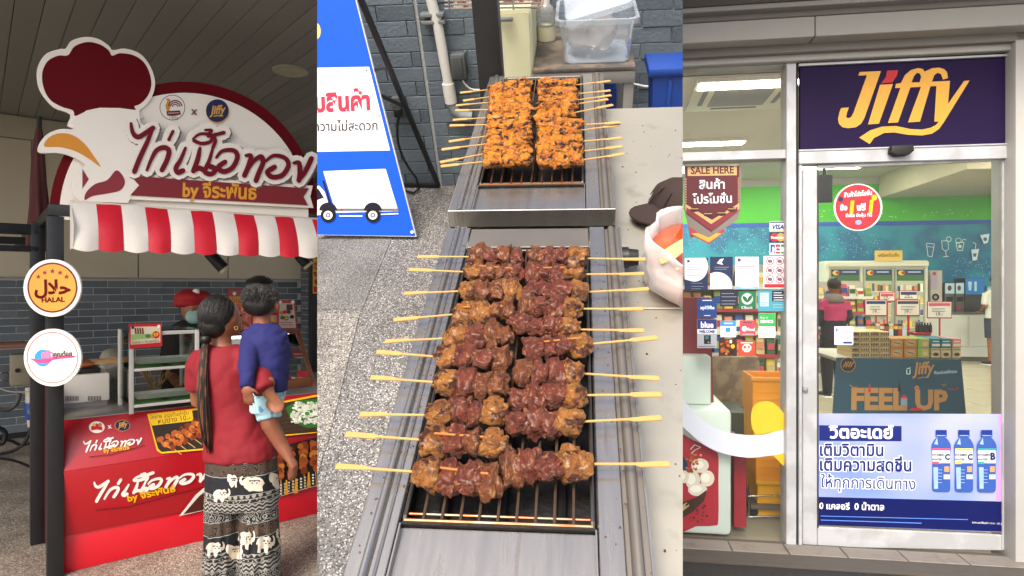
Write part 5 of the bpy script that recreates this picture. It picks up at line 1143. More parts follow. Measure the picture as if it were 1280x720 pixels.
LR = [((522, 321), (588, 321), (655, 321)), ((511, 337), (583, 340), (653, 343)), ((505, 367), (577, 364), (650, 364)), ((492, 400), (568, 393), (646, 390)), ((481, 427), (557, 423), (641, 418)), ((471, 440), (547, 446), (640, 450)), ((463, 472), (545, 478), (637, 482)), ((450, 518), (535, 519), (633, 514)), ((432, 543), (528, 550), (633, 556)), ((420, 583), (520, 590), (626, 602))]
RR = [((807, 324), (733, 323), (660, 321)), ((805, 342), (728, 343), (655, 342)), ((811, 361), (735, 365), (657, 363)), ((804, 386), (727, 386), (647, 383)), ((805, 413), (724, 412), (640, 407)), ((822, 422), (738, 430), (652, 438)), ((824, 473), (728, 467), (642, 467)), ((827, 493), (732, 494), (635, 499)), ((827, 522), (729, 527), (631, 531)), ((837, 580), (735, 580), (626, 585))]
def rowhv(rows, i):
    ys = [MH(r_[1][0], r_[1][1], TW + .016).y for r_ in rows]; k = len(ys)
    g = [abs(ys[j] - ys[j+1]) for j in range(k-1)]; return max(.0125, min(.0205, .5 * ((g[i-1] if i else g[0]) + (g[i] if i < k-1 else g[-1])) * .5 * .86))
kl = [['brown', 'beef', 'brown', 'beef'], ['chick', 'brown', 'brown', 'beef'], ['chick', 'brown', 'brown', 'chick'], ['chick', 'chick', 'brown', 'brown'], ['chick', 'beef', 'brown', 'brown'], ['chick', 'beef', 'beef', 'brown'], ['chick', 'beef', 'brown', 'brown'], ['chick', 'beef', 'beef', 'chick'], ['chick', 'beef', 'brown', 'chick'], ['chick', 'beef', 'beef', 'brown']]
for i, r_ in enumerate(LR):
    skewer(*r_, TW + .016, '%s from the back in the left column of brown meat skewers on the near grill' % ord_[i], 'brown skewers on the near grill', kl[i], rowhv(LR, i), .0135, stick_over=i in (1, 3, 8, 9))
for i, r_ in enumerate(RR):
    skewer(*r_, TW + .016, '%s from the back in the right column of brown meat skewers on the near grill' % ord_[i], 'brown skewers on the near grill', ['chick', 'beef', 'beef', 'beef' if i % 3 else 'brown'], rowhv(RR, i), .0135, stick_over=i in (1, 5))
LF_ = [((575, 116), (613, 112)), ((579, 126), (613, 121)), ((570, 132), (612, 128)), ((569, 138), (612, 137)), ((566, 150), (611, 147)), ((562, 157), (610, 156)), ((561, 177), (610, 170)), ((552, 187), (608, 180)), ((550, 203), (607, 192)), ((551, 208), (606, 202))]
RF_ = [((763, 101), (720, 106)), ((763, 113), (722, 117)), ((764, 119), (721, 125)), ((760, 124), (720, 130)), ((766, 131), (717, 141)), ((776, 153), (727, 156)), ((775, 156), (724, 163)), ((777, 172), (725, 177)), ((778, 183), (727, 189)), ((780, 192), (727, 200))]
for rows, xe, side in ((LF_, 664, 'left'), (RF_, 672, 'right')):
    for i, (a_, b_) in enumerate(rows):
        y = b_[1] * .5 + (106 + i * 10.6) * .5
        skewer(a_, b_, (xe, 105 + i * 10.6), TW + .028 + .006 * (i % 2), '%s from the back in the %s column of orange skewers on the far grill' % (ord_[i], side), 'orange skewers on the far grill', ['orng'] * 3, .021, .013, pw=.0055)

# ------------------------------------------------------------------ things on the right of the table
q = MH(868, 360, TB); bagm = bpy.data.materials.new('milky_plastic_bag'); bagm.use_nodes = True; n = bagm.node_tree.nodes; l = bagm.node_tree.links
b = n['Principled BSDF']; b.inputs['Base Color'].default_value = (.84, .83, .80, 1); b.inputs['Roughness'].default_value = .25; tr_ = n.new('ShaderNodeBsdfTransparent'); mx = n.new('ShaderNodeMixShader'); mx.inputs[0].default_value = .5
l.new(tr_.outputs[0], mx.inputs[1]); l.new(b.outputs[0], mx.inputs[2]); l.new(mx.outputs[0], n['Material Output'].inputs[0])
rB = .093; t = thing('sauce_bag', 'milky plastic bag of red sauce standing open on the steel table', 'bag', MF, q)
def wob(p, k): return p + V((noise.noise(p * 26), noise.noise(p * 26 + V((5, 5, 5))), noise.noise(p * 18))) * k
mb = MB().lathe([(0, .002), (rB * .8, .002), (rB * 1.0, .02), (rB * 1.05, .05), (rB * .98, .08), (rB * .97, .105), (rB * 1.03, .12), (rB * 1.0, .122), (rB * .94, .105), (rB * .94, .06)], q, 56, cap=False); mb.xf(lambda p: wob(p, .018))
part(mb, 'bag', bagm, t, smooth=2)
part(MB().lathe([(0, .004), (rB * .74, .006), (rB * .92, .05), (rB * .9, .088), (0, .09)], q, 40, cap=False), 'sauce', M('red_sauce', '#c8501a', .12, coat=.8, var=.15, vs=40), t, smooth=2)
p = MH(824, 328, TB + .094); p2 = MH(853, 308, TB + .12); d = (p2 - p).normalized(); n1 = V((-d.y, d.x, 0)).normalized()
t = thing('wooden_ladle', 'pale wooden paddle resting in the red sauce bag', 'spatula', MF, p)
ou = [p - n1 * .008, p + d * .02 - n1 * .017, p + d * .05 - n1 * .014, p + d * .075 - n1 * .006, p + d * .25 - n1 * .005 + V((0, 0, .06)), p + d * .25 + n1 * .005 + V((0, 0, .06)), p + d * .075 + n1 * .006, p + d * .05 + n1 * .014, p + d * .02 + n1 * .017, p + n1 * .008]
part(MB().prism(ou, (0, 0, .004)), 'blade', M('light_wood', '#d9ab74', .5, var=.1), t, bevel=.001, seg=1)
# dark cloth cap
q = MH(842, 276, TB); t = thing('cloth_cap', 'dark brown cloth cap lying on the steel table behind the sauce bag', 'cap', MF, q); capm = M('brown_black_cloth', '#2a1c17', .85, var=.3, vs=14, bump=.2, bs=120)
cc = q + V((.025, .045, .0))
mb = MB(); mb.ell(cc + V((0, 0, .012)), (.075, .07, .062), 40, 24); mb.xf(lambda p: V((p.x, p.y, max(TB + .002, p.z))) + V((0, 0, -.03)) * max(0, noise.noise(V((p.x * 20, p.y * 20, 1)))) * (1 if p.z > TB + .02 else 0) + V((noise.noise(p * 26), noise.noise(p * 26 + V((3, 3, 3))), 0)) * .012)
part(mb, 'crown', capm, t, smooth=2)
mb = MB(); rings = []
for i in range(13):
    a_ = R(172 + 90 * (i / 12)); s_ = math.sin(math.pi * i / 12)
    ci, co = cc + V((.066 * math.cos(a_), .062 * math.sin(a_), .014 + .006 * s_)), cc + V(((.075 + .062 * s_) * math.cos(a_), (.07 + .055 * s_) * math.sin(a_), .006 + .014 * s_))
    rings.append([ci, co, co + V((0, 0, .004)), ci + V((0, 0, .004))])
mb.loft(rings); part(mb, 'visor', capm, t, smooth=True)
for k in range(5):
    a_ = R(k * 36 + 10); part(MB().tube([cc + V((.076 * math.cos(a_) * math.cos(R(e)), .071 * math.sin(a_) * math.cos(R(e)), .012 + .058 * math.sin(R(e)))) for e in range(10, 180, 20)], .0012, 5), 'seam', M('cap_seam', '#150d0a', .9), t)
part(MB().ell(cc + V((0, 0, .07)), (.006, .006, .004)), 'button', capm, t, smooth=2)
# crumbs and drips on the table beside the grill
random.seed(21); mb = MB()
for i in range(90):
    p = V((random.uniform(.1, .3), random.uniform(.3, 1.7), TB + .0008)); r_ = random.uniform(.0006, .0022); mb.ell(p, (r_, r_ * random.uniform(.6, 1.4), r_ * .5), 6, 4)
solo(mb, 'crumbs', M('crumb_brown', '#4a2c18', .6), 'scattered brown crumbs and drips on the steel table right of the grills', 'crumbs', MF, kind='stuff')
mb = MB()
for i in range(140):
    u = random.choice((random.uniform(-.245, -.205), random.uniform(.03, .08))); p = V((u, random.uniform(.3, 1.0), TW + .0008)); r_ = random.uniform(.0005, .0018); mb.ell(p, (r_, r_, r_ * .4), 6, 4)
solo(mb, 'marinade_drips', M('drip', '#5a3a20', .25, coat=.5), 'small marinade drips on the rails of the near grill', 'drips', MF, kind='stuff')

# ================================================================== RIGHT PLACE: shop front and the shop behind the glass
A8 = R(8.5)
RF = Fr((1.636, 3.64, 0), (math.cos(A8), -math.sin(A8), 0), (math.sin(A8), math.cos(A8), 0), (0, 0, 1))
RP = lambda x, y, b: RF.hit(x, y, 1, b)
RG = lambda x, y, z=0: RF.hit(x, y, 2, z)
frm = M('frame_aluminium', '#b4b7ba', .4, metal=.25, var=.08, vs=3, bump=.03, bs=30, col2='#a4a6a8', cs=5); frmd = M('frame_dark_seal', '#2c2c2e', .6)  # plain dark material for the seals and the lowest fascia strip
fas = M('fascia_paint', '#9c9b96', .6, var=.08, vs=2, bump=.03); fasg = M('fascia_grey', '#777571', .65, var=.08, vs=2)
AL, ARR = -1.3, 3.2
def zat(y, b=0, x=853): return RP(x, y, b).z
# fascia, soffit, wall above
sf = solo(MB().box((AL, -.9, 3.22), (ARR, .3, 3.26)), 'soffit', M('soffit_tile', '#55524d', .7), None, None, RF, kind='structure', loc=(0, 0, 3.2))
fc = thing('shop_fascia', 'layered pale painted fascia running above the shop window and sign', 'fascia', RF, (0, 0, 2.8), None)
def fband(y0, y1, b, mat, nm='band', a0=AL, a1=ARR, bv=.004): return part(MB().box((a0, b, zat(y1, b)), (a1, .14, zat(y0, b))), nm, mat, fc, bevel=bv, seg=1)
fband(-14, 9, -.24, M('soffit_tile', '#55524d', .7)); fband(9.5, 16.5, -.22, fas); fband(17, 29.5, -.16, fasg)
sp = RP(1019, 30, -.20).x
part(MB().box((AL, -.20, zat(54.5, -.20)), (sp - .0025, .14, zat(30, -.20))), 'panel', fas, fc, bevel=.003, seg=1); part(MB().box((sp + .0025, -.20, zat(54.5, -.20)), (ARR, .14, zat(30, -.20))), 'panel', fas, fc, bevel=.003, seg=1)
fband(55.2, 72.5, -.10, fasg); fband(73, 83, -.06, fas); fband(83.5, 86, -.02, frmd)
# frame members
fr_ = thing('storefront', 'pale aluminium frame of the shop window and door', 'frame', RF, (0, 0, 0))
def vbar(x0, x1, y0, y1, b0, b1, nm='mullion', mat=None, bv=.003, zf=None):
    p, q = RP(x0, (y0 + y1) / 2, b0), RP(x1, (y0 + y1) / 2, b0); xm = (x0 + x1) / 2
    return part(MB().box((p.x, b0, RP(xm, y1, b0).z if zf is None else zf), (q.x, b1, RP(xm, y0, b0).z)), nm, mat or frm, fr_, bevel=bv, seg=1)
def hbar(x0, x1, y0, y1, b0, b1, nm='transom', mat=None, bv=.003):   # y taken at the left end x0
    p, q = RP(x0, y0, b0), RP(x1, y0, b0)
    return part(MB().box((p.x, b0, RP(x0, y1, b0).z), (q.x, b1, RP(x0, y0, b0).z)), nm, mat or frm, fr_, bevel=bv, seg=1)
vbar(983, 995.5, 77, 691, -.03, .10, zf=.004); vbar(996, 998, 80, 690, 0.0, .10, nm='seal', mat=frmd, zf=.004); vbar(998.5, 1003, 190, 690, -.015, .10, nm='door_jamb', zf=.004)
hbar(770, 982.7, 193, 204, -.02, .09); hbar(770, 982.7, 86.5, 92, -.015, .09); hbar(770, 982.7, 677, 690.5, -.03, .10, nm='sill')
hbar(998.5, 1268, 189, 205, -.025, .05, nm='door_head')
vbar(1262.5, 1268.5, 52, 692, -.02, .03, nm='door_jamb', zf=.004)
solo(MB().box((RP(1269.5, 300, -.10).x, -.10, .004), (ARR, .125, zat(60, -.1))), 'wall_pillar', M('pillar_paint', '#a3a29e', .6, var=.1, bump=.05), 'pale painted wall pillar right of the shop door', 'pillar', RF, bevel=.008)
# glass panes of the window
gl = glass('shop_glass', (.97, .99, .98), .4, .006, (.7, .72, .74))
pn = thing('shop_window', 'large fixed shop window pane with stickers, left of the door', 'window', RF, (-.5, .03, .1))
aL = RP(770, 400, .03).x; aR = RP(983, 400, .03).x
part(MB().box((aL, .03, .06), (aR, .036, zat(204, .03, 983) + .01)), 'pane', gl, pn); part(MB().box((aL, .03, zat(193, .03)), (aR, .036, zat(92, .03))), 'upper_pane', glass('shop_glass_dusty', (.95, .95, .92), .4, .05, (.6, .58, .52)), pn)
# sign panel
sb = thing('shop_sign', 'dark purple sign panel with the golden Jiffy lettering above the door', 'sign', RF, (.8, -.01, 2.3))
spx = [(1000, 187.5), (1263.5, 178.5), (1263.5, 68), (1000, 81.5)]
part(board(RF, spx, (0, -.012, 0), NB, .03), 'panel', M('sign_purple', '#190536', .6, var=.15, vs=2, spec=.2), sb, bevel=.002, seg=1)
for q_ in (((998.6, 189), (1266, 180.5), (1266, 178.6), (998.6, 187)), ((998.6, 82.5), (1266, 69.5), (1266, 67), (998.6, 79.5))): part(board(RF, q_, (0, -.03, 0), NB, .02), 'edge_strip', frm, sb)
pr = Print(RF, (0, -.012, 0), NB, .0015, .0004); gd = M('jiffy_gold', '#d99f2c', .4, var=.06, vs=8); rdm = P_('jiffy_red', '#b5121c')
sc4 = lambda pts, ox=1060, oy=0, k=4.0: [(ox + x / k, oy + y / k) for x, y in pts]
pr.poly(sc4([(52, 378), (58, 360), (165, 355), (82, 590), (66, 618), (40, 636), (0, 641), (-28, 636), (-45, 618), (-50, 595), (-42, 560), (-34, 540), (5, 537), (-5, 562), (-10, 585), (0, 592), (16, 585), (27, 565), (95, 376)]), gd)
pr.poly(sc4([(160, 424), (225, 420), (155, 618), (100, 622)]), gd); pr.poly(sc4([(195, 353), (251, 350), (245, 378), (222, 412), (165, 417), (190, 385)]), rdm)
pr.poly(sc4([(235, 440), (240, 419), (265, 415), (285, 375), (315, 350), (350, 340), (375, 345), (383, 358), (420, 341), (455, 338), (480, 345), (495, 360), (500, 390), (475, 398), (465, 370), (448, 364), (432, 375), (420, 408), (510, 404), (500, 520), (580, 405), (608, 402), (480, 610), (455, 645), (420, 668), (370, 677), (300, 674), (230, 662), (180, 665), (130, 690), (108, 720), (56, 688), (110, 652), (170, 633), (240, 630), (310, 645), (370, 648), (415, 638), (440, 625), (455, 607), (432, 608), (442, 430), (412, 432), (360, 608), (300, 612), (365, 434), (312, 437), (250, 612), (200, 615), (262, 440)]), gd)
pr.poly(sc4([(318, 412), (330, 380), (345, 364), (360, 368), (366, 385), (358, 411)]), MATS['sign_purple'])
pr.part(sb, 'lettering')
t = thing('door_sensor', 'small black door sensor mounted under the purple sign', 'sensor', RF, RP(1128, 188, -.05))
part(MB().prism([RP(x, y, -.075) for x, y in ((1115, 182), (1142, 180.5), (1143, 188), (1137, 193), (1121, 194), (1114, 190))], (0, .05, 0)), 'housing', rub, t, bevel=.003)
# door
dr = thing('shop_door', 'glazed aluminium shop door with a large drink poster on its lower half', 'door', RF, (.3, 0, 0))
def dbar(pts, nm, th=.018, b=.0): return part(board(RF, pts, (0, b, 0), NB, th), nm, frm, dr, bevel=.003, seg=1)
dbar([(1003.5, 683), (1021.5, 683.6), (1021.5, 210), (1003.5, 211)], 'stile'); dbar([(1253, 688), (1262, 688.5), (1262, 199), (1253, 199.5)], 'stile')
dbar([(1022, 211), (1252.6, 201), (1252.6, 196), (1022, 206)], 'top_rail'); dbar([(1022, 683.5), (1252.6, 688.3), (1252.6, 669), (1022, 659)], 'bottom_rail')
part(board(RF, [(1021, 664), (1254, 672), (1254, 199), (1021, 209)], (0, .02, 0), NB, .006), 'pane', gl, dr)
part(board(RF, [(1021.8, 660), (1023.4, 660), (1023.4, 210), (1021.8, 210.5)], (0, -.004, 0), NB, .004), 'seal', frmd, dr)
q = RP(1006.5, 487, -.001); part(MB().tube([q, q + V((0, -.012, 0))], [.016, .014], 20), 'lock', M('galvanised', '#8f9496', .4, metal=.7), dr, bevel=.001)
# poster on the door
po = thing('drink_poster', 'lilac and navy poster with three blue water bottles on the lower half of the door', 'poster', RF, RP(1140, 640, .01))
lil = bpy.data.materials.new('lilac_print'); lil.use_nodes = True; n = lil.node_tree.nodes; l = lil.node_tree.links; b = n['Principled BSDF']; b.inputs['Roughness'].default_value = .3
tc = n.new('ShaderNodeTexCoord'); nz = n.new('ShaderNodeTexNoise'); nz.inputs['Scale'].default_value = 2.2; nz.inputs['Detail'].default_value = 1; l.new(tc.outputs['Object'], nz.inputs[0])
cr_ = n.new('ShaderNodeValToRGB'); e = cr_.color_ramp.elements; e[0].position = .35; e[0].color = lin('#7088d0') + (1,); e[1].position = .65; e[1].color = lin('#a4a8da') + (1,); l.new(nz.outputs[0], cr_.inputs[0]); l.new(cr_.outputs[0], b.inputs['Base Color'])
part(board(RF, [(1022.5, 656), (1257, 665.5), (1257, 517.5), (1022.5, 517)], (0, .010, 0), NB, .003), 'sheet', lil, po)
pr = Print(RF, (0, .010, 0), NB, .0008, .0002); nv = P_('poster_navy', '#10206a', .3); nvd = P_('poster_navy_dark', '#0b1450', .3); pw_ = P_('poster_white', '#e9ebf6', .3)
pr.poly([(1240, 665), (1256.5, 665), (1256.5, 518), (1248, 518), (1251, 560)], P_('poster_pink', '#c58ac0', .3)); pr.poly([(1022.8, 656), (1256.8, 665), (1256.8, 627), (1022.8, 621)], nvd)
pr.poly([(1024, 551), (1127, 551.5), (1127, 532.5), (1024, 531.5)], nv); pr.text('วิตอะเดย์', 1036, 547.5, 1117, 548, pw_, .95, 0, .03)
for tx, x0, y0, x1, y1, bd in (('เติมวิตามิน', 1024, 569.5, 1105, 570, .028), ('เติมความสดชื่น', 1024, 588, 1140, 589, .028), ('ให้ทุกการเดินทาง', 1025, 609, 1145, 612, .008)):
    pr.text(tx, x0, y0, x1, y1, pw_, 1.1 , 0, bd + .05); pr.text(tx, x0 + .7, y0, x1 - .7, y1, nv, 1.1, 0, bd)
pr.text('0 แคลอรี', 1024, 636, 1062, 637, pw_, 1.05, 0, .02); pr.text('0 น้ำตาล', 1068, 637, 1105, 638, pw_, 1.05, 0, .02)
fb_ = P_('poster_fine', '#4d78c8'); pr.line([(1026, 645), (1210, 649.5)], 1.0, fb_); pr.line([(1026, 650), (1152, 654)], 1.2, fb_); pr.text('ระยะเวลาตั้งแต่ 1 ต.ค. - 31 ธ.ค.', 1215, 654, 1256, 656, pw_)
bb1, bb2, bb3 = P_('bottle_blue', '#34549c', .2), P_('bottle_light', '#8fabd8', .2), P_('bottle_cap', '#16307e', .3)
for k, (cx, lt, cc_) in enumerate(((1176.5, 'C', P_('lb_red', '#d8475c')), (1205, 'C', P_('lb_yel', '#d6c83a')), (1233.5, 'B', P_('lb_teal', '#2a9a86')))):
    pr.poly(cr([(cx - 4.5, 546), (cx - 12, 556), (cx - 11.4, 570), (cx - 11, 590), (cx - 11.4, 606), (cx - 10, 614), (cx, 615), (cx + 10, 614.5), (cx + 11.4, 606), (cx + 11, 590), (cx + 11.4, 570), (cx + 12, 556), (cx + 4.5, 546)], 3), bb1)
    pr.poly([(cx - 10, 584), (cx - 4, 584), (cx - 4, 611), (cx - 9, 611)], bb2); pr.poly([(cx - 5, 547), (cx - 9, 555), (cx - 4, 556)], bb2); pr.rect(cx - 7, 537.5, cx + 7, 546, bb3); pr.rect(cx - 6, 544, cx + 6, 545, bb2)
    pr.rect(cx - 11.2, 561, cx + 11.2, 579, P_('label_grey', '#c3c9cf')); pr.rect(cx - 11.2, 560.5, cx + 11.2, 563, cc_); pr.rect(cx - 11.2, 577, cx - 3, 580, cc_)
    pr.text('VITAMIN', cx - 11.5, 570, cx + 4, 570, black_, 1, 0, .03); pr.text('WATER', cx - 11.5, 575.5, cx + 1, 575.5, black_, 1, 0, .03); pr.text(lt, cx + 4.5, 574.5, cx + 10.8, 574.5, nvd, 1.1, 0, .05)
    pr.rect(cx + 4, 583, cx + 10, 590, P_('lbl_or', '#c98f5c')); pr.rect(cx + 3, 593, cx + 11, 599, P_('label_grey2', '#aab7d8'))
    for j in range(5): pr.rect(cx - 9, 587 + j*4, cx + 1, 587.7 + j*4, bb2)
pr.part(po)
# ---- stickers
GB = -.0
def sticker(name, label, x0, y0, x1, y1, col, paint, group='stickers on the shop window', cat='sticker', pts=None, b=.0285):
    pts = pts or [(x0, y1), (x1, y1), (x1, y0), (x0, y0)]
    t = thing(name, label, cat, RF, RP((x0 + x1) / 2, y1, b), group)
    part(board(RF, pts, (0, b, 0), NB, .0012), 'sheet', P_(col[0], col[1]), t); pr = Print(RF, (0, b, 0), NB, .0006, .0002); paint(pr)
    if pr.mb.v: pr.part(t)
def lines(pr, x0, x1, ys, m, w=.7):
    for y in ys: pr.line([(x0, y), (x0 + (x1 - x0) * random.uniform(.6, 1), y)], w, m)
wh_ = ('st_white', '#dfe0e6'); nvc = ('st_navy', '#16284e')
def f(pr):
    pr.poly(circ(868, 338, 16, 18, 30), P_(*wh_)) ; pr.text('...', 860, 331, 863, 331, P_(*nvc)); lines(pr, 858, 880, (331, 334, 337, 341, 344), P_('st_grey', '#8a90a0'), .6); lines(pr, 864, 882, (353, 357, 360), P_('st_grey', '#8a90a0'), .5)
sticker('notice', 'navy notice with a white rounded text field, leftmost in the row of notices', 855.5, 322, 885, 363, nvc, lambda pr: (pr.poly([(855.7, 322.3)] + [(868 + 17*math.cos(R(a)), 333 + 19*math.sin(R(a))) for a in range(-35, 121, 12)] + [(855.7, 349)], P_(*wh_)), pr.rect(859, 325, 862, 328, P_(*nvc)), lines(pr, 859, 882, (331, 334, 337, 340, 344), P_('st_grey', '#8a90a0'), .6), lines(pr, 864, 882, (354, 358, 361), P_('st_grey', '#8a90a0'), .5)))
sticker('notice', 'navy notice with a white bird emblem, second in the row of notices', 887.5, 321, 916, 362, nvc, lambda pr: (pr.poly([(896, 329), (900, 324), (905, 323), (902, 328), (904, 331), (899, 330)], P_(*wh_)), lines(pr, 893, 912, (334, 336.5), P_('st_grey', '#8a90a0'), .6), pr.poly([(887.7, 342)] + [(896 + 19.5*math.cos(R(a)), 358 - 18*math.sin(R(a))) for a in range(100, -12, -10)] + [(887.7, 361.7)], P_(*wh_)), lines(pr, 890, 909, (343.5, 346, 349, 352, 355), P_('st_grey', '#8a90a0'), .5)))
sticker('notice', 'plain white notice with lines of small text, third in the row of notices', 919, 321, 948.5, 361, wh_, lambda pr: (pr.rect(922, 323, 926, 327, P_('st_purple', '#54307c')), lines(pr, 922, 945, (330, 333, 336), P_('st_ink', '#5a5f70'), .8), lines(pr, 922, 945, (351, 354, 357), P_('st_grey', '#8a90a0'), .6), pr.poly([(919.2, 361), (919.2, 357), (930, 360), (948, 358), (948, 361)], P_('st_skyblue', '#7aaed8'))))
def f(pr):
    for x in (962.5, 974.5):
        for y in (326.5, 338, 349): pr.circle(x, y, 3, P_('st_ink', '#5a5f70'), 2.2); pr.ring(x, y, 4.6, .9, redp); pr.line([(x - 3, y - 3), (x + 3, y + 3)], .8, redp)
    pr.rect(955.5, 355, 982, 359, redp)
sticker('prohibition_sheet', 'white sheet with six red prohibition symbols beside the door mullion', 954.5, 320, 982.3, 360.5, wh_, f)
def f(pr): pr.text('VISA', 964, 286.5, 980, 286.5, P_('visa_blue', '#1c2d6e'), 1.1, .2, .05); pr.rect(962.3, 277, 982, 278.6, P_('visa_blue', '#1c2d6e')); pr.rect(962.3, 288, 982, 289.2, P_('gold', '#d9a441'))
sticker('card_sticker', 'VISA card sticker, topmost of the three payment stickers', 962, 276.5, 982.2, 289.6, wh_, f)
sticker('card_sticker', 'MasterCard sticker with two circles, middle of the three payment stickers', 962, 290.4, 982.2, 303, nvc, lambda pr: (pr.circle(968.3, 296.6, 5.3, redp), pr.circle(976, 296.6, 5.3, P_('mc_gold', '#c98a4a')), pr.text('MasterCard', 964, 298.4, 980.5, 298.4, P_(*wh_), 1.3, 0, .03)))
sticker('card_sticker', 'JCB card sticker in blue, red and green, lowest of the payment stickers', 962, 304.2, 982.2, 318.4, wh_, lambda pr: (pr.rect(963, 305.5, 968.6, 317, P_('jcb_blue', '#214a8a')), pr.rect(969.4, 305.5, 975, 317, P_('jcb_red', '#a3202c')), pr.rect(975.8, 305.5, 981.4, 317, P_('jcb_green', '#2b7a3c')), pr.text('JCB', 964, 314.5, 981, 314.5, P_(*wh_), .8, 0, .05)))
sticker('bank_sticker', 'green bank sticker with a sprouting leaf emblem', 923.5, 364, 944.5, 387, ('bank_green', '#0f6b45'), lambda pr: (pr.circle(934, 373.5, 7.2, P_('st_lg', '#b9c4bc')), pr.poly(cr([(934, 378), (929, 374), (929, 370), (933, 372), (934, 375), (936, 371), (940, 369), (939, 374)], 3), P_('bank_dk', '#0e5a38')), pr.rect(925, 384, 944, 386.6, P_('st_ink2', '#3c4046')), pr.text('KBank', 927, 386.3, 941, 386.3, P_(*wh_))))
sticker('info_sticker', 'teal information sticker with a pale text field beside the mullion', 947.5, 363, 984, 389, ('st_teal', '#3f90a4'), lambda pr: (pr.rect(950, 366, 961, 383, P_('st_paleteal', '#a9c6cc')), lines(pr, 951, 960, (369, 372, 375, 378, 381), P_('st_ink', '#5a5f70'), .5), pr.rect(965, 363.5, 983.6, 376.5, P_('st_navydk', '#101c30')), lines(pr, 967, 982, (366, 369, 372, 375), P_(*wh_), .8), lines(pr, 966, 983, (381, 384), P_('st_paleteal', '#a9c6cc'), .5)))
sticker('dark_notice', 'small dark navy notice between the notices and the green bank sticker', 900, 363, 922.5, 383, ('st_navydk2', '#1d2438'), lambda pr: (lines(pr, 902, 921, (367, 371, 376, 380), P_('st_grey', '#8a90a0'), .7)))
sticker('app_sticker', 'blue xplORe app sticker at the upper left above the WELCOME sticker', 871.5, 373, 896, 397.5, ('st_blue', '#123a7a'), lambda pr: (pr.text('xplORe', 875, 386.5, 893, 386.5, P_(*wh_), 1.1, 0, .03), pr.rect(878, 375, 890, 376, P_(*wh_)), pr.circle(884.3, 384.5, 1.6, P_('cyan', '#38b6e0')), pr.rect(880, 394, 888, 394.8, P_(*wh_))))
sticker('card_welcome_sticker', 'blue card WELCOME sticker with a black card terminal picture', 871.5, 399, 896, 435, ('st_silver', '#9aa0a8'), lambda pr: (pr.rect(871.7, 399.2, 895.8, 411.5, P_('visa_blue', '#1c2d6e')), pr.text('blue', 876, 409.5, 892, 409.5, P_(*wh_), 1.1, 0, .04), pr.rect(871.7, 411.6, 895.8, 417, P_(*wh_)), pr.text('WELCOME', 873.5, 416, 893.5, 416, P_('visa_blue', '#1c2d6e'), 1.1, 0, .06), pr.rect(880, 419, 888.5, 430, black_), pr.rect(881.5, 420, 886, 424, P_('scr', '#2f6a78')), pr.text('1.-', 885, 429, 888, 429, P_(*wh_)), pr.rect(873, 432.4, 894, 433.4, P_('st_ink', '#5a5f70'))))
sticker('wallet_sticker', 'white and light blue wallet sticker in the lower sticker row', 900.5, 401, 920.2, 421.5, wh_, lambda pr: (pr.rect(900.7, 401.2, 920, 407.5, P_('st_azure', '#2a86d0')), pr.rect(907, 409.5, 913, 415, P_('st_azure', '#2a86d0')), pr.rect(908, 417, 913, 418, P_('st_ink', '#5a5f70')), pr.rect(905, 403.5, 916, 405, P_(*wh_))))
sticker('food_sticker', 'coral red Food delivery sticker in the lower sticker row', 925, 400.5, 944.2, 420, ('st_coral', '#dc4450'), lambda pr: (pr.circle(930.5, 411, 3.3, P_(*wh_)), pr.text('Food', 934.5, 413.5, 943.5, 413.5, P_(*wh_), 1.2, 0, .04), pr.rect(929, 402.5, 940, 403.8, P_('st_ink2', '#3c4046')), pr.rect(928, 417, 942, 418.6, P_('st_pinkish', '#f0a0a0'))))
sticker('service_sticker', 'green and white SERVICE sticker right of the coral sticker', 948.3, 391.5, 969.2, 422, wh_, lambda pr: (pr.rect(948.5, 391.7, 969, 408, P_('st_green', '#2f9c48')), pr.text('Best of', 950.5, 398, 960, 398, P_(*wh_)), pr.text('SERVICE', 950.5, 403.5, 966.5, 403.5, P_(*wh_), 1.1, 0, .04), pr.text('Fast', 954, 413.5, 963, 413.5, P_('st_ink2', '#3c4046'), 1, .2), pr.text('Solution', 951.5, 419, 966, 419, P_('st_ink2', '#3c4046'), 1, .2)))
sticker('orange_sticker', 'brick orange app sticker lowest in the sticker cluster', 923, 426, 944, 445, ('st_brick', '#b8452c'), lambda pr: (pr.poly(circ(933.5, 435, 6, 5.5, 8, 22, 382), P_(*wh_)), pr.circle(931, 434, 1.8, P_('st_brick', '#b8452c')), pr.circle(936, 434, 1.8, orange), pr.rect(930, 437, 937, 438, P_('st_brick', '#b8452c')), pr.rect(926, 428, 941, 429, P_(*wh_))))
sticker('food_photo_sticker', 'food photo sticker with fried chicken left of the brick orange sticker', 898.5, 424, 921, 445, ('st_brownd', '#3a2416'), lambda pr: (food(pr, 901, 427, 911, 443, 30, skc, (1.2, 3)), pr.circle(916, 433, 2.6, yel), pr.circle(915, 440, 2.8, P_('st_dark', '#251a14')), pr.rect(912, 425, 915, 429, P_(*wh_))))
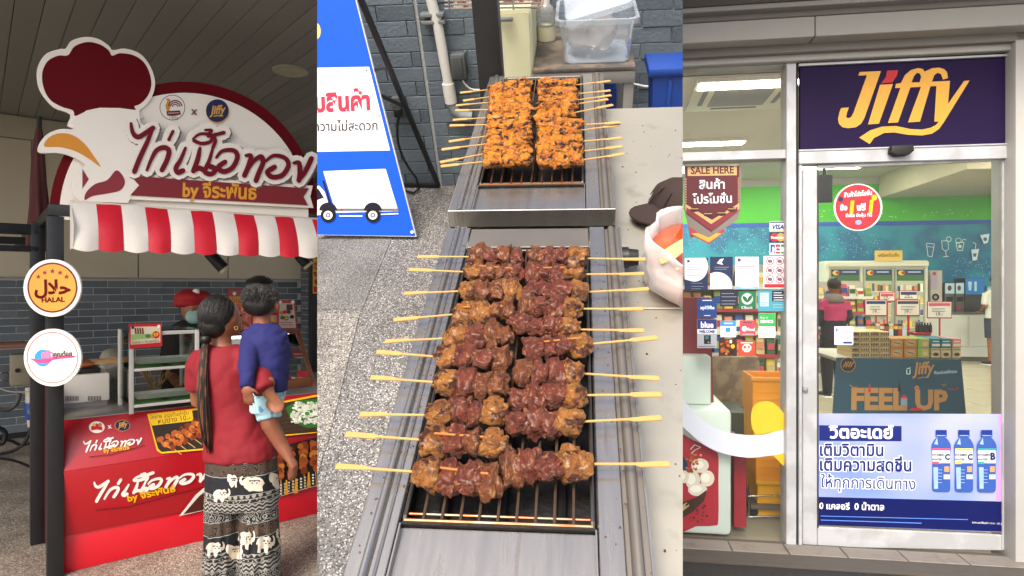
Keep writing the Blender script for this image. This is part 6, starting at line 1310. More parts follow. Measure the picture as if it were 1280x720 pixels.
# pennant
pm = P_('pen_maroon', '#571420'); pt_ = P_('pen_tan', '#c9a26a')
def f(pr):
    pr.poly([(855, 208), (925, 207), (925, 262), (907, 285), (886, 305), (870, 292), (857, 262)], P_('pen_grey', '#7c726a')); pr.poly([(856.5, 208.5), (924, 207.5), (924, 258), (890, 276), (857, 258)], pm)
    pr.poly([(859.5, 220), (921, 219), (921, 208), (859.5, 209)], pt_); pr.text('SALE HERE', 863.5, 217.5, 917.5, 216.5, pm, 1.1, 0, .03)
    for i in range(13): pr.circle(857.5, 224 + i*3.2, .8, pt_); pr.circle(923, 223 + i*3.1, .8, pt_)
    pr.text('สินค้า', 874, 236, 906, 235.5, P_(*wh_), 1.0, 0, .025); pr.text('โปรโมชั่น', 866, 254.5, 915, 253, P_(*wh_), 1.05, 0, .025)
    pr.poly([(857, 255), (890, 275), (924, 254), (924, 261), (890, 286), (857, 262)], pt_); pr.poly([(858, 259), (889, 280), (922, 258), (922, 264), (889, 289), (858, 266)], P_('pen_red', '#7c2630'))
    for x, y in ((885, 268), (902, 267), (868, 262), (915, 262)): pr.poly(circ(x, y, 6, 3.2, 8), P_('pen_dk', '#3a1216')); pr.line([(x - 5, y - 1), (x + 5, y - 1)], .8, pt_)
    pr.poly([(861, 283), (886, 300), (905, 285), (905, 291), (886, 305), (862, 293)], P_('pen_red2', '#a83a44')); pr.poly([(864, 292), (886, 303), (902, 292), (896, 291), (886, 297), (872, 291)], P_('pen_yel', '#d3a238'))
sticker('sale_pennant', 'maroon pennant-shaped SALE HERE promotion decal at the top left of the window', 855, 207, 926, 306, ('pen_grey', '#7c726a'), f, cat='decal', pts=[(855, 262), (864, 300), (868, 294), (886, 305.5), (907, 285), (922, 275), (926, 262), (926, 206.5), (855, 207.5)])
# round red promo disc
def f(pr):
    pr.circle(1072.5, 259, 28.2, P_('disc_red', '#b3262f')); pr.text('สินค้าโปรโมชั่น', 1055, 246.5, 1090, 243.5, P_(*wh_), 1.25, .1, .035); pr.text('ซื้อ', 1050, 263, 1059, 262.5, P_(*wh_), 1.1, .1, .04); pr.text('1', 1062, 266, 1066.5, 266, yel, 1.0, .1, .06)
    pr.text('ฟรี', 1070.5, 263, 1082, 262.5, P_(*wh_), 1.1, .1, .04); pr.text('1', 1086, 265, 1090.5, 265, yel, 1.0, .1, .06); pr.text('ยิ่งซื้อ ยิ่งคุ้ม ที่นี่', 1057, 271.5, 1090, 270.5, P_(*wh_), 1.1, 0, .02); pr.circle(1051, 249, 3.2, navy); pr.circle(1093, 247, 3.4, yel); pr.circle(1073, 278, 4, P_('disc_blue', '#7f9cc8'), 3)
sticker('promo_disc', 'round red buy-one-get-one promotion sticker high on the door glass', 1042, 229, 1103, 289, ('st_whitish', '#d9d6d2'), f, 'stickers on the shop door', pts=circ(1072.5, 259, 30.5, 29.5, 48), b=.018)
sticker('lilac_card', 'small white and lilac text card on the left of the door glass', 1043, 408, 1066.5, 431, ('st_lilac', '#cfcfe8'), lambda pr: (pr.text('อุ่นใจ', 1051, 417, 1064, 416.5, P_('visa_blue', '#1c2d6e')), pr.text('ยินดี', 1053, 424, 1064, 423.5, P_('visa_blue', '#1c2d6e')), pr.rect(1045.5, 410, 1046.5, 415, P_('visa_blue', '#1c2d6e')), pr.rect(1043.6, 412, 1048.6, 413, P_('visa_blue', '#1c2d6e')), pr.rect(1054, 427, 1065, 429.5, P_('visa_blue', '#1c2d6e'))), 'stickers on the shop door', b=.018)
# big white ring and yellow shapes stuck on the window
rw = P_('vinyl_white', '#c3cad6', .4)
outer = [(938 + 118 * math.cos(R(a)), 427 + 145 * math.sin(R(a))) for a in range(136, 66, -3)]; inner = [(942 + 100 * math.cos(R(a)), 420 + 124 * math.sin(R(a))) for a in range(64, 141, 3)]
t = thing('window_graphic', 'broad white curved vinyl band across the lower shop window', 'decal', RF, RP(920, 560, .0285)); part(board(RF, cr([(840, 474), (853, 497), (866, 514), (884, 529), (905, 539), (930, 543.5), (958, 543), (983, 536), (983, 564), (958, 570), (934, 572), (905, 567), (880, 556), (853, 533), (840, 520)], 3), (0, .0285, 0), NB, .001), 'band', rw, t)
yv = P_('vinyl_yellow', '#e0a92c', .4)
t = thing('yellow_graphic', 'yellow rounded vinyl shape over the orange crates in the shop window', 'decal', RF, RP(960, 530, .027)); part(board(RF, cr([(939, 520), (942, 508), (953, 501.5), (965, 503), (975, 511), (984, 524), (984, 535), (960, 541), (945, 542), (940, 533)], 4), (0, .027, 0), NB, .001), 'shape', yv, t)
t = thing('yellow_wedge', 'small yellow vinyl wedge below the white band in the shop window', 'decal', RF, RP(978, 575, .027)); part(board(RF, [(966, 569), (984, 566), (984, 587)], (0, .027, 0), NB, .001), 'shape', yv, t)

# ------------------------------------------------------------------ pavement edge
ptile = M('pavement_tile', '#7a746c', .6, var=.12, vs=5, bump=.15, bs=40, col2='#6f665d', cs=14, cth=(.55, .7))
ap = solo(MB().box((AL, -.30, .0), (ARR, .02, .045)), 'pavement', M('pavement_grout', '#4d4842', .8), None, None, RF, kind='structure', loc=(0, 0, 0))
zP = .05; fP = RP(853, 704, 0)
x = AL
x0t = RG(853, 692, .05)
while x < ARR:
    part(MB().box((x + .003, -.17, .045), (x + .297, -.032, .052)), 'paving_tile', ptile, ap, bevel=.002, seg=1); x += .3
mat_ = M('dark_paving', '#252424', .75, bump=.4, bs=120, var=.2, vs=9)
solo(MB().box((AL, -2.6, .001), (ARR, -.305, .03)), 'pavement_apron', mat_, None, None, RF, kind='structure')

# ------------------------------------------------------------------ the shop room
ZR = 4.0; BR = 11.6; RA0, RA1 = -1.4, 14
tilem = M('shop_floor_tile', '#b3aa8e', .18, var=.08, vs=1.5, spec=.5)
flr = solo(MB().box((RA0, .12, -.02), (RA1, BR, .006)), 'shop_floor', M('tile_grout', '#7d7768', .6), None, None, RF, kind='structure', loc=(0, 0, 0))
tl_me = mesh_of(MB().box((.003, .003, 0), (.597, .597, .006)), 'floor_tile', tilem, bevel=.0015, seg=1)
for i in range(14):
    for j in range(19):
        a_, b_ = 1.2 + i * .6, .15 + j * .6
        px_, py_ = RF.px((a_ + .3, b_ + .3, .01))
        if 840 < px_ < 1300 and b_ < BR - .6:
            o = bpy.data.objects.new('floor_tile', tl_me); COL.objects.link(o); o.parent = flr; o.location = V((a_, b_, .004))
wallm = M('shop_wall', '#b9b8ae', .7, var=.04); grn = M('shop_green', '#3fb812', .5, var=.05, vs=.6); teal = M('shop_teal', '#04688f', .5, var=.25, vs=.35, col2='#0a8aa0', cs=1.2); blu = M('shop_blue', '#0b4fb0', .4)
sw = solo(MB().box((RA0, BR, 0), (RA1, BR + .1, ZR)), 'shop_back_wall', wallm, None, None, RF, kind='structure', loc=(0, BR, 0))
for a0_, a1_, nm_ in ((RA0 - .1, RA0, 'shop_side_wall'), (RA1, RA1 + .1, 'shop_side_wall')): solo(MB().box((a0_, .15, 0), (a1_, BR, ZR)), nm_, wallm, None, None, RF, kind='structure', loc=(a0_, .15, 0))
gz0 = RP(1150, 276, BR).z; gz1 = RP(1150, 229, BR).z
part(MB().box((RA0, BR - .03, gz0), (RA1, BR + .001, gz1)), 'green_band', grn, sw); part(MB().box((RA0, BR - .04, gz0 - .09), (RA1, BR + .001, gz0 - .002)), 'blue_strip', blu, sw); part(MB().box((RA0, BR - .025, .006), (RA1, BR + .001, gz0 - .092)), 'teal_panel', teal, sw)
# pale bubbles and drink pictures printed on the teal wall
pr = Print(RF, (0, BR - .025, 0), NB, .004, .002); icw = P_('icon_white', '#cfe6ea')
pr.dots(860, 284, 985, 318, 260, P_('bubble', '#6fb6cc'), (.3, .9)); pr.dots(1025, 290, 1100, 322, 120, P_('bubble', '#6fb6cc'), (.3, .9)); pr.dots(1190, 322, 1250, 345, 120, P_('bubble', '#6fb6cc'), (.3, .9)); pr.dots(1022, 262, 1250, 272, 60, P_('bubble2', '#c8ecc0'), (.3, .9))
pr.line([(1158, 304), (1160, 320), (1165, 321), (1168, 305), (1158, 304)], .8, icw); pr.line([(1158, 308), (1167, 309)], .6, icw)
pr.line([(1177, 301), (1178, 311), (1182, 314), (1186, 311), (1185, 301), (1177, 301)], .8, icw); pr.line([(1182, 314), (1183, 321)], .8, icw); pr.line([(1179, 321), (1186, 320.5)], .8, icw); pr.ring(1186, 299, 3, .8, icw)
pr.line([(1195, 303), (1197, 313), (1203, 313), (1205, 303), (1195, 303)], .9, icw); pr.line([(1202, 303), (1204, 299), (1208, 300)], .7, icw); pr.ring(1198, 301, 3.4, .7, icw); pr.circle(1200, 308, 2, icw)
pr.poly([(1214, 312), (1224, 311), (1221, 325), (1216, 326)], icw); pr.line([(1219, 311), (1220, 305), (1216, 303)], .8, icw); pr.poly([(1216, 317), (1221, 316.5), (1220, 321), (1217, 321)], teal)
pr.poly([(1225, 294), (1237, 292), (1235, 303), (1230, 305)], icw); pr.circle(1231.5, 299, 2.4, teal); pr.poly([(1241, 311), (1252, 310), (1251, 318), (1244, 318)], icw); pr.part(sw, 'wall_print')
solo(MB().box((RA0, .15, ZR), (RA1, BR, ZR + .1)), 'shop_ceiling', M('shop_ceiling', '#bfb9a8', .8, var=.04), None, None, RF, kind='structure', loc=(0, 0, ZR))
q = RP(1171, 246, BR - .1); q.x = RP(1171, 246, 9.0).x; bk_ = solo(MB().hexa([(q.x, 8.0, q.z), (RA1, 8.0, q.z), (RA1, BR - .05, q.z), (q.x, BR - .05, q.z)], [(q.x, 8.0, ZR - .002), (RA1, 8.0, ZR - .002), (RA1, BR - .05, ZR - .002), (q.x, BR - .05, ZR - .002)]), 'ceiling_bulkhead', M('bulkhead_cream', '#c0b79c', .7), 'lowered cream ceiling bulkhead at the back right of the shop', 'bulkhead', RF)
# ceiling lamps
lampm = emis('lamp_panel', '#fff9ea', 26)
k = 0; names = ['first', 'second', 'third', 'fourth']
for j, b_ in enumerate((1.6, 4.2, 7.4, 10.0)):
    for i, a_ in enumerate((.6, 3.4, 6.2, 9.0)):
        if b_ > 8 and a_ > 7: zc = q.z - .003
        elif b_ > 8 and a_ > q.x - .8: continue
        else: zc = ZR - .003
        t = thing('ceiling_lamp', 'lit ceiling lamp in the shop, %s row from the front and %s from the left' % (names[j], names[i]), 'ceiling lamp', RF, (a_, b_, zc), 'lit lamps in the shop ceiling')
        part(MB().box((a_ - .62, b_ - .17, zc - .05), (a_ + .62, b_ + .17, zc)), 'housing', M('lamp_housing', '#d5d3cb', .5), t); part(MB().box((a_ - .58, b_ - .13, zc - .058), (a_ + .58, b_ + .13, zc - .0505)), 'tube', lampm, t)
for a_, b_ in ((.9, 9.6), (-.6, 9.6)):
    t = thing('ceiling_lamp', 'lit ceiling lamp in the shop seen through the upper window, %s' % 'left one at the back' if a_ < 0 else 'right one at the back', 'ceiling lamp', RF, (a_, b_, ZR - .004), 'lit lamps in the shop ceiling'); part(MB().box((a_ - .62, b_ - .17, ZR - .05), (a_ + .62, b_ + .17, ZR - .003)), 'housing', MATS['lamp_housing'], t); part(MB().box((a_ - .58, b_ - .13, ZR - .058), (a_ + .58, b_ + .13, ZR - .0505)), 'tube', lampm, t)
# AC cassette
q = RG(925, 118, ZR); t = thing('ceiling_cassette', 'square air conditioner cassette with grey grille in the shop ceiling', 'air conditioner', RF, (q.x, q.y, ZR - .05)); ca = M('cassette_cream', '#c6bfa6', .5)
s_ = .62
part(MB().box((q.x - s_, q.y - s_, ZR - .04), (q.x + s_, q.y + s_, ZR - .002)), 'panel', ca, t, bevel=.01); part(MB().box((q.x - .36, q.y - .36, ZR - .05), (q.x + .36, q.y + .36, ZR - .0405)), 'grille', M('grille_grey', '#5f5e5a', .7, var=.3, vs=120), t, bevel=.004)
for k in range(4):
    c_, s2 = math.cos(k * math.pi / 2), math.sin(k * math.pi / 2); cx, cy = q.x + .47 * c_, q.y + .47 * s2; hx, hy = (.03, .30) if abs(c_) > .5 else (.30, .03)
    part(MB().box((cx - hx, cy - hy, ZR - .046), (cx + hx, cy + hy, ZR - .0405)), 'louvre', M('louvre_dark', '#3e3b35', .6), t)
# hanging screen
q0, q1 = RP(1022, 253, 4), RP(1041, 218, 4); t = thing('hanging_screen', 'small black monitor hanging from the shop ceiling behind the door', 'monitor', RF, q0); part(MB().box((q0.x - .1, 4, q0.z), (q1.x, 4.06, q1.z)), 'screen', rub, t, bevel=.01); part(MB().tube([((q0.x + q1.x) / 2, 4.03, q1.z), ((q0.x + q1.x) / 2, 4.03, ZR)], .02), 'hanger', rub, t)

# ------------------------------------------------------------------ shop furniture and goods
def bx(x0, y0, x1, y1, b, dpt, mb=None): p, q = RP(x0, y1, b), RP(x1, y0, b); return (mb or MB()).box((p.x, b, p.z), (q.x, b + dpt, q.z))
def fbx(x0, y0, x1, b, dpt):   # from the floor up to y0
    p, q = RP(x0, y0, b), RP(x1, y0, b); return MB().box((p.x, b, .008), (q.x, b + dpt, q.z))
# three-door fridge
fw_ = M('fridge_white', '#cfd0bb', .35, var=.03); bF = 10.0
t = thing('glass_door_fridge', 'wide cream refrigerator with three glass doors full of goods', 'fridge', RF, RP(1097, 420, bF))
p, q = RP(1033, 326, bF), RP(1162, 326, bF); part(MB().box((p.x, bF + .06, .01), (q.x, bF + .8, p.z)), 'body', fw_, t, bevel=.02)
part(bx(1034, 327, 1161, 333, bF + .01, .04), 'header', fw_, t)
fgl = glass('fridge_glass', (.95, .98, .96), .8)
random.seed(5)
gc = [P_('goods%d' % i, c) for i, c in enumerate(['#c9b27a', '#b03a2c', '#d9d3b8', '#7f8f4a', '#e0c24a', '#4f6a86', '#8a5a38', '#d88a6a', '#f0ead6', '#345a3a', '#c24a5a', '#2c4f8f', '#b8a890', '#9aa84e'])]
for k, (x0, x1) in enumerate(((1037, 1076), (1080, 1117), (1119, 1157))):
    part(bx(x0, 334, x1, 426, bF + .03, .02), 'door_backing', M('fridge_inside', '#b6bda2', .5), t)
    mb = MB()
    for a_, b_ in (((x0, 334), (x0 + 1.5, 426)), ((x1 - 1.5, 334), (x1, 426)), ((x0 + 1.5, 334), (x1 - 1.5, 335.5))): bx(a_[0], a_[1], b_[0], b_[1], bF + .0, .028, mb)
    part(mb, 'door_frame', M('door_frame_grey', '#a3a595', .4), t, kind=None)
    pr = Print(RF, (0, bF + .03, 0), NB, .004, .002)
    pr.rect(x0 + 2, 337, x1 - 2, 348, P_('promo_navy', '#1f3b62')); pr.rect(x0 + 2, 344, x1 - 2, 351, P_('promo_green', '#3d6a3c')); pr.circle(x0 + 8, 341, 4.4, gc[4], 3); pr.circle(x0 + 10, 341, 2.5, gc[1], 2); pr.line([(x0 + 16, 340), (x1 - 6, 340)], 1, icw)
    for sy in (364, 379, 394, 409): 
        for i in range(9): x = x0 + 3 + i * (x1 - x0 - 6) / 9; pr.rect(x, sy - random.uniform(6, 10), x + 3.2, sy, random.choice(gc))
        pr.rect(x0 + 2, sy, x1 - 2, sy + 1, P_('shelf_edge', '#d8d8cc'))
    pr.part(t, 'shelf_goods')
part(bx(1094, 313, 1128, 326, bF - .02, .02), 'top_tag', P_('tag_yellow', '#dcbb52'), t); pr = Print(RF, (0, bF - .02, 0), NB, .004, .002); pr.text('เครื่องดื่มเย็น', 1098, 321, 1124, 320.5, brown, 1, 0, .02); pr.part(t)
# drinks counter on the right
bC = 10.4; t = thing('drinks_counter', 'white drinks counter with dark plinth on the right side of the shop', 'counter', RF, RP(1200, 440, bC))
cw_ = M('counter_white', '#c3c6bd', .35, var=.04)
p, q = RP(1150, 390, bC), RP(1300, 390, bC); part(MB().box((p.x, bC + .03, .10), (q.x, bC + .7, p.z - .04)), 'cabinet', cw_, t); part(MB().box((p.x, bC + .05, .008), (q.x, bC + .7, .10)), 'plinth', M('plinth_dark', '#4d4b44', .5), t); part(MB().box((p.x, bC, p.z - .04), (q.x, bC + .72, p.z)), 'worktop', M('worktop_dark', '#5a5852', .4), t, bevel=.006)
for x in (1175, 1211): part(bx(x + .6, 394, x + 34.4, 433, bC + .012, .018), 'cabinet_door', cw_, t, bevel=.004, seg=1)
def machine(x0, y0, x1, y1, col, lab, extra=None, nm='drink_dispenser'):
    t = thing(nm, lab, 'drink machine', RF, RP((x0 + x1) / 2, y1, bC + .1), 'machines on the drinks counter'); p, q = RP(x0, y1, bC + .1), RP(x1, y0, bC + .1); zc = RP(1150, 390, bC).z
    part(MB().box((p.x, bC + .1, zc), (q.x, bC + .55, q.z)), 'body', M(col[0], col[1], .35), t, bevel=.01)
    if extra: pr = Print(RF, (0, bC + .1, 0), NB, .004, .002); extra(pr); pr.part(t)
machine(1163, 338, 1178, 391, ('mach_pale', '#b5aca0'), 'pale vending machine with round black dial left on the counter', lambda pr: (pr.circle(1169.5, 371.5, 4.6, black_), pr.circle(1169.5, 371.5, 2, greyp), pr.rect(1163.6, 339, 1172, 362, P_('lilac2', '#a79fb0')), pr.circle(1168, 342, 2.2, gc[1])))
machine(1181, 354, 1193.5, 391, ('mach_steel', '#4d5250'), 'first narrow steel dispenser with pale blue sign on the counter', lambda pr: (pr.rect(1181.5, 354, 1193, 367, P_('palesky', '#a8cde0')), pr.circle(1187, 360, 2.6, brown, 3.4), pr.rect(1183, 371, 1191, 377, black_), pr.circle(1186, 384, 2, gc[10])))
machine(1194.5, 353, 1205.5, 391, ('mach_steel', '#4d5250'), 'second narrow steel dispenser with pale blue sign on the counter', lambda pr: (pr.rect(1195, 354, 1205, 367, P_('palesky', '#a8cde0')), pr.circle(1199, 360, 2.2, brown, 3.2), pr.rect(1196, 371, 1204, 377, black_), pr.circle(1199, 384, 2, redp)))
machine(1206.5, 347.5, 1231, 391, ('mach_dark', '#33393a'), 'wide dark dispenser with bright blue panel on the counter', lambda pr: (pr.rect(1207, 348, 1230.5, 368, P_('fizz_blue', '#1f77c0')), pr.poly([(1210, 352), (1215, 352), (1214, 363), (1211, 363)], P_('palesky', '#a8cde0')), pr.rect(1218, 352, 1221, 364, P_('palesky', '#a8cde0'))))
machine(1234, 358, 1246, 391, ('mach_pale2', '#7f9ba6'), 'blue-grey drink machine at the right end of the counter', lambda pr: pr.rect(1235, 360, 1245, 370, P_('palesky', '#a8cde0')))
# promotion table with teal cloth
bT = 1.9; tc_ = M('cloth_teal', '#063f52', .55, var=.15, vs=2, bump=.1, bs=10)
t = thing('promotion_table', 'promotion table under a dark teal FEEL UP cloth', 'table', RF, RP(1120, 560, bT))
p, q = RP(1045, 447, bT), RP(1201, 447, bT); p2, q2 = RP(1036, 530, bT - .12), RP(1214, 530, bT - .12); zt_ = p.z; dT = .9
part(MB().box((p.x, bT, zt_ - .03), (q.x, bT + dT, zt_)), 'tabletop', M('table_white', '#b6b3a2', .4), t, bevel=.004)
for a_ in (p.x + .04, q.x - .04):
    for b_ in (bT + .04, bT + dT - .04): part(MB().box((a_ - .02, b_ - .02, .008), (a_ + .02, b_ + .02, zt_ - .031)), 'leg', blk, t)
cl = solo(MB().hexa([(p2.x, bT - .12, .02), (q2.x, bT - .12, .02), (q2.x, bT - .115, .02), (p2.x, bT - .115, .02)], [(p.x, bT - .006, zt_ + .001), (q.x, bT - .006, zt_ + .001), (q.x, bT - .002, zt_ + .001), (p.x, bT - .002, zt_ + .001)]), 'tablecloth', tc_, 'dark teal cloth with FEEL UP lettering hanging over the front of the promotion table', 'tablecloth', RF)
nt = V((0, -(zt_ - .02), -.114 * -1 * -1)).normalized(); nt = V((0, -(zt_), .114)).normalized()
pr = Print(RF, (0, bT - .006, zt_), nt, .003, .0006); tg = P_('feel_gold', '#a87a44')
pr.text('FEEL', 1064, 511, 1134, 511.5, tg, 1.02, 0, .045); pr.text('UP', 1144, 511.5, 1185, 511.5, tg, 1.02, 0, .045); pr.circle(1146, 485, 3, tg); pr.circle(1146, 485, 1.2, redp)
pr.text('Jiffy', 1141, 468, 1167, 466, tg, 1.25, .2, .03); pr.line([(1147, 473), (1155, 471.5), (1160, 472)], 1, tg); pr.text('มี', 1133, 468, 1138, 468, icw); pr.text('ที่จะช่วยให้คุณ', 1168, 468, 1196, 466, icw)
pr.circle(1060, 456, 9, black_); pr.ring(1060, 456, 9, .7, tg); 
for i in range(4): pr.line([(1054 + i*3, 459), (1058 + i*3, 452)], 1.2, tg)
pr.poly([(1085, 490), (1087, 478), (1089, 490)], redp); pr.poly([(1122, 489), (1124, 475), (1127, 489)], black_); pr.rect(1126, 497, 1134, 507, P_('house', '#7c8fa0')); pr.poly([(1125, 498), (1130, 493), (1135, 498)], redp); pr.line([(1185, 486), (1195, 487), (1198, 484)], .9, redp); pr.line([(1062, 481), (1068, 485), (1071, 483)], .9, tg); pr.line([(1177, 480), (1180, 482), (1183, 480)], .8, tg); pr.poly([(1136, 513), (1156, 513), (1150, 510), (1140, 510)], redp)
part(pr.mb, 'print', None, cl, normals=False)
# cartons on the table: columns across, two or more high
def carton(x0, y0, x1, y1, b, d_, col, lab, paint=None, nm='snack_carton'):
    t = thing(nm, lab, 'carton', RF, RP((x0 + x1) / 2, y1, b), 'goods stacked on the promotion table'); p, q = RP(x0 + .35, y1, b), RP(x1 - .35, y0 + .3, b)
    part(MB().box((p.x, b, p.z), (q.x, b + d_, q.z)), 'box', P_(*col), t, bevel=.003, seg=1)
    if paint: pr = Print(RF, (0, b, 0), NB, .001, .0004); paint(pr); pr.part(t)
dkp = P_('carton_dark', '#3a2c20'); tanp = P_('carton_tan', '#b39a6c')
cols = [(1064, 1074.5), (1074.5, 1087.5), (1087.5, 1099.5), (1099.5, 1112.5)]
on = ['first', 'second', 'third', 'fourth', 'fifth', 'sixth', 'seventh']
for c_, (x0, x1) in enumerate(cols):
    for r_ in range(5):
        y1 = 447 - r_ * 6.6; 
        def f(pr, x0=x0, x1=x1, y1=y1):
            for i in range(5): x = x0 + 1 + i * (x1 - x0 - 2) / 5; pr.circle(x + 1, y1 - 3.3, .8, dkp, 2); 
            pr.rect(x0 + .6, y1 - 1.1, x1 - .6, y1 - .5, dkp)
        carton(x0, y1 - 6.4, x1, y1, bT + .02, .35, ('carton_cream', '#cdb680'), 'cream patterned carton, %s layer from the table in the %s stack from the left' % (on[r_], on[c_]), f)
for c_, (x0, x1) in enumerate(((1113, 1129.5), (1130, 1146.5), (1147, 1162), (1164, 1176), (1176.5, 1189), (1190.5, 1202))):
    for r_ in range(2):
        y1 = 447 - r_ * 12.2
        col, nm_ = [(('kraft', '#b07c3e'), 'brown kraft'), (('kraft', '#b07c3e'), 'brown kraft'), (('lime', '#7fa838'), 'lime green'), ((('choc', '#c6b48a') if r_ == 0 else ('tealbox', '#1d6f7c')), 'cream chocolate' if r_ == 0 else 'teal'), ((('choc', '#c6b48a') if r_ == 0 else ('tealbox', '#1d6f7c')), 'cream chocolate' if r_ == 0 else 'teal'), ((('choc', '#c6b48a') if r_ == 0 else ('rosebox', '#d08a80')), 'cream chocolate' if r_ == 0 else 'rose')][c_]
        def f(pr, x0=x0, x1=x1, y1=y1, c_=c_, r_=r_):
            xm = (x0 + x1) / 2
            if c_ < 2: pr.circle(xm, y1 - 6, 5.5, tanp, 3.6); pr.line([(xm - 4, y1 - 7), (xm + 4, y1 - 5)], 1, dkp)
            elif c_ == 2: pr.rect(x0 + 5, y1 - 11, x1 - 1, y1 - 1, tanp); pr.circle(xm + 2, y1 - 5, 3, gc[0], 2.4)
            elif r_ == 0: pr.circle(xm, y1 - 4, 3.6, dkp, 2.2); pr.rect(x0 + 1, y1 - 11, x1 - 1, y1 - 9, gc[3])
            else: pr.rect(x0 + 1, y1 - 5, x1 - 1, y1 - 2, gc[2]); pr.line([(x0 + 2, y1 - 8), (x1 - 2, y1 - 8)], 1, icw)
        carton(x0, y1 - 11.9, x1, y1, bT + .02, .3, col, '%s carton, %s layer, %s from the left among the wide cartons on the table' % (nm_, ['lower', 'upper'][r_], on[c_] if c_ < 6 else ''), f)
# trays of cups / cans behind
random.seed(11)
for i in range(9):
    x = 1083 + i * 5.6; q = RP(x + 2.4, 415.5, bT + .45)
    t = thing('snack_jar', 'small clear snack jar with patterned label, %s from the left behind the cartons' % ['first', 'second', 'third', 'fourth', 'fifth', 'sixth', 'seventh', 'eighth', 'ninth'][i], 'jar', RF, q, 'snack jars on the promotion table')
    part(MB().lathe([(0, -.11), (.021, -.11), (.021, .055), (.017, .06)], q, 14), 'jar', [gc[0], gc[4], gc[12], gc[2], gc[6]][i % 5], t, smooth=True); part(MB().lathe([(.022, .06), (.022, .078), (0, .078)], q, 14), 'lid', [gc[1], dkp, gc[2]][i % 3], t, smooth=True); part(MB().lathe([(.0216, -.03), (.0216, .03)], q, 14, cap=False), 'label', [dkp, gc[1], icw][i % 3], t, smooth=True)
t = thing('red_tray', 'red tray of dark bottles at the right of the promotion table', 'tray', RF, RP(1155, 420, bT + .3)); part(bx(1144, 416, 1164, 419.5, bT + .3, .25), 'tray', P_('tray_red', '#8f1a20'), t, bevel=.004)
for i in range(6):
    q = RP(1146 + i * 3.4, 416, bT + .38); t = thing('dark_bottle', 'small dark bottle in the red tray, %s from the left' % on[i], 'bottle', RF, q, 'dark bottles in the red tray'); part(MB().lathe([(0, 0), (.013, 0), (.013, .06), (.006, .075), (.006, .09), (0, .09)], q, 12), 'bottle', P_('soy', '#241812', .2), t, smooth=True)
def pcard(x0, y0, x1, y1, b, lab, head):
    t = thing('price_card', lab, 'price card', RF, RP((x0 + x1) / 2, y1, b), 'red framed price cards above the goods'); part(bx(x0, y0, x1, y1, b, .012), 'frame', P_('tray_red2', '#a81c28'), t, bevel=.003, seg=1); part(bx(x0 + 1, y0 + 1, x1 - 1, y1 - 1.4, b - .002, .0015), 'sheet', P_('card_sheet', '#d8d3c2'), t)
    pr = Print(RF, (0, b - .002, 0), NB, .001, .0005); pr.rect(x0 + 2, y0 + 1.8, x1 - 2, y0 + 5.5, head); lines(pr, x0 + 6, x1 - 5, (y0 + 9, y0 + 12), P_('st_ink', '#5a5f70'), .8); pr.text('19.-', (x0 + x1) / 2 - 4, y1 - 3.5, (x0 + x1) / 2 + 4, y1 - 3.5, black_); pr.part(t)
    q = RP((x0 + x1) / 2, y1, b + .006); part(MB().box((q.x - .006, q.y - .004, zt_ + .001), (q.x + .006, q.y + .004, q.z)), 'stem', P_('tray_red2', '#a81c28'), t)
pcard(1081, 374.5, 1109, 395, bT + .5, 'left red framed price card above the snack jars', P_('promo_navy', '#1f3b62')); pcard(1120, 374.5, 1150, 395, bT + .52, 'middle red framed price card above the goods', P_('st_ink2', '#3c4046')); pcard(1159, 377, 1190, 398, bT + .4, 'right red framed price card beside the drinks counter', P_('card_rose', '#c4505c')); pcard(1099, 365, 1119, 377, bT + 1.1, 'small price card behind the left and middle price cards', P_('card_rose', '#c4505c')); pcard(1124, 363, 1148, 375, bT + 1.15, 'small dark headed price card behind the middle price card', P_('promo_navy', '#1f3b62'))
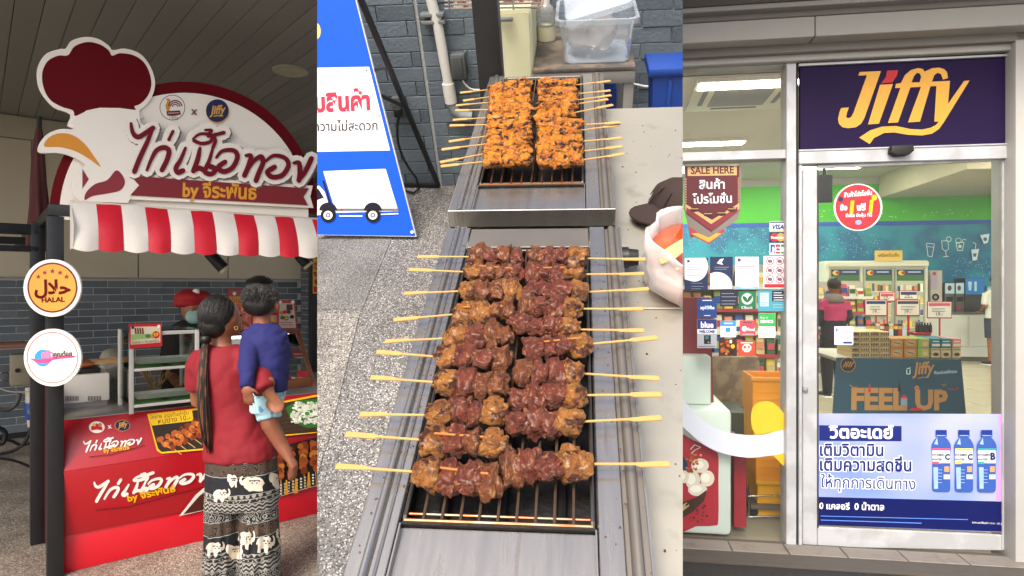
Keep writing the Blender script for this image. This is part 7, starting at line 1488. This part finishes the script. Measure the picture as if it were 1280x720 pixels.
# white open shelf with goods behind (both sides), goods each a thing
def gondola(x0, x1, ytop, ylow, b, rows, lab, n_, frontcol=('gondola', '#b3b0a2')):
    p, q = RP(x0, ytop, b), RP(x1, ytop, b); t = thing('goods_shelf', lab, 'shelf', RF, (p.x, b, 0)); gm = M(frontcol[0], frontcol[1], .5)
    part(MB().box((p.x, b + .40, .01), (q.x, b + .44, p.z)), 'back_panel', gm, t); part(MB().box((p.x, b, .01), (q.x, b + .39, .18)), 'base', gm, t)
    k = 0
    for r_ in range(rows):
        y = ytop + (ylow - ytop) * (r_ + 1) / rows; z = RP(x0, y, b).z; part(MB().box((p.x, b + .02, z - .02), (q.x, b + .395, z)), 'shelf', gm, t)
        part(MB().box((p.x, b + .01, z - .035), (q.x, b + .0195, z + .006)), 'price_strip', P_('strip_red', '#a83a3a') if r_ % 2 else P_('card_sheet', '#d8d3c2'), t)
        for i in range(n_):
            xa_ = p.x + (q.x - p.x) * (i + .08) / n_; xb_ = p.x + (q.x - p.x) * (i + .92) / n_; h = (RP(x0, ytop, b).z - RP(x0, ytop + (ylow - ytop) / rows, b).z) * random.uniform(.55, .86)
            g = thing('packaged_good', 'packet, %s shelf of the %s, %s from left' % (['top', 'second', 'third', 'fourth', 'fifth'][r_], ' '.join(lab.replace(',', '').split()[:6]) if 'tall' in lab else 'shelf behind the window stickers', ['first', 'second', 'third', 'fourth', 'fifth', 'sixth', 'seventh', 'eighth', 'ninth', 'tenth', 'eleventh', 'twelfth'][i]), 'packet', RF, (xa_, b + .03, z), 'packets on the shop shelves')
            c1, c2 = random.sample(gc, 2); part(MB().hexa([(xa_, b + .03, z + .001), (xb_, b + .03, z + .001), (xb_, b + .2, z + .001), (xa_, b + .2, z + .001)], [(xa_ + .006, b + .06, z + h), (xb_ - .006, b + .06, z + h), (xb_ - .006, b + .12, z + h), (xa_ + .006, b + .12, z + h)]), 'packet', c1, g, bevel=.006, seg=1)
            part(MB().box((xa_ + .012, b + .026, z + h * .3), (xb_ - .012, b + .06, z + h * .68)), 'label', c2, g)
gondola(1022, 1092, 352, 446, 6.4, 5, 'tall snack shelf behind the pink jacket, left of the fridge', 7)
gondola(840, 985, 330, 470, 3.8, 5, 'wide goods shelf behind the shop window stickers', 11)
# red board, chest freezer, orange crates behind the window
q0, q1 = RP(840, 447, .35), RP(896, 372, .35); t = thing('red_banner_board', 'tall red board leaning behind the shop window at the far left', 'board', RF, (q0.x, .35, .01)); part(MB().hexa([(q0.x, .32, .01), (q1.x + .0, .32, .01), (q1.x, .36, .01), (q0.x, .36, .01)], [(q0.x, .42, q1.z), (RP(888, 372, .42).x, .42, q1.z), (RP(888, 372, .42).x, .46, q1.z), (q0.x, .46, q1.z)]), 'board', M('board_red', '#7a1520', .4, var=.15), t)
t = thing('ice_cream_freezer', 'pale mint ice cream chest freezer with a red dessert picture behind the window', 'freezer', RF, RP(890, 660, .12)); mint = M('freezer_mint', '#c6d0ca', .4, var=.04)
q0 = RP(820, 660, .12); q1 = RP(915, 660, .12); qt = RP(890, 445, .26)
part(MB().box((q0.x, .12, .02), (q1.x, .85, RP(890, 512, .12).z)), 'cabinet', mint, t, bevel=.03); part(MB().box((q0.x, .26, RP(890, 512, .12).z + .001), (RP(889, 480, .26).x, .9, qt.z)), 'lid_housing', mint, t, bevel=.015)
part(MB().box((RP(917, 600, .22).x, .2, .05), (RP(932, 600, .22).x, .6, RP(920, 556, .22).z)), 'side_panel', P_('freezer_red', '#8a1c28'), t)
pr = Print(RF, (0, .12, 0), NB, .0015, .0004); pr.poly(cr([(840, 547), (866, 550), (892, 563), (898, 570), (898, 600), (898, 650), (893, 657), (870, 658), (840, 660)], 3), P_('freezer_red2', '#a31f30'))
pr.circle(846, 585, 14, P_('blob_blue', '#16305f'), 18)
for x, y, a_, b_ in ((875, 582, 11, 9), (884, 598, 9, 10), (866, 600, 9, 12), (872, 612, 12, 8), (855, 596, 6, 8)): pr.circle(x, y, a_, P_('scoop', '#d9cfc2'), b_); pr.circle(x - 2, y - 1, a_ * .6, P_('scoop2', '#efe8dc'), b_ * .55)
food(pr, 858, 568, 872, 590, 30, skc[:4], (1, 2.4)); pr.poly([(840, 632), (870, 622), (884, 612), (880, 626), (866, 640), (840, 655)], P_('choc_brown', '#3a2016')); pr.poly([(840, 640), (858, 628), (862, 632), (840, 650)], tanp); pr.line([(863, 562), (868, 556), (876, 559), (868, 563), (864, 567)], .8, icw); pr.circle(876, 569, 1.6, P_('salmon2', '#e28b74')); food(pr, 856, 630, 884, 652, 26, [P_('choc_brown', '#3a2016')], (.8, 2.2))
pr.part(t)
om = M('crate_orange', '#ee9a1c', .45, var=.12, vs=4, bump=.05); oy = M('crate_yellow', '#f0b020', .45, var=.12, vs=4)
bO = .55; zprev = .12
for k, (yb, yt, m_, lb) in enumerate(((645, 602, oy, 'lowest yellow'), (601, 560, om, 'second orange'), (559, 520, oy, 'third yellow'), (519, 472, om, 'topmost open orange'))):
    x0_, x1_ = (938 + 2 * (3 - k), 1000); p, q = RP(x0_ + 3, yb, bO), RP(x1_, yt, bO)
    t = thing('plastic_crate', '%s crate of the stack behind the shop window' % lb, 'crate', RF, (p.x, bO, p.z), 'crates stacked behind the window'); xl, xr, w_ = p.x, q.x, .012
    for nm_, a_, b_ in (('front_wall', (xl, bO, p.z), (xr, bO + w_, q.z - .002)), ('back_wall', (xl, bO + .32, p.z), (xr, bO + .332, q.z - .002)), ('side_wall', (xl, bO + w_ + .001, p.z), (xl + w_, bO + .319, q.z - .002)), ('side_wall', (xr - w_, bO + w_ + .001, p.z), (xr, bO + .319, q.z - .002)), ('bottom', (xl + w_, bO + w_, p.z), (xr - w_, bO + .319, p.z + .01))): part(MB().box(a_, b_), nm_, m_, t, bevel=.004, seg=1)
    part(MB().box((xl - .012, bO - .012, q.z - .03), (xr + .006, bO - .0005, q.z - .004)), 'rim', m_, t, bevel=.004)
    for i in range(3): zz = p.z + (q.z - p.z) * (.2 + .2 * i); part(MB().box((xl + .02, bO - .005, zz), (xr - .01, bO - .0003, zz + .008)), 'rib', m_, t)
t = thing('steel_trolley', 'low steel wire trolley under the crate stack', 'trolley', RF, RP(955, 660, bO - .05)); rs_ = chrome
for y in (620, 646): part(MB().tube([RP(935, y, bO - .05), RP(1000, y - 1, bO - .05)], .006, 8), 'rail', rs_, t)
for x in (936, 986): part(MB().tube([RP(x, 606, bO - .05), RP(x, 664, bO - .05)], .006, 8), 'upright', rs_, t)
part(MB().box((RP(937, 650, bO).x, bO - .04, .06), (RP(1000, 650, bO).x, bO + .34, .09)), 'deck', brd, t)
for x in (942, 990):
    q = RP(x, 655, bO); part(MB().tube([(q.x, bO - .012, .035), (q.x, bO + .012, .035)], .028, 16), 'wheel', rub, t)
q0 = RP(899, 612, .5); solo(MB().box((RP(889, 515, .95).x, .95, .01), (RP(935, 515, .95).x, 1.4, RP(900, 515, .95).z)), 'dark_cabinet', M('cabinet_slate', '#3b4540', .5), 'dark slate cabinet between the freezer and the crates', 'cabinet', RF, bevel=.01)
solo(MB().box((RP(888, 640, .88).x, .88, .01), (RP(905, 640, .88).x, .94, RP(905, 513, .88).z)), 'white_board_panel', mint, 'narrow pale panel standing right of the mint freezer', 'panel', RF, bevel=.006)
solo(MB().box((RP(890, 500, 1.6).x, 1.6, .01), (RP(950, 500, 1.6).x, 1.9, RP(900, 445, 1.6).z)), 'brown_goods_stand', M('brown_mottled', '#6f5a44', .6, var=.4, vs=6, col2='#8f7a5c', cs=7), 'brown mottled goods stand behind the chest freezer', 'stand', RF, bevel=.02)
# ------------------------------------------------------------------ shoppers
def shopper(cx, yh, yf, label, skinm, top, top2, bottom, shorts=False, facing=1, hairm_=hairm, arms=True):
    d = CAMZ * F / (yf - 360); s = (yf - yh) / 165.0 * 1.0
    def Z(x, y, dy=0): return W.dep(x, y, d) + V((0, dy, 0))
    H = (yf - yh) * d / F; k = H / 1.65; X = Z(cx, yf).x
    t = thing('person', label, 'person', W, (X, d, 0))
    def v(x, y, z): return V((X + x * k, d + y * k, z * k))
    def rg(x, z, rx, ry, n=18): return [v(x + rx * math.cos(2*math.pi*j/n), ry * math.sin(2*math.pi*j/n), z) for j in range(n)]
    b = MB(); b.loft([rg(0, .82, .14, .10), rg(0, .95, .135, .1), rg(0, 1.1, .13, .095), rg(0, 1.25, .16, .1), rg(0, 1.34, .15, .08), rg(0, 1.38, .06, .05)]); b.tube([v(0, 0, 1.34), v(0, 0, 1.45)], .05 * k, 12)
    b.ell(v(0, 0, 1.53), (.075 * k, .09 * k, .105 * k), 18, 12); b.ell(v(0, .05 * facing, 1.48), (.045 * k, .045 * k, .05 * k)); b.ell(v(0, .095 * facing, 1.52), (.011 * k, .014 * k, .015 * k))
    for sx in (-1, 1):
        b.ell(v(.076 * sx, 0, 1.52), (.009 * k, .016 * k, .026 * k)); b.tube([v(.17 * sx, 0, 1.31), v(.20 * sx, -.02, 1.08), v(.15 * sx, .16 * facing, .98)], [.045 * k, .038 * k, .026 * k], 12)
        fingers(b, v(.13 * sx, .22 * facing, .97), (-.3 * sx, facing, 0), (0, 0, 1), .95 * k, .5, thumb=-sx * facing)
        b.tube([v(.08 * sx, 0, .85), v(.085 * sx, 0, .45), v(.085 * sx, 0, .08)], [.08 * k, .052 * k, .036 * k], 12)
    part(bake(b, .012, 'body', 3), 'body', skinm, t, smooth=2)
    b = MB(); b.loft([rg(0, .80, .165, .125), rg(0, .95, .16, .12), rg(0, 1.1, .155, .115), rg(0, 1.25, .185, .12), rg(0, 1.34, .165, .095), rg(0, 1.385, .075, .06)])
    for sx in (-1, 1): b.tube([v(.165 * sx, 0, 1.315), v(.20 * sx, -.01, 1.10)] + ([v(.16 * sx, .12 * facing, 1.0)] if top2 else []), [.06 * k, .055 * k] + ([.045 * k] if top2 else []), 14)
    part(bake(b, .012, 'top', 3, lambda p, n_: .006 * noise.noise(p * 14)), 'top', top, t, smooth=2)
    if top2: b = MB(); b.loft([rg(0, .78, .172, .13), rg(0, .95, .17, .13), rg(0, 1.06, .165, .126)]); [b.tube([v(.185 * sx, 0, 1.20), v(.20 * sx, -.01, 1.10), v(.16 * sx, .12 * facing, 1.0)], [.066 * k, .062 * k, .05 * k], 14) for sx in (-1, 1)]; part(bake(b, .012, 'lower', 3), 'lower_jacket', top2, t, smooth=2); part(MB().loft([rg(0, 1.30, .15, .125), rg(0, 1.36, .13, .11), rg(0, 1.42, .085, .085)]), 'hood', M('hood_grey', '#6f6660', .8), t, smooth=2)
    b = MB()
    for sx in (-1, 1): b.tube([v(.08 * sx, 0, .86), v(.09 * sx, 0, .5)] + ([] if shorts else [v(.085 * sx, 0, .06)]), [.105 * k, .085 * k] + ([] if shorts else [.06 * k]), 16)
    part(bake(b, .012, 'bottom', 2), 'shorts' if shorts else 'trousers', bottom, t, smooth=2)
    b = MB(); b.ell(v(0, -.012 * facing, 1.555), (.087 * k, .1 * k, .095 * k), 18, 12); part(b, 'hair', hairm_, t, smooth=2)
    for sx in (-1, 1):
        b = MB(); foot(b, v(.085 * sx, .03 * facing, .02), (sx * .2, facing, 0), .26 * k, .045 * k); part(b, 'shoe', M('shoe_dark', '#1a1a1c', .5), t, smooth=2); part(MB().box(v(.085 * sx - .045, -.05 if facing > 0 else -.2, .004), v(.085 * sx + .045, .2 if facing > 0 else .05, .022)), 'sole', white, t, bevel=.004)
    return t
shopper(1042, 346, 497, 'shopper in a pink and black jacket seen from behind beside the shelf', skin, M('jacket_pink', '#a82c58', .75), M('jacket_black', '#15151a', .8), M('trousers_black', '#101014', .8))
shopper(1244, 343, 457, 'man in a white T-shirt and dark shorts by the drinks counter at the right', skin, M('tshirt_white', '#c9cdbe', .8), None, M('shorts_slate', '#2c3440', .8), shorts=True, facing=1)
